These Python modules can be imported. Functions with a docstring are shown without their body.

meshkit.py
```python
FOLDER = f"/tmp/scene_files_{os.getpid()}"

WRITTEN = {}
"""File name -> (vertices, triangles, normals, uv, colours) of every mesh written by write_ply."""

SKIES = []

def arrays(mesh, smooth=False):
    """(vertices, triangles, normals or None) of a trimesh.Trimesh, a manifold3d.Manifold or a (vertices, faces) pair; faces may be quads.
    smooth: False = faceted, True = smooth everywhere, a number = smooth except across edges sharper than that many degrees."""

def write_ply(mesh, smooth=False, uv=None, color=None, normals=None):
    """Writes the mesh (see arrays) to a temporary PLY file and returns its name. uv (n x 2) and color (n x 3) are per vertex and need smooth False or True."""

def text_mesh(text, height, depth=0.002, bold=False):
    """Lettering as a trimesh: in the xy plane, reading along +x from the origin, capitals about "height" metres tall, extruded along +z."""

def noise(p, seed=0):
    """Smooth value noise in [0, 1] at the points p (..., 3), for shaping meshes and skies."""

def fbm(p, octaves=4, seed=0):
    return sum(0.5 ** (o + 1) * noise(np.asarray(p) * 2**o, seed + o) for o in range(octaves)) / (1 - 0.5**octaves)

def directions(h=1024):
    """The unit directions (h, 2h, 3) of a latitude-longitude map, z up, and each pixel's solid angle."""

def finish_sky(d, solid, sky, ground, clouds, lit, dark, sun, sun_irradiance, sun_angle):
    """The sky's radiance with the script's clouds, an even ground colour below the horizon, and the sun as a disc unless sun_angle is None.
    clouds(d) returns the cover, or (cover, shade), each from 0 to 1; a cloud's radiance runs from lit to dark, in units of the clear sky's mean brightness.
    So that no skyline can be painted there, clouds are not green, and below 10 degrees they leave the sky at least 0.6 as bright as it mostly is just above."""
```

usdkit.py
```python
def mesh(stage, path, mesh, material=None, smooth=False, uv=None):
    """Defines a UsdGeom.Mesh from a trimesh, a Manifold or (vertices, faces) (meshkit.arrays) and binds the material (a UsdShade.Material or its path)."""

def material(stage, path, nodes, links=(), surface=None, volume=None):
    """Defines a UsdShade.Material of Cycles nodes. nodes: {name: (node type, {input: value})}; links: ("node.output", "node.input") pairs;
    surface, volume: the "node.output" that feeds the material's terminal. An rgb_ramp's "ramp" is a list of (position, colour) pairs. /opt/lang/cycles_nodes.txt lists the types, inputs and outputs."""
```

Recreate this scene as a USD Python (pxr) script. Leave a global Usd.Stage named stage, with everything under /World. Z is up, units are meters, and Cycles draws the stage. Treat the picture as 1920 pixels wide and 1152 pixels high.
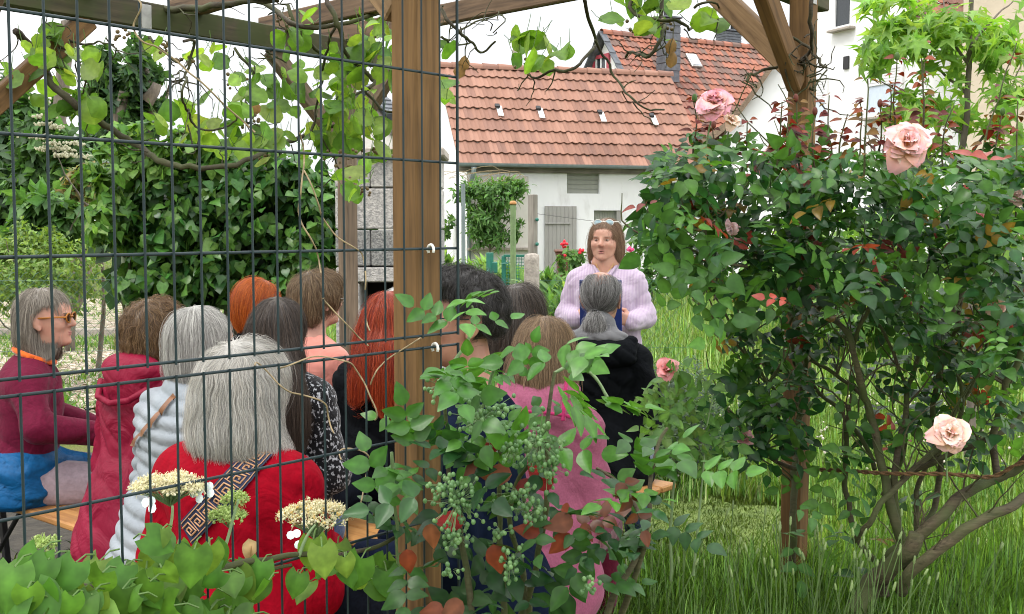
import math, random
import numpy as np
import usdkit
from meshkit import fbm, noise
from pxr import Gf, Sdf, Usd, UsdGeom, UsdLux, UsdShade, Vt

# ------------------------------------------------------------------ camera, sky, sun, exposure
stage = Usd.Stage.CreateInMemory()
UsdGeom.SetStageUpAxis(stage, 'Z')
UsdGeom.SetStageMetersPerUnit(stage, 1.0)
UsdGeom.Xform.Define(stage, '/World')
FPX, CAM_H, PITCH = 2100.0, 1.57, math.radians(4.03)
cam = UsdGeom.Camera.Define(stage, '/World/camera')
cam.CreateHorizontalApertureAttr(36.0)
cam.CreateVerticalApertureAttr(36.0 * 614 / 1024)
cam.CreateFocalLengthAttr(36.0 * FPX / 1920)
cam.AddTranslateOp().Set((0, 0, CAM_H))
cam.AddRotateXOp().Set(90 - math.degrees(PITCH))
cam.CreateExposureAttr(0.3)
SUN = np.array([-0.45, -0.35, 1.0]); SUN /= np.linalg.norm(SUN)
SUN_EL, SUN_ROT = math.asin(SUN[2]), math.atan2(SUN[0], SUN[1])
sky_mat = usdkit.material(stage, '/World/Looks/sky', {
    'sky': ('sky_texture', dict(sky_type='single_scattering', sun_disc=False, sun_elevation=SUN_EL, sun_rotation=SUN_ROT)),
    'tc': ('texture_coordinate', {}),
    'n': ('noise_texture', dict(scale=2.2, detail=5.0, roughness=0.55)),
    'r': ('rgb_ramp', {'ramp': [(0.30, (0.86, 0.86, 0.86)), (0.55, (1, 1, 1))]}),
    'c': ('rgb_ramp', {'ramp': [(0.25, (.80, .82, .86)), (0.7, (1.04, 1.04, 1.04))]}), 'sep': ('separate_xyz', {}), 'z': ('math', {'math_type': 'multiply_add', 'value2': 17.0, 'value3': 7.6}), 'cz': ('vector_math', {'math_type': 'scale'}), 'zc': ('clamp', {'min': 0.0, 'max': 1.0}),
    'm': ('mix_color', {}),
    'bg': ('background_shader', {'strength': 0.12})},
    [('tc.generated', 'n.vector'), ('n.fac', 'r.fac'), ('n.fac', 'c.fac'), ('r.color', 'm.fac'), ('sky.color', 'm.a'), ('tc.generated', 'sep.vector'), ('sep.z', 'zc.value'), ('zc.result', 'z.value1'), ('z.value', 'cz.scale'), ('c.color', 'cz.vector1'), ('cz.vector', 'm.b'), ('m.result', 'bg.color')], surface='bg.background')
dome = UsdLux.DomeLight.Define(stage, '/World/sky')
dome.GetPrim().SetCustomDataByKey('kind', 'structure')
dome.CreateIntensityAttr(1.0)
UsdShade.MaterialBindingAPI.Apply(dome.GetPrim()).Bind(sky_mat)
sun = UsdLux.DistantLight.Define(stage, '/World/sun')
sun.CreateNormalizeAttr(True); sun.CreateIntensityAttr(0.4); sun.CreateAngleAttr(16.0); sun.CreateColorAttr((1.0, 0.96, 0.89))
def look_rot(zaxis):
    z = np.asarray(zaxis, float) / np.linalg.norm(zaxis)
    x = np.cross([0, 1, 0.01], z); x /= np.linalg.norm(x)
    return np.column_stack([x, np.cross(z, x), z])
def mat4(R, t=(0, 0, 0)):
    m = np.eye(4); m[:3, :3] = np.asarray(R).T; m[3, :3] = t
    return Gf.Matrix4d(*map(float, m.ravel()))
sun.AddTransformOp().Set(mat4(look_rot(SUN)))

# ------------------------------------------------------------------ helpers
RNG = np.random.default_rng(7)
def rng(seed): return np.random.default_rng(seed)
CP, SP = math.cos(PITCH), math.sin(PITCH)
def ray(px, py):
    a, b = (px - 960) / FPX, (576 - py) / FPX
    return np.array([a, CP + b * SP, -SP + b * CP])
def at(px, py, Y):
    """The point at forward distance Y on the line of sight of photo pixel (px, py)."""
    r = ray(px, py)
    return np.array([0, 0, CAM_H]) + r * (Y / r[1])
def on_ground(px, py, z=0.0):
    r = ray(px, py); return np.array([0, 0, CAM_H]) + r * ((z - CAM_H) / r[2])
def on_plane(px, py, p0, n):
    r, c = ray(px, py), np.array([0, 0, CAM_H]); return c + r * (np.dot(np.asarray(p0) - c, n) / np.dot(r, n))
def pix(P):
    P = np.asarray(P, float).reshape(-1, 3) - [0, 0, CAM_H]
    d = P[:, 1] * CP - P[:, 2] * SP; u = P[:, 1] * SP + P[:, 2] * CP
    d = np.maximum(d, 1e-3)
    return np.column_stack([960 + FPX * P[:, 0] / d, 576 - FPX * u / d, d])
def unit(v):
    v = np.asarray(v, float); return v / (np.linalg.norm(v, axis=-1, keepdims=True) + 1e-12)

_names = {}
def free(parent, name):
    k = _names.get((parent, name), -1) + 1
    _names[(parent, name)] = k
    return f'{parent}/{name}' + (f'_{k:03d}' if k else '')
def tag(p, label=None, cat=None, group=None, kind=None):
    p = p.GetPrim() if hasattr(p, 'GetPrim') else p
    for k, v in (('label', label), ('category', cat), ('group', group), ('kind', kind)):
        if v: p.SetCustomDataByKey(k, v)
    return p
def ppath(parent): return '/World' if parent is None else (parent if isinstance(parent, str) else str(parent.GetPath()))
def thing(name, label, cat, group=None, parent=None):
    p = UsdGeom.Xform.Define(stage, free(ppath(parent), name)).GetPrim()
    return tag(p, label, cat, group)
def vnormals(v, f):
    n = np.zeros_like(v)
    for tri in ([f] if f.shape[1] == 3 else [f[:, [0, 1, 2]], f[:, [0, 2, 3]]]):
        fn = np.cross(v[tri[:, 1]] - v[tri[:, 0]], v[tri[:, 2]] - v[tri[:, 0]])
        for k in range(3):
            for a in range(3): n[:, a] += np.bincount(tri[:, k], fn[:, a], len(v))
    return unit(n)
def mesh(name, v, f, mat, parent=None, col=None, nrm=None, smooth=False, xf=None, label=None, cat=None, group=None, kind=None, uv=None):
    v, f = np.asarray(v, float), np.asarray(f, int)
    m = UsdGeom.Mesh.Define(stage, free(ppath(parent), name))
    if nrm is None and smooth: nrm = vnormals(v, f)
    m.CreatePointsAttr(Vt.Vec3fArray.FromNumpy(v.astype(np.float32)))
    m.CreateFaceVertexCountsAttr(Vt.IntArray.FromNumpy(np.full(len(f), f.shape[1], np.int32)))
    m.CreateFaceVertexIndicesAttr(Vt.IntArray.FromNumpy(f.astype(np.int32).ravel()))
    m.CreateSubdivisionSchemeAttr('none'); m.CreateDoubleSidedAttr(True)
    if nrm is not None:
        m.CreateNormalsAttr(Vt.Vec3fArray.FromNumpy(np.asarray(nrm, np.float32))); m.SetNormalsInterpolation('vertex')
    if col is not None:
        UsdGeom.PrimvarsAPI(m).CreatePrimvar('col', Sdf.ValueTypeNames.Color3fArray, 'vertex').Set(Vt.Vec3fArray.FromNumpy(np.asarray(col, np.float32)))
    if uv is not None:
        UsdGeom.PrimvarsAPI(m).CreatePrimvar('st', Sdf.ValueTypeNames.TexCoord2fArray, 'vertex').Set(Vt.Vec2fArray.FromNumpy(np.asarray(uv, np.float32)))
    if xf is not None: m.AddTransformOp().Set(xf)
    UsdShade.MaterialBindingAPI.Apply(m.GetPrim()).Bind(M[mat] if isinstance(mat, str) else mat)
    tag(m, label, cat, group, kind)
    return m.GetPrim()
def cat_mesh(parts):
    """Joins (v, f, ...) pieces of one part; quads become triangles."""
    vs, fs, n = [], [], 0
    for v, f in parts:
        f = np.asarray(f, int)
        if f.shape[1] == 4: f = np.vstack([f[:, [0, 1, 2]], f[:, [0, 2, 3]]])
        vs.append(np.asarray(v, float)); fs.append(f + n); n += len(v)
    return np.vstack(vs), np.vstack(fs)
def box(sx, sy, sz, c=(0, 0, 0), b=0.0):
    """A box, its edges chamfered by b."""
    h = np.array([sx, sy, sz]) / 2
    if b <= 0:
        v = np.array([[x, y, z] for x in (-1, 1) for y in (-1, 1) for z in (-1, 1)]) * h
        f = [[0, 1, 3, 2], [4, 6, 7, 5], [0, 4, 5, 1], [2, 3, 7, 6], [0, 2, 6, 4], [1, 5, 7, 3]]
        return v + c, np.array(f)
    import trimesh
    p = [np.where(np.arange(3) == a, s * h, s * (h - b)) for a in range(3) for s in np.array(np.meshgrid([-1, 1], [-1, 1], [-1, 1])).T.reshape(-1, 3)]
    m = trimesh.convex.convex_hull(np.array(p))
    return np.array(m.vertices) + c, np.array(m.faces)
def obox(A, B, w, h, up=(0, 0, 1), b=0.004):
    """A beam from A to B: (v, f, local-to-world matrix) with its grain along local x."""
    A, B = np.asarray(A, float), np.asarray(B, float)
    x = unit(B - A); y = unit(np.cross(up, x)); z = np.cross(x, y)
    v, f = box(np.linalg.norm(B - A), w, h, b=b)
    return v, f, mat4(np.column_stack([x, y, z]), (A + B) / 2)
def tube(pts, r, sides=6, caps=True):
    p = np.asarray(pts, float); n = len(p); r = np.broadcast_to(np.asarray(r, float), (n,))
    t = unit(np.gradient(p, axis=0))
    a = np.cross(t[0], [0, 0, 1.0] if abs(t[0, 2]) < .9 else [1.0, 0, 0]); a /= np.linalg.norm(a)
    A = np.empty_like(p)
    for i in range(n):
        a = a - t[i] * np.dot(a, t[i]); a /= np.linalg.norm(a) + 1e-12; A[i] = a
    B = np.cross(t, A); ang = np.arange(sides) * 2 * np.pi / sides
    v = (p[:, None] + r[:, None, None] * (np.cos(ang)[None, :, None] * A[:, None] + np.sin(ang)[None, :, None] * B[:, None])).reshape(-1, 3)
    i, j = np.meshgrid(np.arange(n - 1), np.arange(sides), indexing='ij'); k = (j + 1) % sides
    q = np.stack([i * sides + j, i * sides + k, (i + 1) * sides + k, (i + 1) * sides + j], -1).reshape(-1, 4)
    f = np.vstack([q[:, [0, 1, 2]], q[:, [0, 2, 3]]])
    if caps:
        c = np.array([[0, s + 1, s] for s in range(1, sides - 1)])
        f = np.vstack([f, c, (n - 1) * sides + c[:, ::-1]])
    return v, f
def spline(pts, n):
    """A smooth line of n points through the given ones."""
    from scipy.interpolate import CubicSpline
    p = np.asarray(pts, float)
    if len(p) < 3: return p[0] + (p[-1] - p[0]) * np.linspace(0, 1, n)[:, None]
    s = np.concatenate([[0], np.cumsum(np.linalg.norm(np.diff(p, axis=0), axis=1) + 1e-9)])
    return CubicSpline(s, p)(np.linspace(0, s[-1], n))
def wiggly(pts, n, amp, seed, freq=9.0):
    p = spline(pts, n); t = np.linspace(0, 1, n)[:, None]
    w = np.stack([noise(p * freq + [31 * k + seed, 7.7, 3.1], seed) for k in range(3)], -1) - 0.5
    return p + w * amp * 2 * np.minimum(1, t * 6)
def ball(c, r, n=8, m=6):
    th = np.linspace(0, np.pi, m + 1); ph = np.arange(n) * 2 * np.pi / n
    v = np.array([[math.sin(a) * math.cos(b), math.sin(a) * math.sin(b), math.cos(a)] for a in th for b in ph]) * r + c
    i, j = np.meshgrid(np.arange(m), np.arange(n), indexing='ij'); k = (j + 1) % n
    return v, np.stack([i * n + j, (i + 1) * n + j, (i + 1) * n + k, i * n + k], -1).reshape(-1, 4)
def grid(P):
    """(v, f) of an array of points (a, b, 3)."""
    a, b = P.shape[:2]
    i, j = np.meshgrid(np.arange(a - 1), np.arange(b - 1), indexing='ij')
    return P.reshape(-1, 3), np.stack([i * b + j, (i + 1) * b + j, (i + 1) * b + j + 1, i * b + j + 1], -1).reshape(-1, 4)

# ------------------------------------------------------------------ materials
M = {}
def plain(name, col, rough=0.6, var=0.25, scale=30.0, bump=0.0, bscale=None, metal=0.0, spec=0.5, stretch=None, col2=None, sheen=0.0, sss=0.0, ramp=(0.35, 0.65)):
    c = np.array(col); c2 = np.array(col2) if col2 is not None else c * (1 - var)
    N = {'tc': ('texture_coordinate', {}), 'mp': ('mapping', {'scale': stretch or (1, 1, 1)}), 'n': ('noise_texture', dict(scale=scale, detail=5.0, roughness=0.6)),
         'r': ('rgb_ramp', {'ramp': [(ramp[0], c2), (ramp[1], c)]}),
         'p': ('principled_bsdf', dict(roughness=rough, metallic=metal, specular_ior_level=spec))}
    L = [('tc.object', 'mp.vector'), ('mp.vector', 'n.vector'), ('n.fac', 'r.fac'), ('r.color', 'p.base_color')]
    if sheen: N['p'][1].update(sheen_weight=sheen, sheen_roughness=0.4)
    if sss: N['p'][1].update(subsurface_weight=sss, subsurface_scale=0.006, subsurface_radius=(1, .35, .2))
    if bump:
        N['n2'] = ('noise_texture', dict(scale=bscale or scale * 2, detail=4.0)); N['b'] = ('bump', dict(strength=bump, distance=0.01))
        L += [('mp.vector', 'n2.vector'), ('n2.fac', 'b.height'), ('b.normal', 'p.normal')]
    M[name] = usdkit.material(stage, f'/World/Looks/{name}', N, L, surface='p.BSDF')
def leafy(name, rough=0.42, trans=0.35, tint=(1.15, 1.1, 0.55), spec=0.5, lo=(.78, .80, .72), hi=(1.12, 1.1, 1.1)):
    N = {'a': ('attribute', {'attribute': 'col'}), 'tc': ('texture_coordinate', {}), 'n': ('noise_texture', dict(scale=45.0, detail=3.0)),
         'r': ('rgb_ramp', {'ramp': [(0.3, lo), (0.7, hi)]}),
         'x': ('mix_color', {'blend_type': 'multiply', 'fac': 1.0}), 'y': ('mix_color', {'blend_type': 'multiply', 'fac': 1.0, 'b': tint, 'use_clamp': False}),
         'p': ('principled_bsdf', dict(roughness=rough, specular_ior_level=spec)), 't': ('translucent_bsdf', {}), 'm': ('mix_closure', {'fac': trans})}
    M[name] = usdkit.material(stage, f'/World/Looks/{name}', N, [('tc.object', 'n.vector'), ('n.fac', 'r.fac'), ('a.color', 'x.a'), ('r.color', 'x.b'), ('x.result', 'p.base_color'),
        ('x.result', 'y.a'), ('y.result', 't.color'), ('p.BSDF', 'm.closure1'), ('t.BSDF', 'm.closure2')], surface='m.closure')
def colored(name, rough=0.6, bump=0.0, bscale=200.0, spec=0.4, sss=0.0):
    """Colour from the mesh's own vertex colours."""
    N = {'a': ('attribute', {'attribute': 'col'}), 'tc': ('texture_coordinate', {}), 'n': ('noise_texture', dict(scale=bscale, detail=4.0)), 'b': ('bump', dict(strength=bump, distance=0.004)),
         'p': ('principled_bsdf', dict(roughness=rough, specular_ior_level=spec, subsurface_weight=sss, subsurface_scale=0.01))}
    M[name] = usdkit.material(stage, f'/World/Looks/{name}', N, [('a.color', 'p.base_color'), ('tc.object', 'n.vector'), ('n.fac', 'b.height'), ('b.normal', 'p.normal')], surface='p.BSDF')
def woody(name, dark, light, rough=0.75, scale=1.0, moss=None, bump=0.35):
    N = {'tc': ('texture_coordinate', {}), 'mp': ('mapping', {'scale': (1.6 * scale, 26 * scale, 26 * scale)}), 'n': ('noise_texture', dict(scale=1.6, detail=7.0, roughness=0.62, distortion=0.6)),
         'r': ('rgb_ramp', {'ramp': [(0.30, dark), (0.46, np.array(dark) * .5 + np.array(light) * .5), (0.66, light)]}),
         'n2': ('noise_texture', dict(scale=2.3, detail=4.0)), 'r2': ('rgb_ramp', {'ramp': [(0.3, (.62, .60, .58)), (0.7, (1.15, 1.12, 1.08))]}),
         'x': ('mix_color', {'blend_type': 'multiply', 'fac': 1.0}), 'b': ('bump', dict(strength=bump, distance=0.004)), 'p': ('principled_bsdf', dict(roughness=rough, specular_ior_level=0.3))}
    L = [('tc.object', 'mp.vector'), ('mp.vector', 'n.vector'), ('n.fac', 'r.fac'), ('tc.object', 'n2.vector'), ('n2.fac', 'r2.fac'), ('r.color', 'x.a'), ('r2.color', 'x.b'), ('n.fac', 'b.height'), ('b.normal', 'p.normal')]
    if moss:
        N.update({'n3': ('noise_texture', dict(scale=6.0, detail=5.0)), 'r3': ('rgb_ramp', {'ramp': [(0.38, (0, 0, 0)), (0.58, (1, 1, 1))]}), 'y': ('mix_color', {'b': moss})})
        L += [('tc.object', 'n3.vector'), ('n3.fac', 'r3.fac'), ('r3.color', 'y.fac'), ('x.result', 'y.a'), ('y.result', 'p.base_color')]
    else: L += [('x.result', 'p.base_color')]
    M[name] = usdkit.material(stage, f'/World/Looks/{name}', N, L, surface='p.BSDF')
woody('wood_post', (.075, .040, .014), (.20, .112, .042))
woody('wood_grey', (.085, .062, .044), (.25, .185, .13))
woody('wood_rafter', (.055, .036, .024), (.20, .13, .08))
woody('wood_moss', (.030, .026, .016), (.085, .070, .040), moss=(.040, .048, .014))
woody('wood_brace', (.10, .058, .026), (.29, .185, .095))
woody('wood_bench', (.25, .11, .035), (.48, .25, .085), rough=.45, bump=.1)
woody('wood_old', (.13, .12, .10), (.30, .28, .25))
woody('bark_vine', (.018, .014, .010), (.075, .060, .042), scale=3, moss=(.05, .055, .02))
woody('bark_rose', (.035, .028, .018), (.13, .105, .065), scale=2.5, moss=(.07, .085, .03), bump=.8)
plain('bark', (.17, .14, .11), .9, .5, 14, bump=.8, bscale=40, stretch=(1, 1, .25))
plain('wire_green', (.012, .024, .027), .45, .2, 40, spec=.35)
plain('wire_net', (.05, .13, .10), .45, .2, 40)
plain('gate_green', (.02, .14, .10), .4, .2, 20)
plain('post_green', (.16, .24, .10), .6, .3, 20)
plain('post_pale', (.34, .40, .27), .55, .35, 14)
plain('zinc', (.42, .42, .40), .4, .3, 20, metal=.7)
plain('black_metal', (.012, .012, .013), .5, .2)
plain('plaster_white', (.80, .80, .81), .9, .06, 1.7, bump=.8, bscale=9, col2=(.62, .61, .60), ramp=(.28, .46), stretch=(1.5, 1.5, .6))
plain('plaster_house', (.80, .80, .80), .9, .05, .6)
plain('plaster_beige', (.56, .47, .36), .9, .12, 2.0, bump=.4, bscale=14)
plain('plaster_patch', (.62, .59, .54), .9, .12, 3.0, bump=.3, bscale=20)
plain('concrete', (.42, .37, .32), .92, .35, 22, bump=.8, bscale=60)
plain('block', (.50, .47, .44), .95, .4, 38, bump=.9, bscale=90, ramp=(.38, .60), col2=(.27, .26, .25))
plain('block_dark', (.33, .32, .30), .95, .5, 60, bump=.9, bscale=90, col2=(.12, .12, .12))
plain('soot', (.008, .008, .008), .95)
plain('paint_grey', (.33, .32, .30), .7, .12, 6, stretch=(6, 6, 1))
plain('paint_greige', (.30, .31, .27), .7, .15, 6)
plain('gutter', (.17, .21, .21), .45, .2, 8)
plain('slate', (.10, .11, .125), .6, .4, 8)
plain('tin', (.55, .55, .54), .3, .15, 10, metal=.8)
plain('bin_brown', (.13, .055, .035), .5, .15)
plain('red_paint', (.45, .06, .09), .5)
plain('pane_dark', (.03, .035, .04), .1)
plain('curtain', (.60, .68, .78), .6, .2, 30, stretch=(8, 8, .3))
plain('shutter_white', (.72, .72, .72), .6, .05)
plain('rope', (.23, .12, .05), .9, .5, 120, bump=.9, bscale=300)
plain('tie_tan', (.36, .27, .15), .8, .4, 60)
plain('clip_white', (.75, .73, .68), .45)
colored('tile', .8, .35, 60)
colored('petal', .55, .12, 90, sss=.25)
colored('berry', .38, 0.0)
colored('skin_feature', .5)
DK = dict(lo=(.52, .58, .45), hi=(.86, .92, .74))
leafy('leaf', .50, .34, spec=.3, **DK)
leafy('leaf_gloss', .34, .26, spec=.36, **DK)
leafy('leaf_thin', .5, .55, (1.2, 1.15, .45))
leafy('leaf_far', .6, .38)
leafy('grass_leaf', .6, .42)
leafy('dry', .8, .2, (1, 1, 1))
plain('petiole', (.085, .16, .032), .6, .2, 20)
leafy('leaf_rose', .36, .30, spec=.34, lo=(.66, .70, .50), hi=(1.05, 1.08, .82))
# ------------------------------------------------------------------ foliage kit
def outline(kind, t):
    if kind == 'ovate': return .36 * np.sin(np.pi * t ** .72) ** .85 * (1 - .25 * t)
    if kind == 'round': return .50 * np.clip(np.sin(np.pi * t ** .80), 0, 1) ** .55
    if kind == 'heart': return .52 * np.clip(np.sin(np.pi * (t * .93 + .07) ** .62), 0, 1) ** .8 * (1 - .35 * t ** 2) 
    if kind == 'lance': return .16 * np.sin(np.pi * t ** .7)
    if kind == 'ivy': return np.interp(t, [0, .12, .3, .42, .7, 1], [.22, .42, .46, .30, .16, 0])
_w = rng(77)
def leaf_shape(kind, n=6, droop=.18, fold=.22, lobe=0.0, teeth=0.0, cup=0.0, wide=False, wob=0.0):
    """One leaf, 1 long along x, its face towards z: rows of three columns."""
    t = np.linspace(0, 1, n + 1); w = outline(kind, t)
    wl, wr = (w * (1 + wob * np.sin(t * a_ + b_) + wob * .6 * np.sin(t * 13 + b_ * 3)) for a_, b_ in _w.uniform(3, 8, (2, 2))) if wob else (w, w)
    if teeth: w = w * (1 + teeth * np.where(np.arange(n + 1) % 2 == 0, -1, 1)); w[-1] = 0
    x = t - lobe * (1 - t) ** 5; z = -droop * t ** 2 + cup * np.sin(np.pi * t)
    xe = x - lobe * .35 * (1 - t) ** 3; cols = [(-1, 1.0), (-.5, .42), (0, 0), (.5, .42), (1, 1.0)] if wide else [(-1, 1.0), (0, 0), (1, 1.0)]
    P = np.stack([np.stack([t + (xe - t) * abs(q) ** 1.5, (w if not wob else wr if q > 0 else wl) * q + 0 * t, z + fold * w * k - (.06 * w if abs(q) == 1 and wide else 0)], -1) for q, k in cols], 1)
    v, f = grid(P)
    f = np.vstack([f[:, [0, 1, 2]], f[:, [0, 2, 3]]])
    a = np.cross(v[f[:, 1]] - v[f[:, 0]], v[f[:, 2]] - v[f[:, 0]]); f = f[np.linalg.norm(a, axis=1) > 1e-9]
    n_ = vnormals(v, f); n_[n_[:, 2] < 0] *= -1
    shade = np.tile([.95, .97, 1.2, .97, .95] if wide else [.93, 1.22, .93], n + 1)
    return v, f, n_, shade
def star_shape(lobes=5):
    ang = np.linspace(-2.2, 2.2, lobes); v = [[0, 0, 0]]; 
    for i, a in enumerate(ang):
        L = (.62, .9, 1.0, .9, .62)[i]
        if i: m = (ang[i] + ang[i - 1]) / 2; v.append([.34 * math.cos(m), .34 * math.sin(m), .02])
        for da, l in ((-.14, .62), (0, 1.0), (.14, .62)): v.append([L * l * math.cos(a + da), L * l * math.sin(a + da), -.16 * L * l * l])
    v = np.array(v); k = len(v) - 1
    f = np.array([[0, i, i + 1] for i in range(1, k)])
    n_ = np.tile([0, 0, 1.0], (len(v), 1)); n_ = vnormals(v, f); n_[n_[:, 2] < 0] *= -1
    s = np.ones(len(v)); s[0] = 1.15
    return v, f, n_, s
SH = dict(rose=leaf_shape('ovate', 6, .16, .20), rose2=leaf_shape('ovate', 6, .30, .35), kiwi=leaf_shape('round', 9, .12, .2, lobe=.14, wide=True, wob=.16), kiwi2=leaf_shape('round', 9, .45, -.25, lobe=.12, wide=True, wob=.16), kiwi3=leaf_shape('round', 9, .3, .5, lobe=.16, wide=True, wob=.2), kiwi4=leaf_shape('round', 9, -.15, .3, lobe=.10, wide=True, wob=.12),
          heart=leaf_shape('heart', 10, .20, .05, lobe=.17, wide=True, wob=.06), heart2=leaf_shape('heart', 10, .38, -.06, lobe=.17, wide=True, wob=.06), holly=leaf_shape('ovate', 12, .26, .10, teeth=.06, wide=True, wob=.08), holly2=leaf_shape('ovate', 12, .1, .30, teeth=.06, wide=True, wob=.08),
          ivy=leaf_shape('ivy', 5, .22, .12), ivy2=leaf_shape('heart', 4, .2, .1, lobe=.1), lance=leaf_shape('lance', 4, .3, .3), far=leaf_shape('ovate', 2, .2, .25), blade=leaf_shape('lance', 3, .45, .2), star=star_shape())
def frames(x, n):
    x = unit(x); n = n - x * np.sum(n * x, 1, keepdims=True); z = unit(n); return np.stack([x, np.cross(z, x), z], -1)
def lay(shape, pos, xdir, nrm, size, col):
    """Many copies of a leaf shape: (v, f, n, col) arrays with one row per leaf."""
    V, F, N, S = SH[shape] if isinstance(shape, str) else shape
    R = frames(np.asarray(xdir, float), np.asarray(nrm, float)); size = np.broadcast_to(size, (len(pos),))
    v = np.einsum('mij,nj->mni', R, V) * size[:, None, None] + np.asarray(pos)[:, None]
    n = np.einsum('mij,nj->mni', R, N)
    c = np.asarray(col)[:, None] * S[None, :, None]
    return v, F, n, c
def put_leaves(parent, sets, mat, own=300, name='leaf', rest='foliage', rest_mat=None, minpx=9):
    """sets: results of lay(). The largest leaves in view become parts one by one, the rest one part."""
    sizes, ids = [], []
    for s, (v, F, n, c) in enumerate(sets):
        if not len(v): continue
        p = pix(v[:, 0]); e = np.linalg.norm(v.max(1) - v.min(1), axis=1) * FPX / p[:, 2]
        e = np.where((p[:, 0] > -20) & (p[:, 0] < 1940) & (p[:, 1] > -20) & (p[:, 1] < 1172), e - .001 * p[:, 2], 0)
        sizes.append(e); ids += [(s, i) for i in range(len(v))]
    if not ids: return
    sizes = np.concatenate(sizes); order = np.argsort(-sizes)
    mine = [k for k in order[:own] if sizes[k] >= minpx]; taken = set(mine)
    for k in sorted(mine):
        s, i = ids[k]; v, F, n, c = sets[s]
        mesh(name, v[i], F, mat, parent, col=c[i], nrm=n[i])
    vs, fs, ns, cs, b = [], [], [], [], 0
    keep = np.array([k not in taken for k in range(len(ids))]); a = 0
    for v, F, n, c in sets:
        k = keep[a:a + len(v)]; a += len(v)
        if not k.any(): continue
        v, n, c = v[k], n[k], c[k]; m, q = v.shape[:2]
        vs.append(v.reshape(-1, 3)); ns.append(n.reshape(-1, 3)); cs.append(c.reshape(-1, 3))
        fs.append((F[None] + (np.arange(m) * q)[:, None, None]).reshape(-1, 3) + b); b += m * q
    if vs: mesh(rest, np.vstack(vs), np.vstack(fs), rest_mat or mat, parent, col=np.vstack(cs), nrm=np.vstack(ns), kind='stuff' if mine else None)
def tones(n, cols, seed, jitter=.22, w=None):
    r = rng(seed); c = np.array(cols)[r.choice(len(cols), n, p=w)]
    return c * (1 + jitter * (r.random((n, 1)) * 2 - 1)) * (1 + .08 * (r.random((n, 3)) * 2 - 1))
def pinnate(base, d, up, pairs, L, size, r, spread=1.0):
    """Leaflet positions, directions and normals of one compound leaf."""
    d, up = unit(d), unit(up - unit(d) * np.dot(up, unit(d))); s = np.cross(up, d)
    ps, xs, ns = [], [], []
    for i in range(pairs):
        t = .35 + .6 * i / max(1, pairs - .3)
        p = base + d * L * t - np.array([0, 0, .12 * L * t * t])
        for sg in (-1, 1):
            x = unit(d * .45 + s * sg * spread + r.normal(0, .12, 3)); ps.append(p); xs.append(x); ns.append(up + r.normal(0, .22, 3))
    ps.append(base + d * L - np.array([0, 0, .12 * L])); xs.append(d + r.normal(0, .1, 3)); ns.append(up + r.normal(0, .2, 3))
    return ps, xs, ns
def crown_points(blobs, n, seed, shell=.55, clump=22):
    """Points spread through ellipsoids (centre, radii), denser towards their skin, in clumps."""
    r = rng(seed); vol = np.array([b[1][0] * b[1][1] * b[1][2] for b in blobs]) ** .7; out, nr = [], []
    for (c, rad), k in zip(blobs, (n * vol / vol.sum()).astype(int)):
        m = max(3, k // clump); q = unit(r.normal(size=(m, 3))) * (shell + (1 - shell) * r.random((m, 1)) ** .6)
        i = r.integers(0, m, k); p = q[i] + r.normal(0, .13, (k, 3))
        out.append(np.array(c) + p * rad); nr.append(unit(p / np.array(rad)))
    return np.vstack(out), np.vstack(nr)
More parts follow.
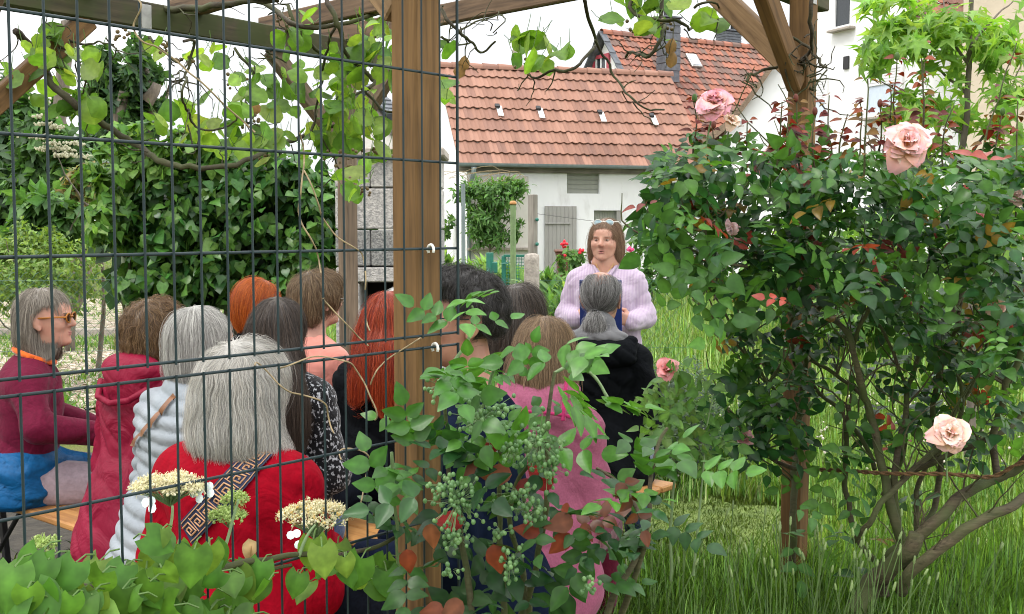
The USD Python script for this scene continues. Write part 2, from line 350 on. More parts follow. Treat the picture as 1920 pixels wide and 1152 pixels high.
def crown(name, parent, blobs, n, size, cols, seed, mat='leaf_far', shape='far', own=0, droop=.5, shell=.55, kind=None, clump=22):
    r = rng(seed + 1); p, q = crown_points(blobs, n, seed, shell, clump)
    x = unit(q * .5 + r.normal(0, .7, p.shape) + [0, 0, -droop]); nn = unit(q + [0, 0, .7] + r.normal(0, .45, p.shape))
    s = size * (.6 + .8 * r.random(len(p)))
    half = len(p) // 2; c = tones(len(p), cols, seed + 2)
    shapes = [shape] if isinstance(shape, str) else list(shape)
    cut = np.array_split(r.permutation(len(p)), len(shapes))
    put_leaves(parent, [lay(sh, p[k], x[k], nn[k], s[k], c[k]) for sh, k in zip(shapes, cut)], mat, own=own, rest=name)
def tree_trunk(parent, base, top, r0, seed, limbs=6, mat='bark', spread=.35, name='trunk'):
    base, top = np.asarray(base, float), np.asarray(top, float); H = np.linalg.norm(top - base); r = rng(seed)
    pts = wiggly([base, (base + top) / 2 + r.normal(0, .03 * H, 3) * [1, 1, 0], top], 14, .02 * H, seed, 1.0 / max(H, .1) * 6)
    parts = [tube(pts, np.linspace(r0, r0 * .25, 14), 9)]
    for k in range(limbs):
        i = int(4 + 8 * k / max(1, limbs)); a = r.random() * 6.28
        e = pts[i] + np.array([math.cos(a), math.sin(a), .8 + .6 * r.random()]) * H * spread * (.6 + .4 * r.random())
        parts.append(tube(wiggly([pts[i], (pts[i] + e) / 2 + [0, 0, -.03 * H], e], 9, .015 * H, seed + k + 3), np.linspace(r0 * .5, r0 * .1, 9), 6))
    v, f = cat_mesh(parts); mesh(name, v, f, mat, parent, smooth=True)

# ------------------------------------------------------------------ the setting
D, E = np.array([.641, .767, 0]), np.array([-.767, .641, 0])          # along the mesh fence; across it, along the benches
O = np.array([-2.02, 4.42, 0])
def pg(d, e, z=0.0): return O + D * d + E * e + np.array([0, 0, z])
def ground_z(P): return (fbm(np.asarray(P) * [.35, .35, 0] + [3, 5, .5], 2, 5) - .5) * .10
N_ = {'g': ('geometry', {}), 'n': ('noise_texture', dict(scale=2.2, detail=6.0, roughness=.62)), 'r': ('rgb_ramp', {'ramp': [(.30, (.030, .045, .012)), (.48, (.085, .105, .03)), (.62, (.15, .17, .05)), (.75, (.16, .13, .075))]}),
      'n2': ('noise_texture', dict(scale=60., detail=5.)), 'b': ('bump', dict(strength=.9, distance=.03)), 'p': ('principled_bsdf', dict(roughness=.95, specular_ior_level=.1))}
M['ground'] = usdkit.material(stage, '/World/Looks/ground', N_, [('g.position', 'n.vector'), ('n.fac', 'r.fac'), ('r.color', 'p.base_color'), ('g.position', 'n2.vector'), ('n2.fac', 'b.height'), ('b.normal', 'p.normal')], surface='p.BSDF')
N_ = {'g': ('geometry', {}), 'n': ('noise_texture', dict(scale=5., detail=6.)), 'v': ('voronoi_texture', dict(scale=26.)), 'r': ('rgb_ramp', {'ramp': [(.1, (.16, .11, .07)), (.45, (.40, .32, .24)), (.8, (.62, .54, .45))]}),
      'r2': ('rgb_ramp', {'ramp': [(.46, (0, 0, 0)), (.60, (.8, .8, .8))]}), 's': ('separate_color', {}), 'm': ('mix_color', {'b': (.12, .17, .045)}), 'b': ('bump', dict(strength=1., distance=.02)), 'p': ('principled_bsdf', dict(roughness=.95, specular_ior_level=.2))}
M['chips'] = usdkit.material(stage, '/World/Looks/chips', N_, [('g.position', 'n.vector'), ('g.position', 'v.vector'), ('v.color', 's.color'), ('s.r', 'r.fac'), ('n.fac', 'r2.fac'), ('r2.color', 'm.fac'), ('r.color', 'm.a'), ('m.result', 'p.base_color'), ('v.distance', 'b.height'), ('b.normal', 'p.normal')], surface='p.BSDF')
def axis_steps(a): return np.array(sorted(a))
gx = np.concatenate([[-3000, -400, -80, -30], np.linspace(-14, 14, 71), [30, 80, 400, 3000]]); gy = np.concatenate([[-3000, -200, -20, -4], np.linspace(0, 30, 76), [45, 90, 400, 3000]])
P = np.stack([*np.meshgrid(gx, gy, indexing="ij"), np.zeros((len(gx), len(gy)))], -1)
P[..., 2] = ground_z(P) * (np.abs(P[..., 0]) < 20) * (np.abs(P[..., 1]) < 40)
v, f = grid(P); mesh('ground', v, f, 'ground', smooth=True, kind='structure', label='garden soil with moss and low green growth')
a, b = np.linspace(0, 1, 40), np.linspace(0, 1, 40)
P = np.array([[[-13 + 11.2 * s - 2.0 * t, 9.6 + 15 * t, 0] for t in b] for s in a]); P[..., 2] = ground_z(P) + .03
v, f = grid(P); mesh('gravel_path', v, f, 'chips', smooth=True, kind='structure', label='pale yard of wood chips and gravel behind the wire netting')

for k in range(5):
    v, f = box(1.93, .09, .15, (0, 0, 0), .012); mesh('kerb', v, f, 'concrete', xf=mat4(np.eye(3), (-12.4 + 2 * k, 16.4 - .18 * k, .07)), kind='structure')

plain('soil', (.050, .042, .030), .95, .5, 12, bump=.9, bscale=50, col2=(.022, .018, .013))
plain('moss', (.20, .27, .065), .95, .3, 7, bump=.9, bscale=70, col2=(.10, .15, .035))
P = np.array([[pg(-1.6 + 4.1 * s, 2.6 - 5.2 * t) for t in np.linspace(0, 1, 30)] for s in np.linspace(0, 1, 30)]); P[..., 2] = ground_z(P) + .014
v, f = grid(P); mesh('bare_soil', v, f, 'soil', smooth=True, kind='structure', label='dark bare soil under the benches')
wv = lambda a: 1 + .10 * math.sin(3 * a + 1) + .08 * math.sin(5 * a) + .05 * math.sin(9 * a + 2)
P = np.array([[[.98 + .62 * q * wv(a) * math.cos(a), 5.55 + .95 * q * wv(a) * math.sin(a), 0] for a in np.linspace(0, 2 * np.pi, 40)] for q in np.linspace(0, 1, 8) ** .8]); P[..., 2] = ground_z(P) + .018
v, f = grid(P); mesh('moss_patch', v, f, 'moss', smooth=True, kind='structure', label='mossy yellow green patch between shrub and rose bush')

# ------------------------------------------------------------------ outbuilding with the clay tile roof
def tiles(parent, P0, U, S, nrm, nu, ns, w, l, cols, seed, own=True, name='roof_tile', rise=.028):
    """Pantiles on a slope: P0 its lower left corner, U along the eaves, S up the slope."""
    r = rng(seed); a = np.linspace(0, 1, 9); prof = np.where(a < .55, np.clip(np.sin(np.pi * a / .55), 0, 1) ** 1.2 * rise, -.25 * rise * np.sin(np.pi * (a - .55) / .45)); out = []
    for j in range(ns):
        for i in range(nu):
            o = P0 + U * (i * w) + S * (j * l); jig = r.normal(0, .0025, 3)
            rows = []
            for t, h in ((0, .030), (0, .047), (.5, .030), (1.08, .008)):
                rows.append([o + jig + U * (x * w * 1.03) + S * (t * l) + nrm * (h + p) for x, p in zip(a, prof)])
            v, f = grid(np.array(rows)); c = np.array(cols)[r.choice(len(cols))] * (1 + .16 * (r.random() - .5))
            if j < 2: c = c * (.72 + .22 * r.random()) if r.random() < .5 else c
            out.append((v, f, np.tile(c, (len(v), 1))))
    if own:
        for v, f, c in out: mesh(name, v, f, 'tile', parent, col=c, nrm=vnormals(v, f) if False else None)
    else:
        v, f = cat_mesh([(a_, b_) for a_, b_, _ in out]); mesh('roof', v, f, 'tile', parent, col=np.vstack([c for *_, c in out]))
barn = thing('outbuilding', 'low white outbuilding with clay pantile roof, grey plank door and gutter', 'outbuilding')
BU = np.array([.962, .273, 0]); BN = np.array([.273, -.962, 0]); B0 = at(876, 428, 24.0) * [1, 1, 0]
EAVE, RUN, BL = 2.88, 2.15, 5.42
SL = unit(np.array([-BN[0] * RUN, -BN[1] * RUN, 2.22])); SN = unit(np.cross(BU, SL)); SN = SN if SN[2] > 0 else -SN
def bw(px, py, off=0.0):
    p = on_plane(px, py, B0 + BN * off, BN); return np.dot(p - B0, BU), p[2]
def bpt(u, z, off=0.0): return B0 + BU * u + BN * off + np.array([0, 0, z])
BR = np.column_stack([BU, -BN, [0, 0, 1]])
def wall_with_holes(u0, u1, z0, z1, holes, thick=.3):
    us = sorted({u0, u1, *[h[0] for h in holes], *[h[1] for h in holes]}); zs = sorted({z0, z1, *[h[2] for h in holes], *[h[3] for h in holes]}); q = []
    for a_, b_ in zip(us, us[1:]):
        for c_, d_ in zip(zs, zs[1:]):
            if any(h[0] <= (a_ + b_) / 2 <= h[1] and h[2] <= (c_ + d_) / 2 <= h[3] for h in holes): continue
            q.append(np.array([bpt(a_, c_), bpt(b_, c_), bpt(b_, d_), bpt(a_, d_)]))
    for h in holes:
        c = [(h[0], h[2]), (h[1], h[2]), (h[1], h[3]), (h[0], h[3])]
        for k in range(4):
            (a1, b1), (a2, b2) = c[k], c[(k + 1) % 4]; q.append(np.array([bpt(a1, b1), bpt(a1, b1, -thick), bpt(a2, b2, -thick), bpt(a2, b2)]))
    return [(x, np.array([[0, 1, 2, 3]])) for x in q]
def rect(x0, y0, x1, y1):
    (ua, za), (ub, zb) = bw(x0, y1), bw(x1, y0); return ua, ub, za, zb
H_hatch, H_door, H_door2, H_win, H_small = rect(1063, 321, 1124, 363), rect(1020, 387, 1080, 560), rect(1113, 395, 1165, 560), rect(1205, 394, 1254, 418), rect(966, 388, 985, 408)
H_door = (H_door[0], H_door[1], 0, H_door[3]); H_door2 = (H_door2[0], H_door2[1], 0, H_door2[3])
BK = -2 * RUN
q = wall_with_holes(0, BL, 0, EAVE + .1, [H_hatch, H_door2, H_win])
for u in (0, BL):
    g5 = np.array([bpt(u, 0), bpt(u, EAVE + .1), bpt(u, EAVE + 2.22, -RUN), bpt(u, EAVE + .1, BK), bpt(u, 0, BK)])
    q.append((g5, np.array([[0, 1, 2], [0, 2, 3], [0, 3, 4]])))
q.append((np.array([bpt(0, 0, BK), bpt(BL, 0, BK), bpt(BL, EAVE, BK), bpt(0, EAVE, BK)]), np.array([[0, 1, 2, 3]])))
v, f = cat_mesh(q); mesh('wall', v, f, 'plaster_white', barn)
OV = .16
P0 = bpt(-.22, EAVE + .12, .12) - SL * OV
TC = [(.27, .138, .096), (.245, .125, .087), (.30, .158, .112), (.23, .12, .088)]
nu_, ns_ = 31, 9; tw, tl = (BL + .35) / nu_, (np.hypot(RUN + .12, 2.22) + OV - .02) / ns_
tiles(barn, P0, BU, SL, SN, nu_, ns_, tw, tl, TC, 11)
dk = np.array([P0, P0 + BU * (BL + .35), P0 + BU * (BL + .35) + SL * tl * ns_, P0 + SL * tl * ns_]); top = dk[3]
bk = np.array([dk[3], dk[2], bpt(BL + .15, EAVE, BK - .15), bpt(-.22, EAVE, BK - .15)])
mesh('roof_deck', np.vstack([dk, bk]), [[0, 1, 2, 3], [4, 5, 6, 7]], 'wood_old', barn)
for k in range(16):
    L = (BL + .4) / 16; c = np.linspace(-.2, np.pi + .2, 8); s0 = top + BU * (k * L) + np.array([0, 0, .0])
    P = np.array([[s0 + BU * (t * L * 1.06) + BN * (math.cos(x) * rr) + np.array([0, 0, math.sin(x) * rr - .01]) for x in c] for t, rr in ((0, .125), (.9, .105), (1, .12))])
    v, f = grid(P); mesh('ridge_tile', v, f, 'tile', barn, col=np.tile(np.array(TC[k % 4]) * (.9 + .02 * (k % 5)), (len(v), 1)), nrm=vnormals(v, f))
for (x, y) in ((936, 214), (1013, 218), (1128, 225), (1225, 231)):
    c = on_plane(x, y, P0, SN) + SN * .075; R = np.column_stack([BU, SL, SN])
    v, f = cat_mesh([box(.13, .34, .03, (0, 0, .01), .006)]); vent = mesh('vent_tile', v, f, 'tin', barn, xf=mat4(R, c))
    v, f = box(.11, .10, .05, (-.04, .14, .045), .006); mesh('vent_hood', v, f, 'black_metal', vent)
gp = [bpt(-.25 + (BL + .4) * t, EAVE + .06, .27) for t in np.linspace(0, 1, 8)]
ang = np.linspace(np.pi, 2 * np.pi, 8)
P = np.array([[g + BN * (.065 * math.cos(x)) + np.array([0, 0, .075 * math.sin(x)]) for x in ang] for g in gp]); v, f = grid(P); mesh('gutter', v, f, 'gutter', barn, smooth=True)
v, f, xf = obox(bpt(-.2, EAVE - .06, .05), bpt(BL + .1, EAVE - .06, .05), .03, .12); mesh('fascia', v, f, 'wood_old', barn, xf=xf)
v, f = tube([bpt(.08, EAVE - .02, .27), bpt(.08, EAVE - .16, .25), bpt(.04, EAVE - .38, .09), bpt(.02, EAVE - .6, .07), bpt(.02, .1, .07)], [.06, .05, .045, .042, .042], 8); mesh('downpipe', v, f, 'gutter', barn, smooth=True)
def planks(parent, h, n, off, mat, name='plank', horizontal=False):
    u0, u1, z0, z1 = h
    for k in range(n):
        if horizontal: s = (z1 - z0) / n; v, f = box(u1 - u0, .03, s * .95, (0, 0, 0), .004); c = bpt((u0 + u1) / 2, z0 + (k + .5) * s, off)
        else: s = (u1 - u0) / n; v, f = box(s * .96, .03, z1 - z0, (0, 0, 0), .004); c = bpt(u0 + (k + .5) * s, (z0 + z1) / 2, off + .003 * (k % 2))
        mesh(name, v, f, mat, parent, xf=mat4(BR, c))
dr = thing('door', None, None, parent=barn); planks(dr, H_door, 8, .035, 'paint_grey')
v, f = box(H_door[1] - H_door[0] - .15, .02, .03, b=.004); mesh('hinge_strap', v, f, 'paint_grey', dr, xf=mat4(BR, bpt((H_door[0] + H_door[1]) / 2 - .08, H_door[3] - .38, .065)))
dr = thing('door', None, None, parent=barn); planks(dr, H_door2, 11, -.12, 'paint_greige')
v, f = box(.10, .06, H_door2[3], b=.005); mesh('door_post', v, f, 'paint_grey', dr, xf=mat4(BR, bpt(H_door2[1] - .05, H_door2[3] / 2, -.05)))
ht = thing('hatch', None, None, parent=barn); planks(ht, H_hatch, 5, -.08, 'paint_greige', 'slat', True)
wn = thing('window', None, None, parent=barn); u0, u1, z0, z1 = H_win
v, f = box(u1 - u0, .01, z1 - z0); mesh('pane', v, f, 'pane_dark', wn, xf=mat4(BR, bpt((u0 + u1) / 2, (z0 + z1) / 2, -.12)))
fr = [box(u1 - u0, .05, .04, (0, 0, s * ((z1 - z0) / 2 - .02))) for s in (-1, 1)] + [box(.035, .05, z1 - z0 - .08, (s * ((u1 - u0) / 2 - .018), 0, 0)) for s in (-1, 0, 1)]
v, f = cat_mesh(fr); mesh('frame', v, f, 'wood_old', wn, xf=mat4(BR, bpt((u0 + u1) / 2, (z0 + z1) / 2, -.09)))
u, z = bw(1233, 346); v, f = box(.16, .14, .24, b=.015); lp = mesh('wall_lamp', v, f, 'black_metal', barn, xf=mat4(BR, bpt(u, z, .08)))
v, f = box(.09, .02, .14, b=.008); mesh('lamp_glass', v, f, 'clip_white', lp, xf=mat4(np.eye(3), (.02, -.075, -.02)))
ua, ub, za, zb = rect(879, 331, 990, 465)
v, f = box(ub - ua, .03, zb - za, b=.004); mesh('render_panel', v, f, 'plaster_patch', barn, xf=mat4(BR, bpt((ua + ub) / 2, (za + zb) / 2, .02)))
v, f = box(ub - ua + .1, .14, .06, b=.008); mesh('ledge', v, f, 'concrete', barn, xf=mat4(BR, bpt((ua + ub) / 2, za - .03, .075)))

# ------------------------------------------------------------------ house behind, with the steep red roof
hs = thing('house', 'white house with steep red tiled roof, slate chimneys and red framed gable window', 'house')
HU, HN = np.array([.875, .484, 0]), np.array([.484, -.875, 0]); A0 = at(1127, 62, 38.0); PT = math.tan(math.radians(51)); HW, HLn = 4.6, 9.5
def hp(u, n, dz): return A0 + HU * u + HN * n + np.array([0, 0, dz])
zb = -A0[2]
def quads(*qs): return cat_mesh([(np.array(x), np.array([[0, 1, 2, 3]])) for x in qs])
g = [(np.array([hp(u, -HW + .25, zb), hp(u, -HW + .25, -(HW - .1) * PT), hp(u, 0, -.12), hp(u, HW - .25, -(HW - .1) * PT), hp(u, HW - .25, zb)]), np.array([[0, 1, 2], [0, 2, 3], [0, 3, 4]])) for u in (.25, HLn - .2)]
g += [(np.array([hp(.25, s * (HW - .25), zb), hp(HLn - .2, s * (HW - .25), zb), hp(HLn - .2, s * (HW - .25), -HW * PT), hp(.25, s * (HW - .25), -HW * PT)]), np.array([[0, 1, 2, 3]])) for s in (-1, 1)]
v, f = cat_mesh(g); mesh('wall', v, f, 'plaster_house', hs)
RS = unit(HN * -1 + np.array([0, 0, PT])); RNr = unit(np.cross(HU, RS))
HT = [(.30, .115, .07), (.25, .11, .08), (.20, .105, .08), (.32, .13, .085), (.16, .10, .08)]
sl = HW * math.hypot(1, PT); n_r = 24
tiles(hs, hp(.1, HW, -HW * PT), HU, RS, RNr if RNr[2] > 0 else -RNr, 40, n_r, (HLn + .1) / 40, sl / n_r, HT, 21, own=False, rise=.035)
q = np.array([hp(0, 0, 0), hp(HLn, 0, 0), hp(HLn, -HW, -HW * PT), hp(0, -HW, -HW * PT)]); mesh('roof_back', q, [[0, 1, 2, 3]], 'slate', hs)
q = np.array([hp(.1, HW, -HW * PT - .03), hp(HLn, HW, -HW * PT - .03), hp(HLn, 0, -.03), hp(.1, 0, -.03)]); mesh('roof_deck', q, [[0, 1, 2, 3]], 'slate', hs)
for k in range(24):
    L = HLn / 24; c = np.linspace(-.3, np.pi + .3, 7)
    P = np.array([[hp((k + t) * L, math.cos(x) * rr, math.sin(x) * rr) for x in c] for t, rr in ((0, .15), (1.04, .13))]); v, f = grid(P); mesh('ridge_tile', v, f, 'tile', hs, col=np.tile(HT[k % 5], (len(v), 1)), nrm=vnormals(v, f))
for s in (1, -1):
    for k in range(14):
        t0, t1 = k / 14 * HW, (k + 1.08) / 14 * HW; mid = (t0 + t1) / 2
        v, f, xf = obox(hp(.02, s * t0, -t0 * PT + .05), hp(.02, s * t1, -t1 * PT + .09), .24, .05, b=.008); mesh('verge_slate', v, f, 'slate', hs, xf=xf)
w = thing('window', None, None, parent=hs); c = on_plane(1129, 143, hp(.25, 0, 0), HU); GR = np.column_stack([-HN, -HU, [0, 0, 1]])
v, f = cat_mesh([box(1.0, .08, .12, (0, 0, s * .65)) for s in (-1, 1)] + [box(.12, .08, 1.18, (s * .44, 0, 0)) for s in (-1, 1)]); mesh('frame', v, f, 'red_paint', w, xf=mat4(np.column_stack([HN, HU, [0, 0, 1]]), c - HU * .04))
v, f = cat_mesh([box(.06, .06, 1.18, (s * .3, 0, 0)) for s in (-1, 0, 1)]); mesh('sash', v, f, 'shutter_white', w, xf=mat4(np.column_stack([HN, HU, [0, 0, 1]]), c - HU * .03))
v, f = box(.76, .02, 1.18); mesh('pane', v, f, 'pane_dark', w, xf=mat4(np.column_stack([HN, HU, [0, 0, 1]]), c - HU * .015))
HRm = np.column_stack([HU, -HN, [0, 0, 1]])
def chimney(px0, px1, py0, py1, n, pots):
    c = on_plane((px0 + px1) / 2, (py0 + py1) / 2, hp(0, n, 0), HN); y = c[1]; wd = (px1 - px0) * y / FPX * .8; ht_ = (py1 - py0) * y / FPX
    v, f = cat_mesh([box(wd, wd * .8, ht_ + .6, (0, 0, -.3), .01)]); ch = mesh('chimney', v, f, 'slate', hs, xf=mat4(HRm, c))
    for k in range(7):
        zz = ht_ / 2 - (k + .5) * ht_ / 6
        v, f = box(wd + .04, wd * .8 + .04, ht_ / 6 * .86, (0, 0, zz), .01); mesh('slate_course', v, f, 'slate', ch)
    v, f = box(wd + .12, wd * .8 + .12, .06, (0, 0, ht_ / 2 + .04), .01); mesh('chimney_cap', v, f, 'slate', ch)
    for x in pots:
        v, f = tube([(x, 0, ht_ / 2), (x, 0, ht_ / 2 + .35), (x, 0, ht_ / 2 + .36)], [.1, .09, .13], 8); mesh('flue', v, f, 'black_metal', ch)
        a = np.linspace(0, np.pi, 7); P = np.array([[[x + s, -.16 * math.cos(t), ht_ / 2 + .36 + .12 * math.sin(t)] for t in a] for s in (-.16, .16)]); v, f = grid(P); mesh('flue_cowl', v, f, 'black_metal', ch)
chimney(1233, 1274, 38, 120, 1.55, (-.1,)); chimney(1344, 1388, 62, 92, -1.4, (-.2, .2))
c = on_plane(1301, 114, hp(0, 0, .12), np.cross(HU, RS)); v, f = box(.45, .62, .09, b=.015); sk = mesh('skylight', v, f, 'zinc', hs, xf=mat4(np.column_stack([HU, RS, np.cross(HU, RS)]), c))
v, f = box(.34, .48, .02, (0, 0, .05)); mesh('pane', v, f, 'curtain', sk)
# its gabled wing, turned a little towards the garden
W0 = at(1478, 84, 34.0); WW = 3.1; WA, WB = np.array([.968, -.25, 0]), np.array([-.25, -.968, 0]); WT = 1.45
def wp(u, n, dz): return W0 + WA * u + WB * n + np.array([0, 0, dz])
zb2 = -W0[2]
mesh('wing_wall', np.array([wp(-WW, 0, zb2), wp(-WW, 0, -WW * WT), wp(0, 0, 0), wp(WW, 0, -WW * WT), wp(WW, 0, zb2), wp(-WW, -4, zb2), wp(-WW, -4, -WW * WT)]), [[0, 1, 2], [0, 2, 3], [0, 3, 4], [0, 1, 6], [0, 6, 5]], 'plaster_house', hs)
fl = lambda t: -t * WT + .33 * max(0, t - 1.0) ** 2
for s in (-1, 1):
    P = np.array([[wp(s * t, nn, fl(t) + .10) for t in np.linspace(0, WW + .5, 9)] for nn in (.28, -4.0)]); v, f = grid(P); mesh('wing_roof', v, f, 'tile', hs, col=np.tile(HT[1], (len(v), 1)), smooth=True)
    P = np.array([[wp(s * t, .3, fl(t) + .13 - h) for t in np.linspace(0, WW + .5, 9)] for h in (0, .26)]); v, f = grid(P); mesh('verge_board', v, f, 'wood_grey', hs)
# far small house with a brick chimney
h3 = thing('far_house', 'distant small house with pinkish chimney peeping over the outbuilding ridge', 'house')
c = at(970, 118, 60.0); v, f = box(.55, .55, 1.3, b=.02); mesh('chimney', v, f, 'concrete', h3, xf=mat4(np.eye(3), c)); 
v, f = tube([c + [0, 0, .6], c + [0, 0, .78], c + [0, 0, .8]], [.24, .2, .3], 8); mesh('chimney_pot', v, f, 'slate', h3)
a1, a2, a3 = at(1000, 122, 60), at(950, 150, 59), at(1026, 150, 60.5)
P = [a1, a2 + [0, 0, 0], a3, a1 + [1.2, 6, 0], a2 + [1.2, 6, 0], a3 + [1.2, 6, 0]]
mesh('roof', np.array([a1, a2, a2 + [1, 6, 0], a1 + [1, 6, 0], a3, a3 + [1, 6, 0]]), [[0, 1, 2, 3], [0, 3, 5, 4]], 'concrete', h3)
mesh('wall', np.array([a1, a2, a3, a2 * [1, 1, 0], a3 * [1, 1, 0]]), [[0, 1, 2], [1, 3, 4], [1, 4, 2]], 'plaster_beige', h3)

# ------------------------------------------------------------------ tall white building and beige house on the right
wh = thing('white_building', 'tall white rendered building with roller shutters behind the rose bush', 'building')
WD = np.array([.41, -.912, 0]); WN = np.array([-.912, -.41, 0]); W1 = at(1650, 428, 22.0) * [1, 1, 0]
WR = np.column_stack([WD, -WN, [0, 0, 1]])
def wq(s, z, o=0.0): return W1 + WD * s + WN * o + np.array([0, 0, z])
def ws(px, py): p = on_plane(px, py, W1, WN); return np.dot(p - W1, WD), p[2]
v, f = cat_mesh([(np.array([wq(-2.6, 0), wq(2.3, 0), wq(2.3, 8.5), wq(-2.6, 8.5)]), np.array([[0, 1, 2, 3]])), (np.array([wq(-2.6, 0), wq(-2.6, 8.5), wq(-2.6, 8.5, -7), wq(-2.6, 0, -7)]), np.array([[0, 1, 2, 3]]))]); mesh('wall', v, f, 'plaster_house', wh)
for (x0, y0, x1, y1, sh_) in ((1632, 132, 1692, 212, .35), (1527, 150, 1551, 232, .5), (1570, -20, 1598, 48, .2)):
    (sa, zt), (sb, _), (_, zl) = ws(x0, y0), ws(x1, y0), ws((x0 + x1) / 2, y1); zt = ws((x0 + x1) / 2, y0)[1]; wd, ht_, c = sb - sa, zt - zl, wq((sa + sb) / 2, (zt + zl) / 2)
    w = thing('window', None, None, parent=wh)
    v, f = cat_mesh([box(wd + .12, .05, .06, (0, 0, s * (ht_ / 2 + .03))) for s in (-1, 1)] + [box(.06, .05, ht_, (s * (wd / 2 + .03), 0, 0)) for s in (-1, 1)]); mesh('frame', v, f, 'shutter_white', w, xf=mat4(WR, c + WN * .025))
    v, f = box(wd, .01, ht_); mesh('pane', v, f, 'curtain' if sh_ > .3 else 'pane_dark', w, xf=mat4(WR, c + WN * .012))
    n = max(2, int(ht_ * sh_ / .055))
    for k in range(n): v, f = box(wd, .02, .05, b=.006); mesh('shutter_slat', v, f, 'shutter_white', w, xf=mat4(WR, c + WN * .03 + np.array([0, 0, ht_ / 2 - (k + .5) * .055])))
    v, f = box(wd + .25, .16, .05, b=.008); mesh('sill', v, f, 'concrete', w, xf=mat4(WR, c + WN * .08 - np.array([0, 0, ht_ / 2 + .085])))
s, z = ws(1588, 118); v, f = cat_mesh([box(.16, .04, .26, b=.01)]); mesh('wall_vent', v, f, 'black_metal', wh, xf=mat4(WR, wq(s, z, .02)))
bg = thing('beige_house', 'beige rendered house with a strip of red roof at the right edge', 'house')
q0 = at(1795, 428, 17.0) * [1, 1, 0]; q1 = q0 + WD * 5 + np.array([2.5, 0, 0]); q2 = q0 + np.array([4.5, 4.0, 0])
v, f = quads([q0, q1, q1 + [0, 0, 7.5], q0 + [0, 0, 7.5]], [q0, q0 + [0, 0, 7.5], q2 + [0, 0, 7.5], q2]); mesh('wall', v, f, 'plaster_beige', bg)
tiles(bg, at(1735, 85, 19.0), unit(np.array([.9, .3, 0])), unit(np.array([-.2, .6, .8])), unit(np.array([0, -.8, .6])), 8, 5, .22, .36, HT, 5, own=False)
# ------------------------------------------------------------------ pergola
P1 = np.array([-.2205, 2.600, 0]); P2 = np.array([1.122, 4.38, 0]); P3 = np.array([-.936, 6.40, 0]); P4 = P1 + (P3 - P2)
pe = thing('pergola', 'wooden pergola of square posts, mossy beams and rafters around the seated group', 'pergola')
ZB = 2.505
for k_, (p, mt) in enumerate(((P1, 'wood_post'), (P2, 'wood_post'), (P3, 'wood_grey'), (P4, 'wood_grey'))):
    v, f, xf = obox(p + [0, 0, -.02], p + [0, 0, ZB - .002 if k_ > 1 else ZB + .10], .082, .082, up=E, b=.005); mesh('post', v, f, mt, pe, xf=xf)
def beam(name, a, b, w, h, mt, up=(0, 0, 1)):
    v, f, xf = obox(a, b, w, h, up, .005); return mesh(name, v, f, mt, pe, xf=xf)
DD, EE = unit(P2 - P1), unit(P3 - P2)
h3_ = np.array([0, 0, ZB + .06])
beam('beam', P4 - DD * .5 + h3_, P3 + DD * .25 + h3_, .075, .12, 'wood_moss')
lw_ = np.array([0, 0, ZB + .018]) + EE * .083
beam('beam', P1 - DD * .5 + lw_, P2 + DD * .36 + lw_, .08, .12, 'wood_moss')
Lr = np.linalg.norm(P3 - P2)
for t in (.0, .6, 1.2, 1.78, 2.30):
    a = P1 + DD * (t if t < 2.2 else np.linalg.norm(P2 - P1)); z = np.array([0, 0, ZB + .155])
    beam('rafter', a - EE * .3 + z, a + EE * (Lr + .22) + z, .05, .10, 'wood_rafter')
def brace(p, d, z0, z1, run, mt='wood_brace'):
    beam('brace', p + d * .05 + [0, 0, z0], p + d * run + [0, 0, z1], .055, .09, mt)
brace(P2, EE, 2.20, ZB + .09, .47); brace(P2, -DD, 2.12, ZB + .02, .48, 'wood_post'); brace(P3, -DD, 2.05, ZB, .55, 'wood_grey'); brace(P3, -EE, 2.10, ZB, .5, 'wood_grey'); brace(P4, DD, 1.98, ZB, .62, 'wood_post'); brace(P1, EE, 2.08, ZB, .5); brace(P4, -EE, 2.08, ZB, .5, 'wood_grey')
PR = np.column_stack([DD, -EE, [0, 0, 1]])
for p, n in ((P2, 1), (P4 + DD * .9, 0), (P4 + DD * 1.72, 0)):
    c = p - EE * (-.0435) * -1 + np.array([0, 0, ZB + (.0 if n else .05)])
    v, f = box(.055, .003, .16 if n else .11, b=.001); pl = mesh('joint_plate', v, f, 'zinc', pe, xf=mat4(PR, c))
    hol = [tube([(x, -.0005, z), (x, -.0035, z)], [.0045, .0045], 6) for x in (-.016, .004, .02) for z in np.linspace(-.06, .06, 6 if n else 4)]
    v, f = cat_mesh(hol); mesh('rivet', v, f, 'black_metal', pl)

# ------------------------------------------------------------------ welded mesh fence, two panels
FO = np.array([-.1304, 2.609, 0]); FN = np.array([.767, -.641, 0])
def fp(t, z, o=0.0): return FO - D * t + FN * o + np.array([0, 0, z])
def panel(name, label, zs, zlo, zhi, t1):
    pn = thing(name, label, 'mesh fence', 'mesh fence panels in front of the group')
    for z in zs: v, f = tube([fp(-.004, z), fp(t1, z)], .0031, 7); mesh('horizontal_wire', v, f, 'wire_green', pn, smooth=True)
    k = 0
    while k * .0582 < t1:
        v, f = tube([fp(k * .0582, zlo, .0058), fp(k * .0582, zhi, .0058)], .0038 if k == 0 else .0024, 6); mesh('vertical_wire', v, f, 'wire_green', pn, smooth=True); k += 1
    return pn
up_ = panel('mesh_fence_panel', 'upper dark green wire mesh panel fixed to the wooden post', [1.327 + .1965 * k for k in range(6)], 1.322, 2.33, 2.45)
lo_ = panel('mesh_fence_panel', 'lower dark green wire mesh panel behind the hydrangea leaves', [1.299 - .2 * k for k in range(7)], .06, 1.303, 2.45)
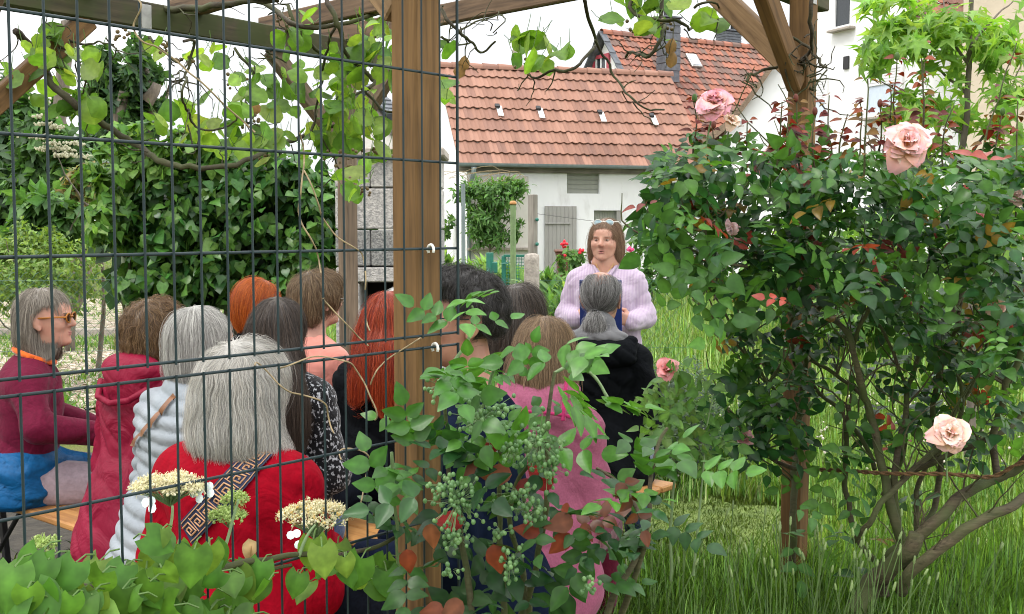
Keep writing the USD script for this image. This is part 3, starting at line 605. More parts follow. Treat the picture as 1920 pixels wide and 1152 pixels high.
for (x, y) in ((806, 470), (814, 655)):
    c = on_plane(x, y, FO + FN * .006, FN)
    a = np.linspace(-.4, 3.6, 9); v, f = tube([c + np.array([0, 0, 0]) + FN * .012 * math.cos(t) + np.array([0, 0, 1]) * .013 * math.sin(t) + D * .002 * t for t in a], .0035, 6); m_ = mesh('clip', v, f, 'clip_white', None, smooth=True); tag(m_, 'white plastic clip on the %s mesh panel at the post' % ('upper' if y < 600 else 'lower'), 'clip')

# ------------------------------------------------------------------ benches
def bench(d, e0, e1, label):
    b = thing('bench', label, 'bench', 'folding benches in rows')
    for w in (-1, 1):
        v, f, xf = obox(pg(d + w * .062, e0, .455), pg(d + w * .062, e1, .455), .118, .028, b=.006); mesh('seat_board', v, f, 'wood_bench', b, xf=xf)
    for e in (e0 - .3 if e0 > e1 else e0 + .3, e1 + .3 if e0 > e1 else e1 - .3):
        for w in (-1, 1): v, f, xf = obox(pg(d + w * .09, e, .0), pg(d + w * .06, e, .44), .035, .025, b=.003); mesh('leg', v, f, 'black_metal', b, xf=xf)
        v, f, xf = obox(pg(d - .08, e, .06), pg(d + .08, e, .06), .025, .02, b=.003); mesh('crossbar', v, f, 'black_metal', b, xf=xf)
        s = .35 if e < (e0 + e1) / 2 else -.35; v, f, xf = obox(pg(d, e, .08), pg(d, e + s, .43), .02, .012, b=.002); mesh('strut', v, f, 'black_metal', b, xf=xf)
    return b
bench(.12, .75, -1.75, 'orange varnished bench at the left under the woman in sunglasses')
bench(.30, -1.85, -2.55, 'short bench hidden behind the thick near post')
bench(-.40, -1.2, -2.5, 'bench under the woman in the bright red sweater')
bench(.66, -.35, -2.36, 'bench whose pale end shows under the pink hoodie')
bench(1.18, .35, -1.95, 'varnished bench seen left of the near post under the black hoodie')
bench(1.92, -.2, -1.86, 'bench whose end shows under the man in the black jacket')

# ------------------------------------------------------------------ wire netting fences, posts, gate
def netting(name, label, A, B, z0, z1, pitch, parent=None, mat='wire_net', r=.0017):
    A, B = np.asarray(A, float), np.asarray(B, float); L = np.linalg.norm(B - A); u = (B - A) / L; H = z1 - z0; pcs = []; nrm = np.cross(u, [0, 0, 1]); R_ = rng(3)
    k = -int(H / pitch)
    while k * pitch < L:
        for s in (1, -1):
            n = 7; t = np.linspace(0, 1, n); x = k * pitch + (t if s > 0 else 1 - t) * H
            p = A + u * x[:, None] + nrm * ((np.arange(n) % 2) * .004 * s)[:, None] + np.array([0, 0, 1.0]) * (z0 + t * H)[:, None] + (noise(np.stack([x * 1.5, t * 3, 0 * t], -1), 4) - .5)[:, None] * [.02, .02, .03]
            ok = (x >= 0) & (x <= L)
            if ok.sum() > 1: pcs.append(tube(p[ok], r, 3, False))
        k += 1
    v, f = cat_mesh(pcs)
    if parent is None: o = thing(name, label, 'wire netting'); mesh('wire_netting', v, f, mat, o)
    else: o = parent; mesh('wire_netting', v, f, mat, o)
    for z in (z0 + .02, (z0 + z1) / 2, z1 - .01):
        v, f = tube([A + [0, 0, z], (A + B) / 2 + [0, 0, z - .015], B + [0, 0, z]], r * 1.1, 4); mesh('strand_wire', v, f, mat, o)
    return o
nl = netting('netting_fence', 'sagging green diamond wire netting behind the left bench', at(-120, 600, 9.0) * [1, 1, 0], at(238, 600, 9.0) * [1, 1, 0], .0, 1.17, .085)
netting('', '', at(238, 600, 9.0) * [1, 1, 0], at(640, 600, 9.4) * [1, 1, 0], 0, 1.15, .085, parent=nl)
tips = [tube([at(x, 522, 9.0), at(x + 6, 514, 9.0), at(x + 12, 511, 9.0)], .0022, 4) for x in range(-100, 225, 23)]; 
for v, f in tips: mesh('wire_tip', v, f, 'wire_net', nl)
c = at(236, 560, 9.05) * [1, 1, 0]; zt = at(236, 436, 9.05)[2]
v, f = tube([c, c + [0, 0, zt - .01], c + [0, 0, zt]], [.03, .03, .026], 12); m_ = mesh('fence_post', v, f, 'post_pale', smooth=30); tag(m_, 'pale green weathered metal fence post in front of the ivy', 'fence post')
nr_ = netting('netting_fence', 'green diamond wire netting behind the speaker and the concrete post', at(800, 600, 9.3) * [1, 1, 0], at(1300, 600, 9.3) * [1, 1, 0], .0, 1.16, .075, r=.0012)
cp = at(997, 560, 9.2) * [1, 1, 0]; zt = at(997, 476, 9.2)[2]
h = zt; pr = np.array([[math.cos(a) * .066 * (1.12 if k % 2 else .95), math.sin(a) * .066 * (1.12 if k % 2 else .95)] for k, a in enumerate(np.arange(8) * np.pi / 4)])
rings = np.array([[[*(q * s), z] for q in np.vstack([pr, pr[:1]])] for z, s in ((0, 1.1), (h * .5, 1.04), (h - .05, 1.0), (h - .012, .93), (h, .6), (h + .002, .01))]); v, f = grid(rings)
v = v + (fbm(v * 22, 3, 2) - .5)[:, None] * .012; m_ = mesh('concrete_post', v + cp, f, 'concrete', smooth=True); tag(m_, 'stout rough concrete post with wire wound round it', 'post')
for z in (.80, .83): v, f = tube([cp + [math.cos(a) * .085, math.sin(a) * .085, z + .01 * math.sin(2 * a)] for a in np.linspace(0, 6.3, 12)], .003, 4); mesh('wound_wire', v, f, 'black_metal', m_)
c2 = at(999, 560, 9.4) * [1, 1, 0]; zt = at(999, 365, 9.4)[2]; v, f, xf = obox(c2, c2 + [0, 0, zt], .062, .062, up=E, b=.006); m_ = mesh('wooden_post', v, f, 'wood_old', xf=xf); tag(m_, 'slim weathered grey wooden post rising above the concrete post', 'post')
for (px, py) in ((1007, 412), (1007, 458)): v, f = ball(at(px, py, 9.36), .016); k_ = mesh('wire_insulator', v, f, 'gate_green', None, smooth=True); tag(k_, 'small turquoise wire insulator, the %s on the grey wooden post' % ('upper one' if py < 430 else 'lower one'), 'insulator')
v, f = tube([at(1006, 401, 9.4), at(1060, 408, 10.0), at(1180, 424, 11.0), at(1330, 432, 12)], .002, 4); m_ = mesh('strung_wire', v, f, 'black_metal'); tag(m_, 'thin wire strung from the grey wooden post past the speaker', 'wire')
c3 = at(962, 560, 12.0) * [1, 1, 0]; zt = at(962, 384, 12.0)[2]; gp_ = thing('green_post', 'round green painted post with a tan wooden cap', 'post')
v, f = tube([c3, c3 + [0, 0, zt]], .031, 12); mesh('post_shaft', v, f, 'post_green', gp_, smooth=30)
v, f = tube([c3 + [0, 0, zt], c3 + [0, 0, zt + .012], c3 + [0, 0, zt + .03], c3 + [0, 0, zt + .04]], [.036, .038, .034, .018], 12); mesh('post_cap', v, f, 'wood_bench', gp_, smooth=30)
c4 = at(869, 560, 13.0) * [1, 1, 0]; v, f = tube([c4, c4 + [0, 0, at(869, 345, 13.0)[2]]], .024, 10); m_ = mesh('steel_post', v, f, 'gutter', smooth=30); tag(m_, 'slender dark green steel post in front of the outbuilding corner', 'post')
gt = thing('garden_gate', 'turquoise green metal garden gate standing ajar left of the concrete post', 'gate')
Yg = 14.0
for x in (918.5, 944):
    a, b = at(x, 600, Yg) * [1, 1, 0], at(x, 474 if x < 930 else 480, Yg); w_ = .07 if x < 930 else .04; v, f, xf = obox(a, b, w_, w_, up=E, b=.006); mesh('gate_post', v, f, 'gate_green', gt, xf=xf)
v, f = tube([at(920, 505, Yg), at(884, 540, Yg - .3), at(872, 556, Yg - .4)], .02, 8); mesh('stay', v, f, 'gate_green', gt)
v, f = box(.08, .05, .14, at(927, 502, Yg), .01); mesh('lock_case', v, f, 'gate_green', gt)
v, f = tube([at(940, 495, Yg - .05), at(953, 494, Yg - .05)], .012, 6); mesh('latch', v, f, 'gate_green', gt)
for z in (480, 540, 598): v, f, xf = obox(at(944, z, Yg), at(984, z, Yg), .03, .03, b=.004); mesh('gate_rail', v, f, 'gate_green', gt, xf=xf)
bars = [tube([at(x, 598, Yg), at(x, 481, Yg)], .004, 4) for x in np.arange(948, 984, 5.)] + [tube([at(945, y, Yg), at(983, y, Yg)], .004, 4) for y in np.arange(486, 596, 6.)]; v, f = cat_mesh(bars); mesh('gate_mesh', v, f, 'gate_green', gt)

# wheelie bin
wb = thing('waste_bin', 'brown wheeled waste bin standing by the plank door', 'bin'); Yb = 22.6
c = at(1066, 560, Yb) * [1, 1, 0]; zt = at(1066, 472, Yb)[2]
P = np.array([[[x * s + c[0], y * s * 1.1 + c[1], z] for x, y in ((-.22, -.22), (.22, -.22), (.22, .22), (-.22, .22), (-.22, -.22))] for z, s in ((.03, .8), (zt - .12, 1.12), (zt - .06, 1.15), (zt - .06, 1.22), (zt - .02, 1.22))]); v, f = grid(P); mesh('bin_body', v, f, 'bin_brown', wb)
v, f = box(.58, .64, .06, c + [0, 0, zt + .01], .02); ld = mesh('lid', v, f, 'bin_brown', wb); v, f = tube([c + [-.2, .36, zt], c + [.2, .36, zt]], .02, 6); mesh('handle', v, f, 'bin_brown', wb)
for s in (-.2, .2): v, f = tube([c + [s - .02, .28, .1], c + [s + .02, .28, .1]], .1, 12); mesh('wheel', v, f, 'black_metal', wb)

# ------------------------------------------------------------------ block-built garden fireplace behind the pergola, with its opening
fpz = thing('garden_fireplace', 'grey concrete block garden fireplace with a dark opening behind the far post', 'fireplace')
Yf = 7.6; bx = lambda x: at(x, 428, Yf)[0]; xl, xr = bx(628), bx(826); bz = lambda y: at(700, y, Yf)[2]
R_ = rng(9)
courses = [(bz(352), bz(296)), (bz(430), bz(353)), (bz(500), bz(431)), (bz(530), bz(501))]
for k, (z0, z1) in enumerate(courses):
    xs = [xl, xl + .42, xr] if k % 2 else [xl, xl + .24, xl + .62, xr]
    if k == 3: xs = [xl, xr]
    for a, b in zip(xs, xs[1:]):
        v, f = box(b - a - .006, .5, z1 - z0 - .004, ((a + b) / 2, Yf + .25 + R_.normal(0, .004), (z0 + z1) / 2), .008); mesh('block', v, f, 'block_dark' if k == 2 else 'block', fpz)
z0 = bz(531)
for a, b in ((xl, xl + .16), (xr - .14, xr)):
    for k in range(5): h_ = z0 / 5; v, f = box(b - a, .5, h_ - .004, ((a + b) / 2, Yf + .25, (k + .5) * h_), .008); mesh('block', v, f, 'block', fpz)
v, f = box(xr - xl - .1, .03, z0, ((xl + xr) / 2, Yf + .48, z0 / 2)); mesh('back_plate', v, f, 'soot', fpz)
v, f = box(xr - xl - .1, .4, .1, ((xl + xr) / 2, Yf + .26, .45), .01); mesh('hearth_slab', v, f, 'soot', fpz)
v, f = box(xr - xl + .06, .6, .06, ((xl + xr) / 2, Yf + .25, bz(294) + .03), .01); mesh('cap_slab', v, f, 'concrete', fpz)
# small tiled lean-to roof beyond it
sr = thing('shed', 'small shed with dark tiled verge behind the fireplace', 'shed')
p0, p1 = at(686, 166, 10.5), at(742, 222, 10.2); dep = np.array([-.7, 1.6, 0])
mesh('roof', np.array([p0, p1, p1 + dep, p0 + dep, p0 - [0, 0, .07], p1 - [0, 0, .07], p1 + dep - [0, 0, .07], p0 + dep - [0, 0, .07]]), [[0, 1, 2, 3], [4, 7, 6, 5], [0, 4, 5, 1], [1, 5, 6, 2]], 'slate', sr)
for k in range(7):
    a = p0 + (p1 - p0) * (k / 7) + [0, -.02, .03]; b = p0 + (p1 - p0) * ((k + 1.15) / 7) + [0, -.02, .045]; v, f, xf = obox(a, b, .2, .03, b=.005); mesh('verge_tile', v, f, 'slate', sr, xf=xf)
v, f, xf = obox(p0 - [.02, .02, .12], p1 - [.02, .02, .12], .04, .09); mesh('rafter', v, f, 'wood_old', sr, xf=xf)
q = [p0 - [.3, 0, .2], p1 - [.02, 0, .15], (p1 - [.02, 0, 0]) * [1, 1, 0], (p0 - [.3, 0, 0]) * [1, 1, 0]]; mesh('wall', np.array(q), [[0, 1, 2, 3]], 'plaster_patch', sr)
# ------------------------------------------------------------------ people: smooth bodies out of blended volumes
def cap(a, b, ra, rb=None):
    a, b, rb = np.array(a, float), np.array(b, float), ra if rb is None else rb; m = max(ra, rb)
    ab = b - a; L2 = ab @ ab + 1e-12
    def fn(x, y, z):
        t = np.clip(((x - a[0]) * ab[0] + (y - a[1]) * ab[1] + (z - a[2]) * ab[2]) / L2, 0, 1)
        return np.sqrt((x - a[0] - ab[0] * t) ** 2 + (y - a[1] - ab[1] * t) ** 2 + (z - a[2] - ab[2] * t) ** 2) - (ra + (rb - ra) * t)
    return fn, np.minimum(a, b) - m, np.maximum(a, b) + m
def ell(c, r, yaw=0.0, pitch=0.0):
    c, r = np.array(c, float), np.array(r, float); cy, sy, cp_, sp_ = math.cos(yaw), math.sin(yaw), math.cos(pitch), math.sin(pitch)
    def fn(x, y, z):
        X, Y, Z = x - c[0], y - c[1], z - c[2]; X, Y = X * cy + Y * sy, -X * sy + Y * cy; Y, Z = Y * cp_ + Z * sp_, -Y * sp_ + Z * cp_
        k0 = np.sqrt((X / r[0]) ** 2 + (Y / r[1]) ** 2 + (Z / r[2]) ** 2); k1 = np.sqrt((X / r[0] ** 2) ** 2 + (Y / r[1] ** 2) ** 2 + (Z / r[2] ** 2) ** 2)
        return k0 * (k0 - 1) / (k1 + 1e-9)
    m = r.max(); return fn, c - m, c + m
def moved(prim, Rm, t):
    """The volume turned by Rm and moved by t."""
    fn, lo, hi = prim; t = np.asarray(t, float)
    def g(x, y, z):
        X, Y, Z = x - t[0], y - t[1], z - t[2]
        return fn(Rm[0, 0] * X + Rm[1, 0] * Y + Rm[2, 0] * Z, Rm[0, 1] * X + Rm[1, 1] * Y + Rm[2, 1] * Z, Rm[0, 2] * X + Rm[1, 2] * Y + Rm[2, 2] * Z)
    cs = np.array([[x, y, z] for x in (lo[0], hi[0]) for y in (lo[1], hi[1]) for z in (lo[2], hi[2])]) @ Rm.T + t
    return g, cs.min(0), cs.max(0)
def smin(a, b, k):
    h = np.clip(.5 + .5 * (b - a) / k, 0, 1); return b + (a - b) * h - k * h * (1 - h)
class Field:
    def __init__(s, xs, ys, zs): s.ax = [np.asarray(a, float) for a in (xs, ys, zs)]; s.v = np.full([len(a) for a in s.ax], .5)
    def block(s, lo, hi, m):
        i0 = [max(0, np.searchsorted(a, l - m) - 1) for a, l in zip(s.ax, lo)]; i1 = [min(len(a), np.searchsorted(a, h + m) + 1) for a, h in zip(s.ax, hi)]
        return tuple(slice(a, b) for a, b in zip(i0, i1))
    def add(s, prim, k=.02, sub=False):
        fn, lo, hi = prim; b = s.block(lo, hi, k + .02)
        if any(q.stop <= q.start for q in b): return
        x, y, z = s.ax[0][b[0]][:, None, None], s.ax[1][b[1]][None, :, None], s.ax[2][b[2]][None, None, :]; d = fn(x, y, z)
        s.v[b] = -smin(-s.v[b], d, k) if sub else smin(s.v[b], d, k)
    def mesh(s):
        """Surface nets."""
        v, (xs, ys, zs) = s.v, s.ax; ins = v < 0; sh = np.array(v.shape) - 1
        acc = [np.zeros(sh.prod()) for _ in range(4)]; quads_ = []
        for a in range(3):
            sl0 = [slice(None)] * 3; sl1 = [slice(None)] * 3; sl0[a], sl1[a] = slice(None, -1), slice(1, None)
            idx = np.argwhere(ins[tuple(sl0)] != ins[tuple(sl1)]); j = idx.copy(); j[:, a] += 1
            v0, v1 = v[tuple(idx.T)], v[tuple(j.T)]; t = v0 / (v0 - v1); p = [s.ax[q][idx[:, q]] for q in range(3)]; p[a] = p[a] + t * (s.ax[a][j[:, a]] - s.ax[a][idx[:, a]])
            b, c = (a + 1) % 3, (a + 2) % 3; cells = []
            for db, dc in ((-1, -1), (0, -1), (0, 0), (-1, 0)):
                q = idx.copy(); q[:, b] += db; q[:, c] += dc; ok = (q >= 0).all(1) & (q < sh).all(1); lin = np.where(ok, (q[:, 0] * sh[1] + q[:, 1]) * sh[2] + q[:, 2], -1); cells.append(lin)
                for r_, val in enumerate([*p, np.ones(len(idx))]): np.add.at(acc[r_], lin[ok], val[ok]) if len(idx) < 50 else acc[r_].__iadd__(np.bincount(lin[ok], val[ok], sh.prod()))
            Q = np.stack(cells, 1); Q = np.where((v0 < 0)[:, None], Q, Q[:, ::-1]); quads_.append(Q[(Q >= 0).all(1)])
        Q = np.vstack(quads_); used, inv = np.unique(Q, return_inverse=True); n = acc[3][used]
        return np.stack([acc[k][used] / n for k in range(3)], -1), inv.reshape(Q.shape)
def steps(lo, hi, h, fine=None):
    if not fine: return np.arange(lo, hi + h, h)
    a, b, hf = fine; return np.concatenate([np.arange(lo, a, h), np.arange(a, b, hf), np.arange(b, hi + h, h)])
def rot_z(a): c, s = math.cos(a), math.sin(a); return np.array([[c, -s, 0], [s, c, 0], [0, 0, 1.0]])
def rot_x(a): c, s = math.cos(a), math.sin(a); return np.array([[1.0, 0, 0], [0, c, -s], [0, s, c]])

# materials of skin, hair, cloth
def fabric(name, col, col2=None, scale=60, rough=.85, bump=.25, bscale=220, stretch=None, sheen=.25, ramp=(.35, .65), fold=.5, spec=.2):
    c = np.array(col); c2 = np.array(col2) if col2 is not None else c * .82
    M[name] = usdkit.material(stage, f'/World/Looks/{name}', {'tc': ('texture_coordinate', {}), 'mp': ('mapping', {'scale': stretch or (1, 1, 1)}), 'n': ('noise_texture', dict(scale=scale, detail=3.0)), 'r': ('rgb_ramp', {'ramp': [(ramp[0], c2), (ramp[1], c)]}),
        'n2': ('noise_texture', dict(scale=bscale, detail=2.0)), 'n3': ('noise_texture', dict(scale=9.0, detail=3.0, distortion=1.2)), 'b': ('bump', dict(strength=bump, distance=.002)), 'b2': ('bump', dict(strength=fold, distance=.02)), 'p': ('principled_bsdf', dict(roughness=rough, specular_ior_level=spec, sheen_weight=sheen, sheen_roughness=.4))},
        [('tc.object', 'mp.vector'), ('mp.vector', 'n.vector'), ('n.fac', 'r.fac'), ('r.color', 'p.base_color'), ('tc.object', 'n2.vector'), ('tc.object', 'n3.vector'), ('n3.fac', 'b2.height'), ('b2.normal', 'b.normal'), ('n2.fac', 'b.height'), ('b.normal', 'p.normal')], surface='p.BSDF')
plain('skin', (.45, .245, .175), .5, .12, 18, bump=.06, bscale=140, col2=(.40, .19, .135), sss=.12)
plain('skin_tan', (.37, .19, .125), .5, .12, 18, bump=.06, bscale=140, col2=(.30, .14, .095), sss=.1)
def hair_mat(name, a, b, rough=.35):
    M[name] = usdkit.material(stage, f'/World/Looks/{name}', {'h': ('hair_info', {}), 'w': ('white_noise_texture', {'dimensions': '1D'}), 'at': ('attribute', {'attribute': 'col'}), 'p': ('principled_bsdf', dict(roughness=rough, specular_ior_level=.35))}, [('at.color', 'p.base_color')], surface='p.BSDF')
hair_mat('hair', 0, 0)
SKIN = 'skin'
FINGER = [(-.030, .088, .072, .0075), (-.010, .096, .080, .0080), (.011, .094, .076, .0080), (.030, .084, .060, .0070)]
def hand(Rm, t, side=1, curl=1.0, h=.0045):
    """A hand in its own frame: palm along +y from the wrist at the origin, its back towards +z, thumb towards -x * side."""
    F = Field(np.arange(-.075, .08, h), np.arange(-.03, .20, h), np.arange(-.09, .04, h)); s = side
    F.add(cap((0, -.02, 0), (0, .02, 0), .026, .028), .01)
    for x in (-.026, -.009, .009, .026): F.add(cap((s * x * .7, .015, 0), (s * x, .085, 0), .015, .0125), .018)
    for x, y, L, r in FINGER:
        p = np.array([s * x, y, .002]); a = 0.0; d = np.array([s * x * .8, 1, 0]) 
        for k, (fr, da) in enumerate(((.45, .55), (.32, .75), (.23, .55))):
            a += da * curl; q = p + L * fr * unit(np.array([d[0] * .25, math.cos(a), -math.sin(a)])); F.add(cap(p, q, r * (1 - .10 * k), r * (.92 - .10 * k)), .004); p = q
    p = np.array([-s * .022, .022, -.006]); q = p + [-s * .030, .030, -.016]; w = q + np.array([s * .004, .028, -.014]) ; u = w + np.array([s * .012, .018, -.006])
    F.add(cap(p, q, .016, .011), .012); F.add(cap(q, w, .0105, .0095), .004); F.add(cap(w, u, .0095, .0075), .003)
    v, f = F.mesh(); return v @ np.asarray(Rm).T + t, f
def head_prims(face=1.0, w=1.0):
    """A head in its own frame: origin at its middle, +y where it looks; chin at -.112, crown at +.115."""
    return [(cap((0, -.012, .028), (0, .004, .026), .078, .078), .0), (ell((0, -.018, .03), (.077 * w, .097, .086)), .02), (ell((0, .030, -.030), (.066 * w, .066, .080)), .03), (ell((0, .048, -.080), (.042 * w, .040, .034)), .03),
            (ell((0, .072, .038), (.052, .022, .030)), .02), (cap((-.034, .082, .018), (.034, .082, .018), .011), .012), (cap((0, .090, .012), (0, .110, -.022), .0085, .0125), .010), (cap((-.013, .096, -.026), (.013, .096, -.026), .0085), .007),
            (cap((-.016, .088, -.056), (.016, .088, -.056), .0075), .007), (cap((-.014, .086, -.066), (.014, .086, -.066), .0085), .007), (ell((0, .082, -.094), (.022, .018, .016)), .016),
            (ell((-.040, .066, -.022), (.024, .026, .022)), .02), (ell((.040, .066, -.022), (.024, .026, .022)), .02)]
SOCKETS = [ell((s * .031, .104, .004), (.018, .019, .0115)) for s in (-1, 1)]
def ear_prims(s): return [(ell((s * .079, -.008, -.008), (.010, .019, .032), yaw=s * .35), .006), (ell((s * .083, -.012, .004), (.006, .022, .026), yaw=s * .5), .004), (ell((s * .079, .002, -.036), (.007, .010, .012)), .006)]
class Figure:
    """A person; joints in a frame whose origin lies on the ground under the pelvis, x to the person's right, y ahead."""
    def __init__(s, label, pos, yaw, top, head_yaw=0.0, head_pitch=0.0, lean=0.04, wide=1.0, standing=False, seat=.47, skin='skin', hs=1.0, arms=None, face_w=1.0, tilt=0.0):
        s.R, s.pos, s.skin, s.hs, s.face_w = rot_z(-yaw), np.array([pos[0], pos[1], 0.0]), skin, hs, face_w
        s.p = thing('person', label, 'person', None if standing else 'listeners seated on the benches'); s.standing = standing
        base = .86 if standing else seat; s.k = k = (top - base) / (.76 if standing else .905); s.w = w = wide
        s.pel = np.array([0, 0, base + (.06 if standing else .11)]); s.z = lambda h: base + h * k
        L = lambda h: lean * h * 1.0
        if standing: zs = dict(waist=.20, chest=.345, sh=.395, neck=.53, head=.645)
        else: zs = dict(waist=.30, chest=.455, sh=.510, neck=.645, head=.795)
        s.waist, s.chest, s.neck = (np.array([0, L(zs[q]) - o, s.z(zs[q])]) for q, o in (('waist', .015), ('chest', .02), ('neck', .025)))
        s.sh = [np.array([q * .158 * w, L(zs['sh']) - .025, s.z(zs['sh'])]) for q in (-1, 1)]
        s.head = np.array([0, L(zs['head']) + .015, top - .115 * hs]); s.HR = rot_z(-head_yaw) @ rot_x(head_pitch) @ np.array([[math.cos(tilt), 0, math.sin(tilt)], [0, 1, 0], [-math.sin(tilt), 0, math.cos(tilt)]])
        s.elbow = [np.array([q * .222 * w, L(.3) - .02, s.z(zs['sh']) - .285 * k]) for q in (-1, 1)]
        s.wrist = [np.array([q * .10, .27, s.pel[2] + .10]) for q in (-1, 1)]
        if arms: s.elbow, s.wrist = [np.array(a) for a in arms[0]], [np.array(a) for a in arms[1]]
        if standing:
            s.hip = [np.array([q * .09 * w, 0, .84]) for q in (-1, 1)]; s.knee = [np.array([q * .10, .02, .46]) for q in (-1, 1)]; s.ank = [np.array([q * .11, -.01, .08]) for q in (-1, 1)]
        else:
            s.hip = [np.array([q * .095 * w, .02, seat + .085]) for q in (-1, 1)]; s.knee = [np.array([q * .12, .44, seat + .04]) for q in (-1, 1)]; s.ank = [np.array([q * .12, .42, .08]) for q in (-1, 1)]
    def world(s, v): return np.asarray(v) @ s.R.T + s.pos
    def H(s, prim): return moved((lambda x, y, z, f=prim[0], q=s.hs: f(x / q, y / q, z / q) * q, np.asarray(prim[1]) * s.hs, np.asarray(prim[2]) * s.hs), s.HR, s.head)
    def hp(s, v): return s.world((np.asarray(v) * s.hs) @ s.HR.T + s.head)
    def put(s, name, v, f, mat, parent=None, **kw): return mesh(name, s.world(v), f, mat, parent or s.p, smooth=True, **kw)
    def torso(s, F, g, k=.05, shoulder=True):
        w = s.w; pw = .165 * w + g; F.add(ell(s.pel + [0, -.01, 0], (pw + .01, .135 * w + g, .15 + g)), k); F.add(ell(s.waist, (.145 * w + g, .108 * w + g, .19)), k)
        F.add(ell(s.chest, (.160 * w + g, .112 * w + g, .19 * s.k)), k)
        a, b = s.sh; F.add(cap(a * [.8, 1, 1] + [0, 0, -.005], b * [.8, 1, 1] + [0, 0, -.005], .052 + g), k)
        for q in (a, b): F.add(cap(q * [.26, 1, 1] + [0, .005, .062], q * [.9, 1, 1] + [0, 0, .0], .036 + g, .046 + g), .04)
    def arm(s, F, i, g, to=1.0, k=.03):
        a, e, w_ = s.sh[i], s.elbow[i], s.wrist[i]; F.add(cap(a, a + (e - a) * min(1, to * 2), .050 * s.w + g, .042 + g), k)
        if to > .5: q = e + (w_ - e) * (to * 2 - 1); F.add(cap(e, q, .045 + g, .034 + g * .8), .025)
    def body(s, hands=(True, True), hand_rot=None, curl=1.0, ears=True):
        hx, hy, hz = s.head; m = .125 * s.hs; hf = .0048
        F = Field(steps(-.42, .42, .017, (hx - m, hx + m, hf)), steps(-.28, .62, .017, (hy - m - .01, hy + m + .02, hf)), steps(0.0, s.head[2] + .15, .017, (hz - m - .03, hz + m, hf)))
        s.torso(F, -.012)
        for i in (0, 1):
            s.arm(F, i, -.008); F.add(cap(s.hip[i], s.knee[i], .078, .055), .03); F.add(cap(s.knee[i], s.ank[i], .052, .036), .02); F.add(cap(s.ank[i] + [0, -.03, -.04], s.ank[i] + [0, .15, -.05], .036, .028), .02)
        F.add(cap(s.neck - [0, 0, .06], s.head + s.HR @ np.array([0, -.015, -.05]) * s.hs, .062, .054 * (1 + .3 * (s.w - 1))), .03)
        for pr, k in head_prims(w=s.face_w): F.add(s.H(pr), k or .02)
        for so in SOCKETS: F.add(s.H(so), .008, sub=True)
        if ears:
            for q in (-1, 1):
                for pr, k in ear_prims(q): F.add(s.H(pr), k)
        pcs = [F.mesh()]
        for i in (0, 1):
            if hands[i]:
                w_, e = s.wrist[i], s.elbow[i]
                if hand_rot and hand_rot[i] is not None: Rm = hand_rot[i]
                else:
                    y = unit(unit(w_ - e) + [0, 0, -.35]); z = unit(np.array([0, 0, 1]) - y * y[2]); Rm = np.column_stack([np.cross(y, z), y, z])
                pcs.append(hand(Rm, w_, -1 if i == 0 else 1, curl))
        v, f = cat_mesh(pcs); s.b = s.put('body', v, f, s.skin)
        ft = Field(np.arange(-.22, .22, .012), np.arange(-.12, .66, .012), np.arange(-.01, .16, .012))
        for i in (0, 1): ft.add(cap(s.ank[i] + [0, -.03, -.035], s.ank[i] + [0, .16, -.045], .042, .033), .02); ft.add(cap(s.ank[i], s.ank[i] + [0, 0, .05], .044, .044), .02)
        v, f = ft.mesh(); v[:, 2] = np.maximum(v[:, 2], .004); s.put('shoes', v, f, 'cloth_dark')
    def trousers(s, mat='denim', g=.016):
        F = Field(steps(-.34, .34, .017), steps(-.26, .62, .017), steps(.08, s.pel[2] + .24, .017)); F.add(ell(s.pel + [0, -.01, -.01], (.165 * s.w + g, .135 * s.w + g, .14 + g)), .04)
        for i in (0, 1): F.add(cap(s.hip[i], s.knee[i], .088 * (.5 + .5 * s.w) + g, .062 + g), .03); F.add(cap(s.knee[i], s.ank[i] + [0, 0, .06], .060 + g, .045 + g), .02)
        v, f = F.mesh(); s.put('trousers', v + s.fold(v, .006, 9, 3), f, mat)
    def fold(s, v, amp, freq, seed, st=(1, 1, 1.6)):
        q = v @ np.array([[.8, 0, .6], [0, 1, 0], [-.6, 0, .8]]); n = (fbm(v * freq * np.array(st) * .7 + seed * 7.3, 2, seed) - .5) * 1.3 * amp - amp * (1 - np.abs(2 * noise(q * np.array([freq * .5, freq * .5, freq * 1.7]) + seed * 3.1, seed) - 1)) ** 4; d = v - np.array([0, 0, 0]); c = unit((v - s.chest) * [1, 1, .25]); return c * n[:, None]
    def top(s, name, mat, g=.022, sleeve=1.0, hem=-.04, collar=True, amp=.010, seed=1, flare=0.0, h=.0105, disp=None, neck_r=.072, extra=None, col=None, freq=9):
        lo = s.pel[2] + hem; F = Field(steps(-.46 * s.w, .46 * s.w, h), steps(-.32, .5, h), steps(lo - .02, s.neck[2] + .09, h)); s.torso(F, g)
        if flare or hem < -.08: F.add(cap(s.pel + [0, -.03, 0], np.array([0, -.05, lo + .05]), .16 * s.w + g, .17 * s.w + g + flare), .06); F.add(ell(np.array([0, -.04, lo + .08]), (.20 * s.w + g + flare, .15 * s.w + g + flare, .16)), .06)
        for i in (0, 1): s.arm(F, i, g * .8, sleeve)
        if collar: F.add(cap(s.neck - [0, 0, .05], s.neck + [0, .004, .015], .078 + g * .3, .062 + g * .2), .035)
        for pr, k in (extra or []): F.add(pr, k)
        F.v = np.maximum(F.v, (lo - F.ax[2])[None, None, :])
        v, f = F.mesh(); v = v + s.fold(v, amp, freq, seed)
        if disp is not None: v = v + vnormals(v, f) * disp(v)[:, None]
        s.cloth = (v, f); return s.put(name, v, f, mat, col=None if col is None else col(v))
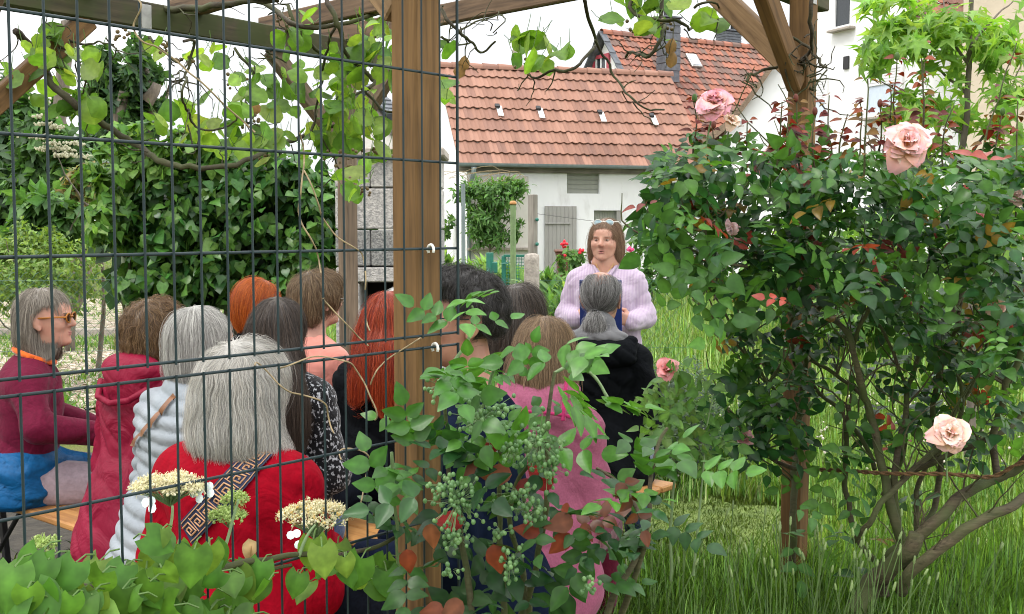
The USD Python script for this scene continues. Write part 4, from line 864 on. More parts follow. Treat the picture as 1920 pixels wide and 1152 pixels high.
    def on_back(s, p0, p1, n=24, out=.004, side=None):
        """Points on the garment along a line of sight sweep between two photo pixels."""
        import trimesh
        m = trimesh.Trimesh(s.world(s.cloth[0]), np.vstack([s.cloth[1][:, [0, 1, 2]], s.cloth[1][:, [0, 2, 3]]]) if s.cloth[1].shape[1] == 4 else s.cloth[1], process=False)
        r = np.array([ray(*(np.array(p0) + (np.array(p1) - p0) * t)) for t in np.linspace(0, 1, n)])
        loc, ri, ti = m.ray.intersects_location(np.tile([0, 0, CAM_H], (n, 1)), r, multiple_hits=False); o = np.argsort(ri)
        return loc[o] + m.face_normals[ti[o]] * out, m.face_normals[ti[o]]
    # ---- hair
    def hair(s, prims, cuts, cols, n=2600, length=.20, crown_=(0, -.045, .115), grav=.9, curl=0.0, wave=.0, width=.0011, seed=1, zmin=-.16, base=None, steps_=9, fuzz=.004, out=1.0, h=.0065, part=None, flow=None, hem=.035):
        n = int(n * 2.3); P_ = [(s.H(p), k) for p, k in prims]; C_ = [(s.H(p), k) for p, k in cuts]; zc = s.head[2] + zmin * s.hs
        def sdf(x, y, z):
            d = None
            for (fn, *_), k in P_: e = fn(x, y, z); d = e if d is None else smin(d, e, k)
            for (fn, *_), k in C_: d = -smin(-d, fn(x, y, z), k)
            return np.maximum(d, zc + hem * (noise(np.stack(np.broadcast_arrays(x * 16, y * 16, 0 * z + seed), -1), 2) - .5) - z)
        lo = np.min([p[1] for p, _ in P_], 0) - .02; hi = np.max([p[2] for p, _ in P_], 0) + .02; lo[2] = max(lo[2], zc - .02)
        F = Field(*[np.arange(a, b + h, h) for a, b in zip(lo, hi)]); F.v = sdf(F.ax[0][:, None, None], F.ax[1][None, :, None], F.ax[2][None, None, :]) + .003
        v, f = F.mesh(); v = v + unit(v - s.head)[:] * ((fbm(v * [38, 38, 12], 3, seed) - .5) * .012)[:, None]
        c0 = np.array(base if base is not None else np.mean(cols, 0) * .7); hm = s.put('hair', v, f, 'hair', col=np.tile(c0, (len(v), 1)))
        r = rng(seed); tri = np.vstack([f[:, [0, 1, 2]], f[:, [0, 2, 3]]]); ar = np.linalg.norm(np.cross(v[tri[:, 1]] - v[tri[:, 0]], v[tri[:, 2]] - v[tri[:, 0]]), axis=1); vis = v[tri].mean(1)
        ti = r.choice(len(tri), n, p=ar / ar.sum()); ba = r.dirichlet((1, 1, 1), n); p = (v[tri[ti]] * ba[:, :, None]).sum(1)
        cr = s.head + s.HR @ (np.array(crown_) * s.hs); dep = r.normal(0, fuzz, n) + (r.random(n) < .05) * r.random(n) * .016; L = length * (.5 + .8 * r.random(n)); off = r.random((n, 3)) * 100; pts = [p.copy()]
        def grad(p):
            e = 2e-3; g = np.stack([sdf(*(p + d).T) - sdf(*(p - d).T) for d in np.eye(3) * e], -1); return unit(g)
        st = (L / (steps_ - 1))[:, None]; j = r.normal(0, 1, (n, 3)) * .10
        for k in range(steps_ - 1):
            g = grad(p)
            d = unit(p - cr) * 1.0 + np.array([0, 0, -grav]) * np.clip(np.linalg.norm(p - cr, axis=1, keepdims=True) / .12, .2, 1.5) + j
            if flow is not None: d = d + flow(p, s)
            if curl: d = d + curl * (np.stack([noise(p * 55 + [q * 13, 0, seed], 3 + q) for q in range(3)], -1) - .5) * 4
            if wave: d = d + wave * np.stack([np.sin(off[:, 0] * .004 + p[:, 2] * 75 + noise(p * 9, 5) * 7), np.cos(p[:, 2] * 66 + noise(p * 8, 6) * 7), 0 * p[:, 2]], -1)
            d = d - g * np.sum(d * g, 1, keepdims=True); p = p + unit(d) * st; p = p - grad(p) * (sdf(*p.T) - dep)[:, None] * .85; pts.append(p.copy())
        pts = np.stack(pts, 1); cc = np.array(cols)[r.integers(0, len(cols), n)] * (.82 + .36 * r.random((n, 1)))
        bc = UsdGeom.BasisCurves.Define(stage, free(ppath(hm), 'hair_strands')); bc.CreateTypeAttr('linear')
        bc.CreateCurveVertexCountsAttr(Vt.IntArray.FromNumpy(np.full(n, steps_, np.int32))); bc.CreatePointsAttr(Vt.Vec3fArray.FromNumpy(s.world(pts.reshape(-1, 3)).astype(np.float32)))
        wd = np.tile(np.linspace(1, .35, steps_), n) * width * .9; bc.CreateWidthsAttr(Vt.FloatArray.FromNumpy(wd.astype(np.float32))); bc.SetWidthsInterpolation('vertex')
        UsdGeom.PrimvarsAPI(bc).CreatePrimvar('col', Sdf.ValueTypeNames.Color3fArray, 'vertex').Set(Vt.Vec3fArray.FromNumpy(np.repeat(cc, steps_, 0).astype(np.float32)))
        UsdShade.MaterialBindingAPI.Apply(bc.GetPrim()).Bind(M['hair']); return hm
    def features(s, lip=(.42, .16, .14), brow=(.16, .10, .06), eye=True, mouth=0.0):
        def bead(name, c, r, col, yaw=0):
            v, f = ball((0, 0, 0), 1.0, 10, 7); v = v * r; v = v @ rot_z(yaw).T + c; mesh(name, s.hp(v), f, 'skin_feature', s.b, col=np.tile(col, (len(v), 1)), smooth=True)
        for q in (-1, 1):
            if eye: bead('eye', (q * .031, .083, .004), (.0115, .010, .0042), (.46, .42, .39)); bead('iris', (q * .031, .0915, .004), (.0050, .0025, .0040), (.05, .035, .025))
            bead('eyebrow', (q * .033, .0915, .022), (.017, .005, .0032), brow, -q * .25)
        bead('lip', (0, .0955, -.0565), (.019, .0055, .0035), lip); bead('lip', (0, .0945, -.0655 - mouth), (.017, .006, .0042), lip)
        if mouth: bead('mouth', (0, .0935, -.060 - mouth * .5), (.015, .004, .003 + mouth * .6), (.05, .015, .012))
    def glasses(s, mat, lens=None, up=0.0, back=0.0, r=.0018, sx=.022, sz=.016, name='glasses'):
        g = None; c = np.array([0, .106 - back, .004 + up])
        pcs = []
        for q in (-1, 1):
            a = np.linspace(0, 2 * np.pi, 17); ring = c + np.stack([q * .033 + sx * np.cos(a), -.004 * np.abs(np.cos(a)) + 0 * a, sz * np.sin(a)], -1); pcs.append(tube(ring, r, 5))
            pcs.append(tube([c + [q * (.033 + sx), -.004, .004], c + [q * .078, -.03, .006], (q * .083, .0 - back, .006 + up * .8), (q * .080, -.02 - back, -.012 + up * .6)], r * 1.2, 5))
        pcs.append(tube([c + [-.012, 0, .003], c + [0, .003, .006], c + [.012, 0, .003]], r, 5)); v, f = cat_mesh(pcs); g = mesh(name, s.hp(v), f, mat, s.p, smooth=True)
        if lens:
            for q in (-1, 1):
                a = np.linspace(0, 2 * np.pi, 17)[:-1]; v = np.vstack([c + [q * .033, .001, 0], c + np.stack([q * .033 + sx * np.cos(a), -.003 * np.abs(np.cos(a)), sz * np.sin(a)], -1)]); f = np.array([[0, i + 1, (i + 1) % 16 + 1] for i in range(16)]); mesh('lens', s.hp(v), f, lens, g)
        return g
def cloth(*a, **k): return fabric(*a, **k)
fabric('cloth_dark', (.007, .007, .008), sheen=0, spec=.06)
fabric('denim', (.055, .085, .16), (.035, .055, .11), 120)
fabric('denim_dark', (.010, .013, .022), (.007, .009, .015), 120, sheen=0, spec=.1)
fabric('trouser_lilac', (.34, .27, .30))
fabric('knit_burgundy', (.115, .003, .024), scale=90, bump=.5, bscale=260, sheen=.03)
fabric('orange_knit', (.70, .13, .02))
fabric('blue_shell', (.003, .085, .23), rough=.6, sheen=0, fold=.9)
fabric('shell_red', (.20, .002, .024), (.17, .002, .020), 6, rough=.6, sheen=0, fold=1.0)
fabric('puffer', (.26, .285, .31), (.22, .245, .27), 8, rough=.5, sheen=.05)
fabric('sweater_red', (.25, .0004, .009), (.21, .0004, .008), 50, sheen=0, spec=.08, fold=.7)
fabric('knit_speckle', (.34, .35, .37), (.004, .004, .005), 100, ramp=(.55, .62), bump=1.0, bscale=110, stretch=(1, 1, .75))
fabric('tee_salmon', (.62, .25, .20), (.56, .22, .175), 20)
fabric('bag_orange', (.50, .075, .04))
fabric('hood_black', (.006, .007, .009), (.004, .005, .006), 20, sheen=0, spec=.06, fold=.8)
fabric('navy', (.004, .008, .022), (.003, .006, .017), 20, sheen=0, spec=.06)
fabric('pink_marl', (.30, .085, .145), (.24, .065, .115), 160, ramp=(.3, .7), sheen=.05)
fabric('pink_light', (.55, .30, .33), (.48, .25, .28), 60)
fabric('magenta', (.35, .02, .10))
fabric('grey_cotton', (.15, .15, .155), (.12, .12, .125), 30)
fabric('burgundy_trouser', (.12, .006, .025))
plain('leather_brown', (.20, .085, .035), .5, .3, 30)
plain('strap_navy', (.012, .020, .060), .8, .2, 200)
plain('strap_gold', (.50, .27, .14), .8, .2, 200)
plain('black_plastic', (.01, .01, .01), .25)
plain('amber_plastic', (.34, .12, .012), .25)
plain('lens_dark', (.012, .010, .008), .08)
plain('lens_sky', (.45, .62, .70), .08)
plain('folder_blue', (.012, .025, .12), .35, .1)
plain('gold', (.55, .38, .12), .3, .1, metal=.9)
N_ = {'tc': ('texture_coordinate', {}), 'w': ('wave_texture', dict(scale=36., distortion=.8, detail=1.0, bands_direction='x')), 'r': ('rgb_ramp', {'ramp': [(.2, (.37, .285, .40)), (.8, (.47, .38, .47))]}), 'b': ('bump', dict(strength=.12, distance=.002)), 'n3': ('noise_texture', dict(scale=10., detail=3., distortion=1.)), 'b2': ('bump', dict(strength=.5, distance=.03)), 'p': ('principled_bsdf', dict(roughness=.85, specular_ior_level=.2, sheen_weight=.2))}
M['tunic'] = usdkit.material(stage, '/World/Looks/tunic', N_, [('tc.object', 'w.vector'), ('w.fac', 'r.fac'), ('r.color', 'p.base_color'), ('w.fac', 'b.height'), ('tc.object', 'n3.vector'), ('n3.fac', 'b2.height'), ('b2.normal', 'b.normal'), ('b.normal', 'p.normal')], surface='p.BSDF')
# ------------------------------------------------------------------ the people
YD = math.atan2(D[0], D[1])
CAPS = lambda t=.0: [(ell((0, -.014, .026), (.088 + t, .108 + t, .100 + t)), .02)]
FACE = [(ell((0, .125, -.060), (.070, .085, .115)), .02)]
BOB = CAPS() + [(ell((0, -.040, -.055), (.100, .082, .125)), .03), (ell((.062, .010, -.06), (.036, .055, .11)), .03), (ell((-.062, .010, -.06), (.036, .055, .11)), .03)]
LONG = CAPS(.010) + [(ell((0, -.080, -.10), (.124, .078, .17)), .04), (ell((.03, -.160, -.27), (.145, .068, .22)), .06)]
GREY = [(.42, .41, .38), (.30, .29, .27), (.55, .54, .50), (.20, .19, .18), (.48, .45, .40)]
DGREY = [(.17, .145, .115), (.25, .22, .18), (.12, .10, .08), (.33, .29, .24)]
BROWN = [(.075, .045, .026), (.10, .062, .036), (.05, .03, .018), (.15, .095, .052)]
DBROWN = [(.030, .022, .018), (.045, .032, .024), (.022, .017, .014), (.07, .05, .036)]
LBROWN = [(.16, .10, .055), (.22, .145, .08), (.11, .07, .04), (.28, .19, .11)]
ORANGE = [(.50, .115, .018), (.38, .075, .012), (.60, .17, .03), (.25, .045, .010)]
RED = [(.24, .025, .008), (.33, .045, .012), (.15, .014, .006), (.40, .07, .02)]
BLACK = [(.018, .016, .015), (.03, .027, .025), (.05, .046, .042), (.012, .011, .010)]
SALT = [(.24, .235, .225), (.10, .095, .09), (.38, .37, .36), (.05, .048, .045)]
def face_at(cx, top, Y, yawpx=None): p = at(cx, top, Y); return p[:2], p[2]
def strap(fig, p0, p1, w, mat, name, parent=None, n=26, out=.006):
    c, nn = fig.on_back(p0, p1, n, out)
    if len(c) < 3: return None
    t = unit(np.gradient(c, axis=0)); sd = unit(np.cross(t, nn)); P = np.stack([c - sd * w / 2, c, c + sd * w / 2], 1); v, f = grid(P)
    return mesh(name, v, f, mat, parent or fig.p, smooth=True), c, sd, nn

# A: woman in sunglasses, seen from the side
p, t = face_at(36, 545, 4.5)
g = Figure('woman in amber sunglasses, maroon sweater with orange neckline, blue jacket round her waist', p, YD + .50, t, head_yaw=.32, lean=.10, arms=(((-.25, .05, .80), (.26, .06, .80)), ((-.08, .36, .70), (.09, .36, .72))))
g.body(); g.trousers('trouser_lilac'); g.top('sweater', 'knit_burgundy', .020, hem=.03, collar=False, seed=3); g.features(); 
v, f = tube([g.neck + np.array([.088 * math.cos(a), .074 * math.sin(a) + .01, -.03 * math.sin(a) - .022]) for a in np.linspace(0, 6.283, 25)], [.012] * 25, 8); g.put('orange_neckline', v, f, 'orange_knit')
F = Field(steps(-.34, .34, .013), steps(-.32, .36, .013), steps(.46, .86, .013)); F.add(ell(g.pel + [0, -.02, .02], (.215, .19, .13)), .04); F.add(ell(g.pel + [0, -.03, -.06], (.235, .21, .10)), .04)
for q in (-1, 1): F.add(cap(g.pel + [q * .16, .0, .02], g.pel + [q * .05, .22, .0], .07, .055), .04)
v, f = F.mesh(); v += g.fold(v, .020, 11, 5, (1, 1, 2.6)); g.put('jacket_round_waist', v, f, 'blue_shell')
g.hair(BOB, FACE + [(ell((.105, .050, -.055), (.066, .080, .12)), .015), (ell((-.105, .050, -.055), (.066, .080, .12)), .015)], DGREY, zmin=-.165, length=.17, seed=2, n=3200, crown_=(0, -.02, .12), grav=1.3)
g.glasses('amber_plastic', 'lens_dark', r=.0032, sx=.024, sz=.019, name='sunglasses')

# B: red shell jacket
p, t = face_at(278, 572, 4.1)
g = Figure('person in a crimson shell jacket with tousled short brown hair', p, YD - .05, t, lean=.03, wide=1.12, head_yaw=.15)
g.body(hands=(False, False)); g.trousers('denim_dark')
hood = [(ell(g.neck + [0, -.07, -.005], (.15, .085, .075)), .03), (ell(g.neck + [0, -.09, -.06], (.13, .065, .08)), .03)]
jk = g.top('jacket', 'shell_red', .034, hem=-.24, flare=.02, seed=4, amp=.014, extra=hood)
v, f = tube([g.neck + [-.15, -.10, -.045], g.neck + [-.07, -.165, -.09], g.neck + [.02, -.175, -.105], g.neck + [.10, -.155, -.09], g.neck + [.15, -.11, -.05]], .012, 7); g.put('hood_hem', v, f, 'shell_red', jk)
c_, n_ = g.on_back((149, 914), (153, 918), 3, .002)
if len(c_) == 3:
    x = unit(np.cross([0, 0, 1], n_[1])); z = np.cross(n_[1], x); c0 = c_[1]; q = [tube([c0 + (x * a + z * b) * .011, c0 + (x * a2 + z * b2) * .011], .0016, 4) for (a, b), (a2, b2) in zip([(0, 1.3), (.8, 0), (0, -1.3), (-.8, 0)], [(.8, 0), (0, -1.3), (-.8, 0), (0, 1.3)])]; v, f = cat_mesh(q); mesh('emblem', v, f, 'clip_white', jk)
g.hair(CAPS(.012) + [(ell((0, -.055, -.03), (.098, .075, .115)), .03)], FACE, [(.10, .055, .025), (.15, .085, .04), (.06, .034, .018), (.20, .125, .06)], zmin=-.13, length=.10, curl=.9, fuzz=.008, seed=5, n=3600, width=.0011)

# C: pale quilted jacket
p, t = face_at(358, 580, 3.68)
g = Figure('person with a sleek grey bob in a pale grey quilted jacket with brown bag strap', p, YD + .05, t, head_yaw=.18, lean=.03, wide=1.14)
g.body(hands=(False, True)); g.trousers('denim')
g.top('jacket', 'puffer', .034, hem=-.20, flare=.015, seed=6, amp=.001, h=.0085, disp=lambda v: .014 * (np.abs(np.sin(np.pi * (v[:, 2] + .012 * np.sin(v[:, 0] * 14) + .02 * np.abs(v[:, 0])) / .047)) ** .7 - .6))
strap(g, (237, 852), (332, 742), .020, 'leather_brown', 'bag_strap', out=.012)
g.hair(BOB, FACE, GREY[:4] + [(.36, .35, .32)], zmin=-.172, length=.20, seed=7, n=4200, width=.001, crown_=(0, -.03, .122), grav=1.4, fuzz=.003); g.glasses('black_plastic')

# D: red sweater, nearest
p, t = face_at(436, 653, 2.85)
g = Figure('person with thick long silver grey hair in a bright red sweater with patterned strap', p, YD - .28, t, head_yaw=.10, lean=.06, wide=1.12)
g.body(hands=(False, False)); g.trousers('denim_dark'); g.top('sweater', 'sweater_red', .030, hem=-.10, seed=8, amp=.012, collar=False, freq=6)
sp = strap(g, (352, 1000), (492, 846), .066, 'strap_navy', 'shoulder_strap', n=40)
if sp:
    pr, c, sd, nn = sp; L = np.concatenate([[0], np.cumsum(np.linalg.norm(np.diff(c, axis=0), axis=1))])
    def on(u, w): k = [np.interp(u, L, c[:, i]) + np.interp(u, L, sd[:, i]) * w + np.interp(u, L, nn[:, i]) * .0022 for i in range(3)]; return np.array(k)
    for w in (-.0265, .0265): v, f = tube([on(u, w) for u in np.linspace(.002, L[-1] - .002, 40)], .0013, 5); mesh('stripe', v, f, 'strap_gold', pr)
    key = [(-1, -1), (1, -1), (1, 1), (-.55, 1), (-.55, -.3), (.4, -.3), (.4, .45), (-.1, .45)]; k = 0
    while .012 + k * .037 < L[-1] - .012:
        u0 = .018 + k * .037; q = [on(u0 + a * .0135 + b * .004, b * .0155) for a, b in key]; pl = np.vstack([np.linspace(a, b, 4, endpoint=False) for a, b in zip(q, q[1:])] + [q[-1:]]); v, f = tube(pl, .0021, 4); mesh('key_motif', v, f, 'strap_gold', pr)
        v, f = tube([on(u0 + .019, -.022), on(u0 + .024, .022)], .0014, 4); mesh('stripe', v, f, 'strap_gold', pr); k += 1
g.hair(CAPS(.010) + [(ell((0, -.055, -.05), (.116, .096, .130)), .04), (ell((.02, -.075, -.12), (.114, .085, .080)), .05), (ell((.10, -.045, -.150), (.055, .055, .035)), .03)], FACE, GREY + [(.52, .48, .42)], zmin=-.188, length=.24, wave=.5, curl=.25, seed=9, n=6500, width=.0006, fuzz=.007, steps_=12)

# E: long dark hair, speckled knit
p, t = face_at(514, 568, 4.1)
g = Figure('person with long straight dark hair in a black and white speckled knit', p, YD - .50, t, lean=.04, wide=.98)
g.body(hands=(False, True)); g.trousers('denim_dark'); g.top('cardigan', 'knit_speckle', .034, hem=-.16, seed=10, amp=.009)
g.hair(LONG, FACE, DBROWN + [(.06, .045, .035)], zmin=-.42, length=.34, seed=11, n=4600, width=.001, crown_=(0, -.03, .122), grav=1.8, steps_=12, fuzz=.003, hem=.10)

# F: copper hair with flower clip
p, t = face_at(474, 530, 5.3)
g = Figure('person with glossy copper orange hair and a patterned scrunchie on the left', p, YD - .25, t, head_yaw=.2, lean=.03)
g.body(hands=(False, False)); g.trousers('denim_dark'); g.top('shirt', 'cloth_dark', .024, seed=12)
g.hair(CAPS(.012) + [(ell((0, -.05, -.03), (.10, .08, .10)), .03)], FACE, ORANGE, zmin=-.115, length=.16, seed=13, n=3600, width=.0012, crown_=(.02, .04, .12), grav=.7, fuzz=.002)
sc = None; cl = []; 
for k in range(26):
    a, b = 6.283 * k / 26 * 3, k / 26; c = np.array([-.118, -.035 + .022 * math.cos(a), -.045 - .05 * (b - .5) + .022 * math.sin(a)]); v, f = ball(c, .012, 7, 5); cl.append((g.hp(v), f))
v, f = cat_mesh(cl); r_ = rng(3); cc = np.repeat(np.where(r_.random((26, 1)) < .5, [[.03, .02, .018]], [[.48, .30, .24]]), len(v) // 26, 0); mesh('scrunchie', v, f, 'petal', g.p, col=cc, smooth=True)

# G: short brown hair, salmon tee
p, t = face_at(584, 517, 5.1)
g = Figure('person with short light brown hair and glasses in a salmon t-shirt', p, YD - .05, t, head_yaw=.28, lean=.03, wide=1.02, arms=(((-.24, .05, .80), (.25, .05, .79)), ((-.08, .28, .68), (.14, .26, .66))))
g.body(hands=(True, True)); g.trousers('denim'); g.top('t_shirt', 'tee_salmon', .016, sleeve=.36, hem=-.08, seed=14, collar=False); g.features(); g.glasses('clip_white', None, r=.0012)
g.hair(CAPS(.014) + [(ell((0, -.06, -.04), (.088, .062, .085)), .03), (ell((0, .05, .085), (.075, .06, .04)), .03)], [(ell((0, .125, -.065), (.09, .095, .10)), .015), (ell((.10, .02, -.07), (.035, .07, .06)), .015), (ell((-.10, .02, -.07), (.035, .07, .06)), .015)], LBROWN + BROWN[:2] + [(.30, .22, .13)], zmin=-.115, length=.10, curl=.25, seed=15, n=3800, fuzz=.007, width=.0012)
F = Field(steps(-.1, .2, .012), steps(-.14, .14, .012), steps(-.14, .12, .012)); F.add(ell((0, 0, 0), (.12, .09, .10)), .02); F.add(cap((0, -.05, .08), (0, .05, .08), .03), .03); v, f = F.mesh(); v = v + (fbm(v * 18, 3, 4) - .5)[:, None] * .03
q = at(637, 815, 4.98); bag = thing('shoulder_bag', 'soft orange red bag on the lap of the person in the salmon shirt', 'bag'); mesh('bag_body', v + q, f, 'bag_orange', bag, smooth=True); v, f = tube(spline([q + [-.07, 0, .05], q + [-.02, 0, .13], q + [.05, .01, .05]], 10), .006, 6); mesh('handle', v, f, 'bag_orange', bag)

# H: red hair, black hoodie
p, t = face_at(722, 556, 4.65)
g = Figure('person with loose bright red hair in a black hoodie behind the near post', p, YD - .42, t, lean=.04, wide=1.0)
g.body(hands=(False, False)); g.trousers('denim_dark'); g.top('hoodie', 'hood_black', .032, hem=-.06, seed=16, amp=.012, extra=[(ell(g.neck + [0, -.10, -.06], (.14, .06, .09)), .03)])
g.hair(LONG, FACE, RED, zmin=-.33, length=.28, seed=17, n=4200, width=.0011, crown_=(0, -.02, .122), grav=1.6, steps_=11, wave=.12, fuzz=.005, hem=.12)
v, f = tube([g.hp((-.105, -.03, -.12)), g.hp((-.112, -.035, -.2)), g.hp((-.108, -.04, -.27))], .008, 5); mesh('pink_strand', v, f, 'magenta', g.p)
# N: white haired person mostly hidden behind the near post
p, t = face_at(752, 540, 5.75)
g = Figure('white haired person in dark clothes almost hidden behind the near post', p, YD, t, lean=.03)
g.body(hands=(False, False)); g.trousers('denim_dark'); g.top('jacket', 'navy', .026, seed=26)
g.hair(CAPS(.006), FACE, [(.72, .72, .71), (.62, .62, .61)], zmin=-.07, length=.08, seed=27, n=900, width=.0014)

# I: man in profile behind the post
p, t = face_at(884, 516, 3.0)
g = Figure('man with dark wavy hair and thin glasses in navy, half hidden by the near post', p, YD - 2.0, t, head_yaw=-.60, lean=.02, wide=1.0, skin='skin_tan', hs=1.04)
g.body(hands=(False, False)); g.trousers('denim_dark'); g.top('sweater', 'navy', .026, hem=-.10, seed=18, collar=False); g.features(brow=(.03, .025, .02)); g.glasses('black_plastic', None, r=.0014)
SHORT_CUT = [(ell((0, .13, -.055), (.10, .092, .110)), .012), (ell((.10, .03, -.065), (.055, .065, .085)), .01), (ell((-.10, .03, -.065), (.055, .065, .085)), .01)]
g.hair(CAPS(.007) + [(ell((0, .045, .095), (.07, .065, .030)), .03)], SHORT_CUT[:1] + [(ell((.10, .028, -.075), (.060, .085, .098)), .01), (ell((-.10, .028, -.075), (.060, .085, .098)), .01), (ell((.085, .085, .015), (.05, .065, .055)), .01), (ell((-.085, .085, .015), (.05, .065, .055)), .01)], BLACK, zmin=-.035, length=.05, curl=.8, fuzz=.006, seed=19, n=4600, width=.0010, hem=.02)

# J: dark hair
p, t = face_at(968, 536, 4.5)
g = Figure('person with dark greying shoulder length hair seated beside the ponytail man', p, YD - .15, t, head_yaw=.25, lean=.04)
g.body(hands=(False, False)); g.trousers('denim_dark'); g.top('jumper', 'cloth_dark', .028, seed=20)
g.hair(BOB[:1] + LONG[1:2] + BOB[2:], FACE, DBROWN + [(.13, .115, .10), (.09, .075, .06)], zmin=-.23, length=.24, seed=21, n=4400, wave=.15, curl=.1, fuzz=.006, grav=1.3, steps_=11)

# K: pink hoodie
p, t = face_at(1016, 601, 3.55)
g = Figure('person with light brown hair in a dusty pink hoodie with magenta seams', p, YD - .45, t, lean=.05, wide=.84, head_pitch=-.10)
g.body(hands=(False, False)); g.trousers('burgundy_trouser')
hood = [(ell(g.neck + [.0, -.10, -.075], (.145, .062, .10)), .025), (cap(g.neck + [-.10, -.06, 0], g.neck + [.10, -.06, 0], .05), .03)]
kt = g.top('hoodie', 'pink_marl', .030, hem=-.22, flare=.01, seed=22, amp=.011, extra=hood)
for x in (-.11, .085): v, f = tube(spline([g.neck + [x, .0, .055], g.neck + [x * 1.15, -.115, .02], g.neck + [x * 1.2, -.165, -.06]], 9), .008, 6); g.put('magenta_seam', v, f, 'magenta', kt)
v, f = tube(spline([g.neck + [-.13, -.155, -.05], g.neck + [0, -.172, -.035], g.neck + [.13, -.150, -.05]], 10), .006, 6); g.put('magenta_seam', v, f, 'magenta', kt)
g.hair(BOB[:2] + [(ell((0, -.075, -.11), (.105, .055, .12)), .04)], FACE, LBROWN + [(.10, .065, .035), (.34, .23, .13)], zmin=-.20, length=.24, wave=.15, seed=23, n=5200, width=.0008, crown_=(0, -.01, .12), grav=1.0, fuzz=.005, steps_=11, hem=.08)

# L: ponytail man
p, t = face_at(1124, 512, 4.9)
g = Figure('balding man with grey ponytail in a black jacket with grey hood', p, YD - .46, t, lean=.05, wide=1.03, skin='skin_tan', head_yaw=.06)
g.body(hands=(False, False)); g.trousers('denim')
g.top('jacket', 'hood_black', .036, hem=-.16, flare=.01, seed=24, amp=.013)
F = Field(steps(-.24, .24, .009), steps(-.26, .20, .009), steps(g.neck[2] - .16, g.neck[2] + .12, .009)); F.add(ell(g.neck + [0, -.065, -.055], (.165, .100, .050)), .03); F.add(ell(g.neck + [0, -.10, -.09], (.185, .078, .075)), .03); F.add(cap(g.neck + [-.09, .05, -.05], g.neck + [-.15, -.06, -.04], .035), .03); F.add(cap(g.neck + [.09, .05, -.05], g.neck + [.15, -.06, -.04], .035), .03)
v, f = F.mesh(); v += g.fold(v, .010, 12, 6); g.put('hood', v, f, 'hood_black')
F = Field(steps(-.2, .2, .009), steps(-.2, .18, .009), steps(g.neck[2] - .06, g.neck[2] + .13, .009)); F.add(cap(g.neck + [0, -.02, -.06], g.neck + [0, -.015, .02], .120, .080), .03); F.add(ell(g.neck + [0, -.062, -.018], (.140, .085, .045)), .03); v, f = F.mesh(); v += g.fold(v, .007, 14, 7); g.put('hood_lining', v, f, 'grey_cotton')
tie = s_tie = g.head + g.HR @ np.array([0, -.112, -.062]); flow = lambda p, s: unit(tie - p) * 2.6
hm = g.hair(CAPS(-.004), [(ell((0, .135, -.02), (.12, .11, .15)), .012), (ell((0, .030, .125), (.056, .085, .034)), .02)] + SHORT_CUT[1:], SALT, zmin=-.085, length=.13, seed=25, n=3600, width=.0008, flow=flow, grav=.2, fuzz=.0025)
g.hair([(ell((.0, -.132, -.082), (.034, .030, .034)), .02), (ell((.004, -.142, -.122), (.042, .034, .044)), .02)], [], SALT + [(.45, .44, .43)], zmin=-.2, length=.07, seed=28, n=1100, width=.0009, crown_=(0, -.11, -.05), curl=.4, fuzz=.006, base=(.07, .068, .065), h=.006)
v, f = tube([g.world(tie + np.array([.021 * math.cos(a), -.012, .019 * math.sin(a)])) for a in np.linspace(0, 6.283, 13)], .004, 6); mesh('hair_tie', v, f, 'black_plastic', g.p, smooth=True)

# M: the speaker, standing and facing the group
p, t = face_at(1136, 414, 6.5)
face_dir = math.atan2(-.36, -.93)
g = Figure('standing woman speaker in a mauve striped tunic holding a dark blue folder', p, math.atan2(-.16, -.98), t, standing=True, head_yaw=.18, head_pitch=.02, lean=-.01, wide=1.03, face_w=1.10, hs=1.02,
    arms=(((-.232, -.03, 1.055), (.232, -.03, 1.055)), ((-.165, .185, 1.045), (.155, .185, 1.055))))
hrot = []
for i in (0, 1):
    y = unit(np.array([.75 if i == 0 else -.75, .35, .25])); z = unit(np.array([-.35 if i == 0 else .35, .93, 0]) - y * np.dot(y, [-.35 if i == 0 else .35, .93, 0])); hrot.append(np.column_stack([np.cross(y, z), y, z]))
g.body(hand_rot=hrot, curl=1.25); g.trousers('denim_dark')
vneck = [(cap(g.neck + [0, .13, -.085], g.neck + [0, .08, .05], .022, .075), .02)]
mt_ = g.top('tunic', 'tunic', .028, hem=-.28, flare=.03, seed=30, amp=.009, collar=False, h=.009, extra=[(ell(g.chest + [-.075, .09, -.03], (.095, .075, .09)), .04), (ell(g.chest + [.075, .09, -.03], (.095, .075, .09)), .04)])
P = []
for sgn in (-1, 1):
    pl = [g.neck + [sgn * .085, .02, .012], g.neck + [sgn * .062, .088, -.035], g.neck + [sgn * .03, .128, -.085], g.neck + [0, .148, -.12]]; v, f = tube(spline(pl, 12), .009, 6); g.put('neckline', v, f, 'tunic', mt_)
q0 = np.array([g.neck + [-.078, .035, .0], g.neck + [-.04, .10, -.04], g.neck + [0, .150, -.115], g.neck + [.04, .10, -.04], g.neck + [.078, .035, .0], g.neck + [0, .075, .03]]) + [0, .004, 0]
c = g.neck + np.array([0, .098, -.028]); F = Field(steps(-.1, .1, .008), steps(-.02, .2, .008), steps(g.neck[2] - .16, g.neck[2] + .06, .008)); F.add(cap(g.neck + [0, .112, -.105], g.neck + [0, .060, .01], .012, .066), .02); F.add(cap(g.neck + [-.05, .066, -.02], g.neck + [.05, .066, -.02], .03, .03), .03); v, f = F.mesh(); g.put('neck_skin', v, f, 'skin', g.b)
v, f = tube(spline([g.neck + [-.062, .075, .0], g.neck + [-.03, .125, -.055], g.neck + [0, .138, -.078], g.neck + [.03, .125, -.055], g.neck + [.062, .075, .0]], 20), .0016, 4); g.put('necklace', v, f, 'gold')
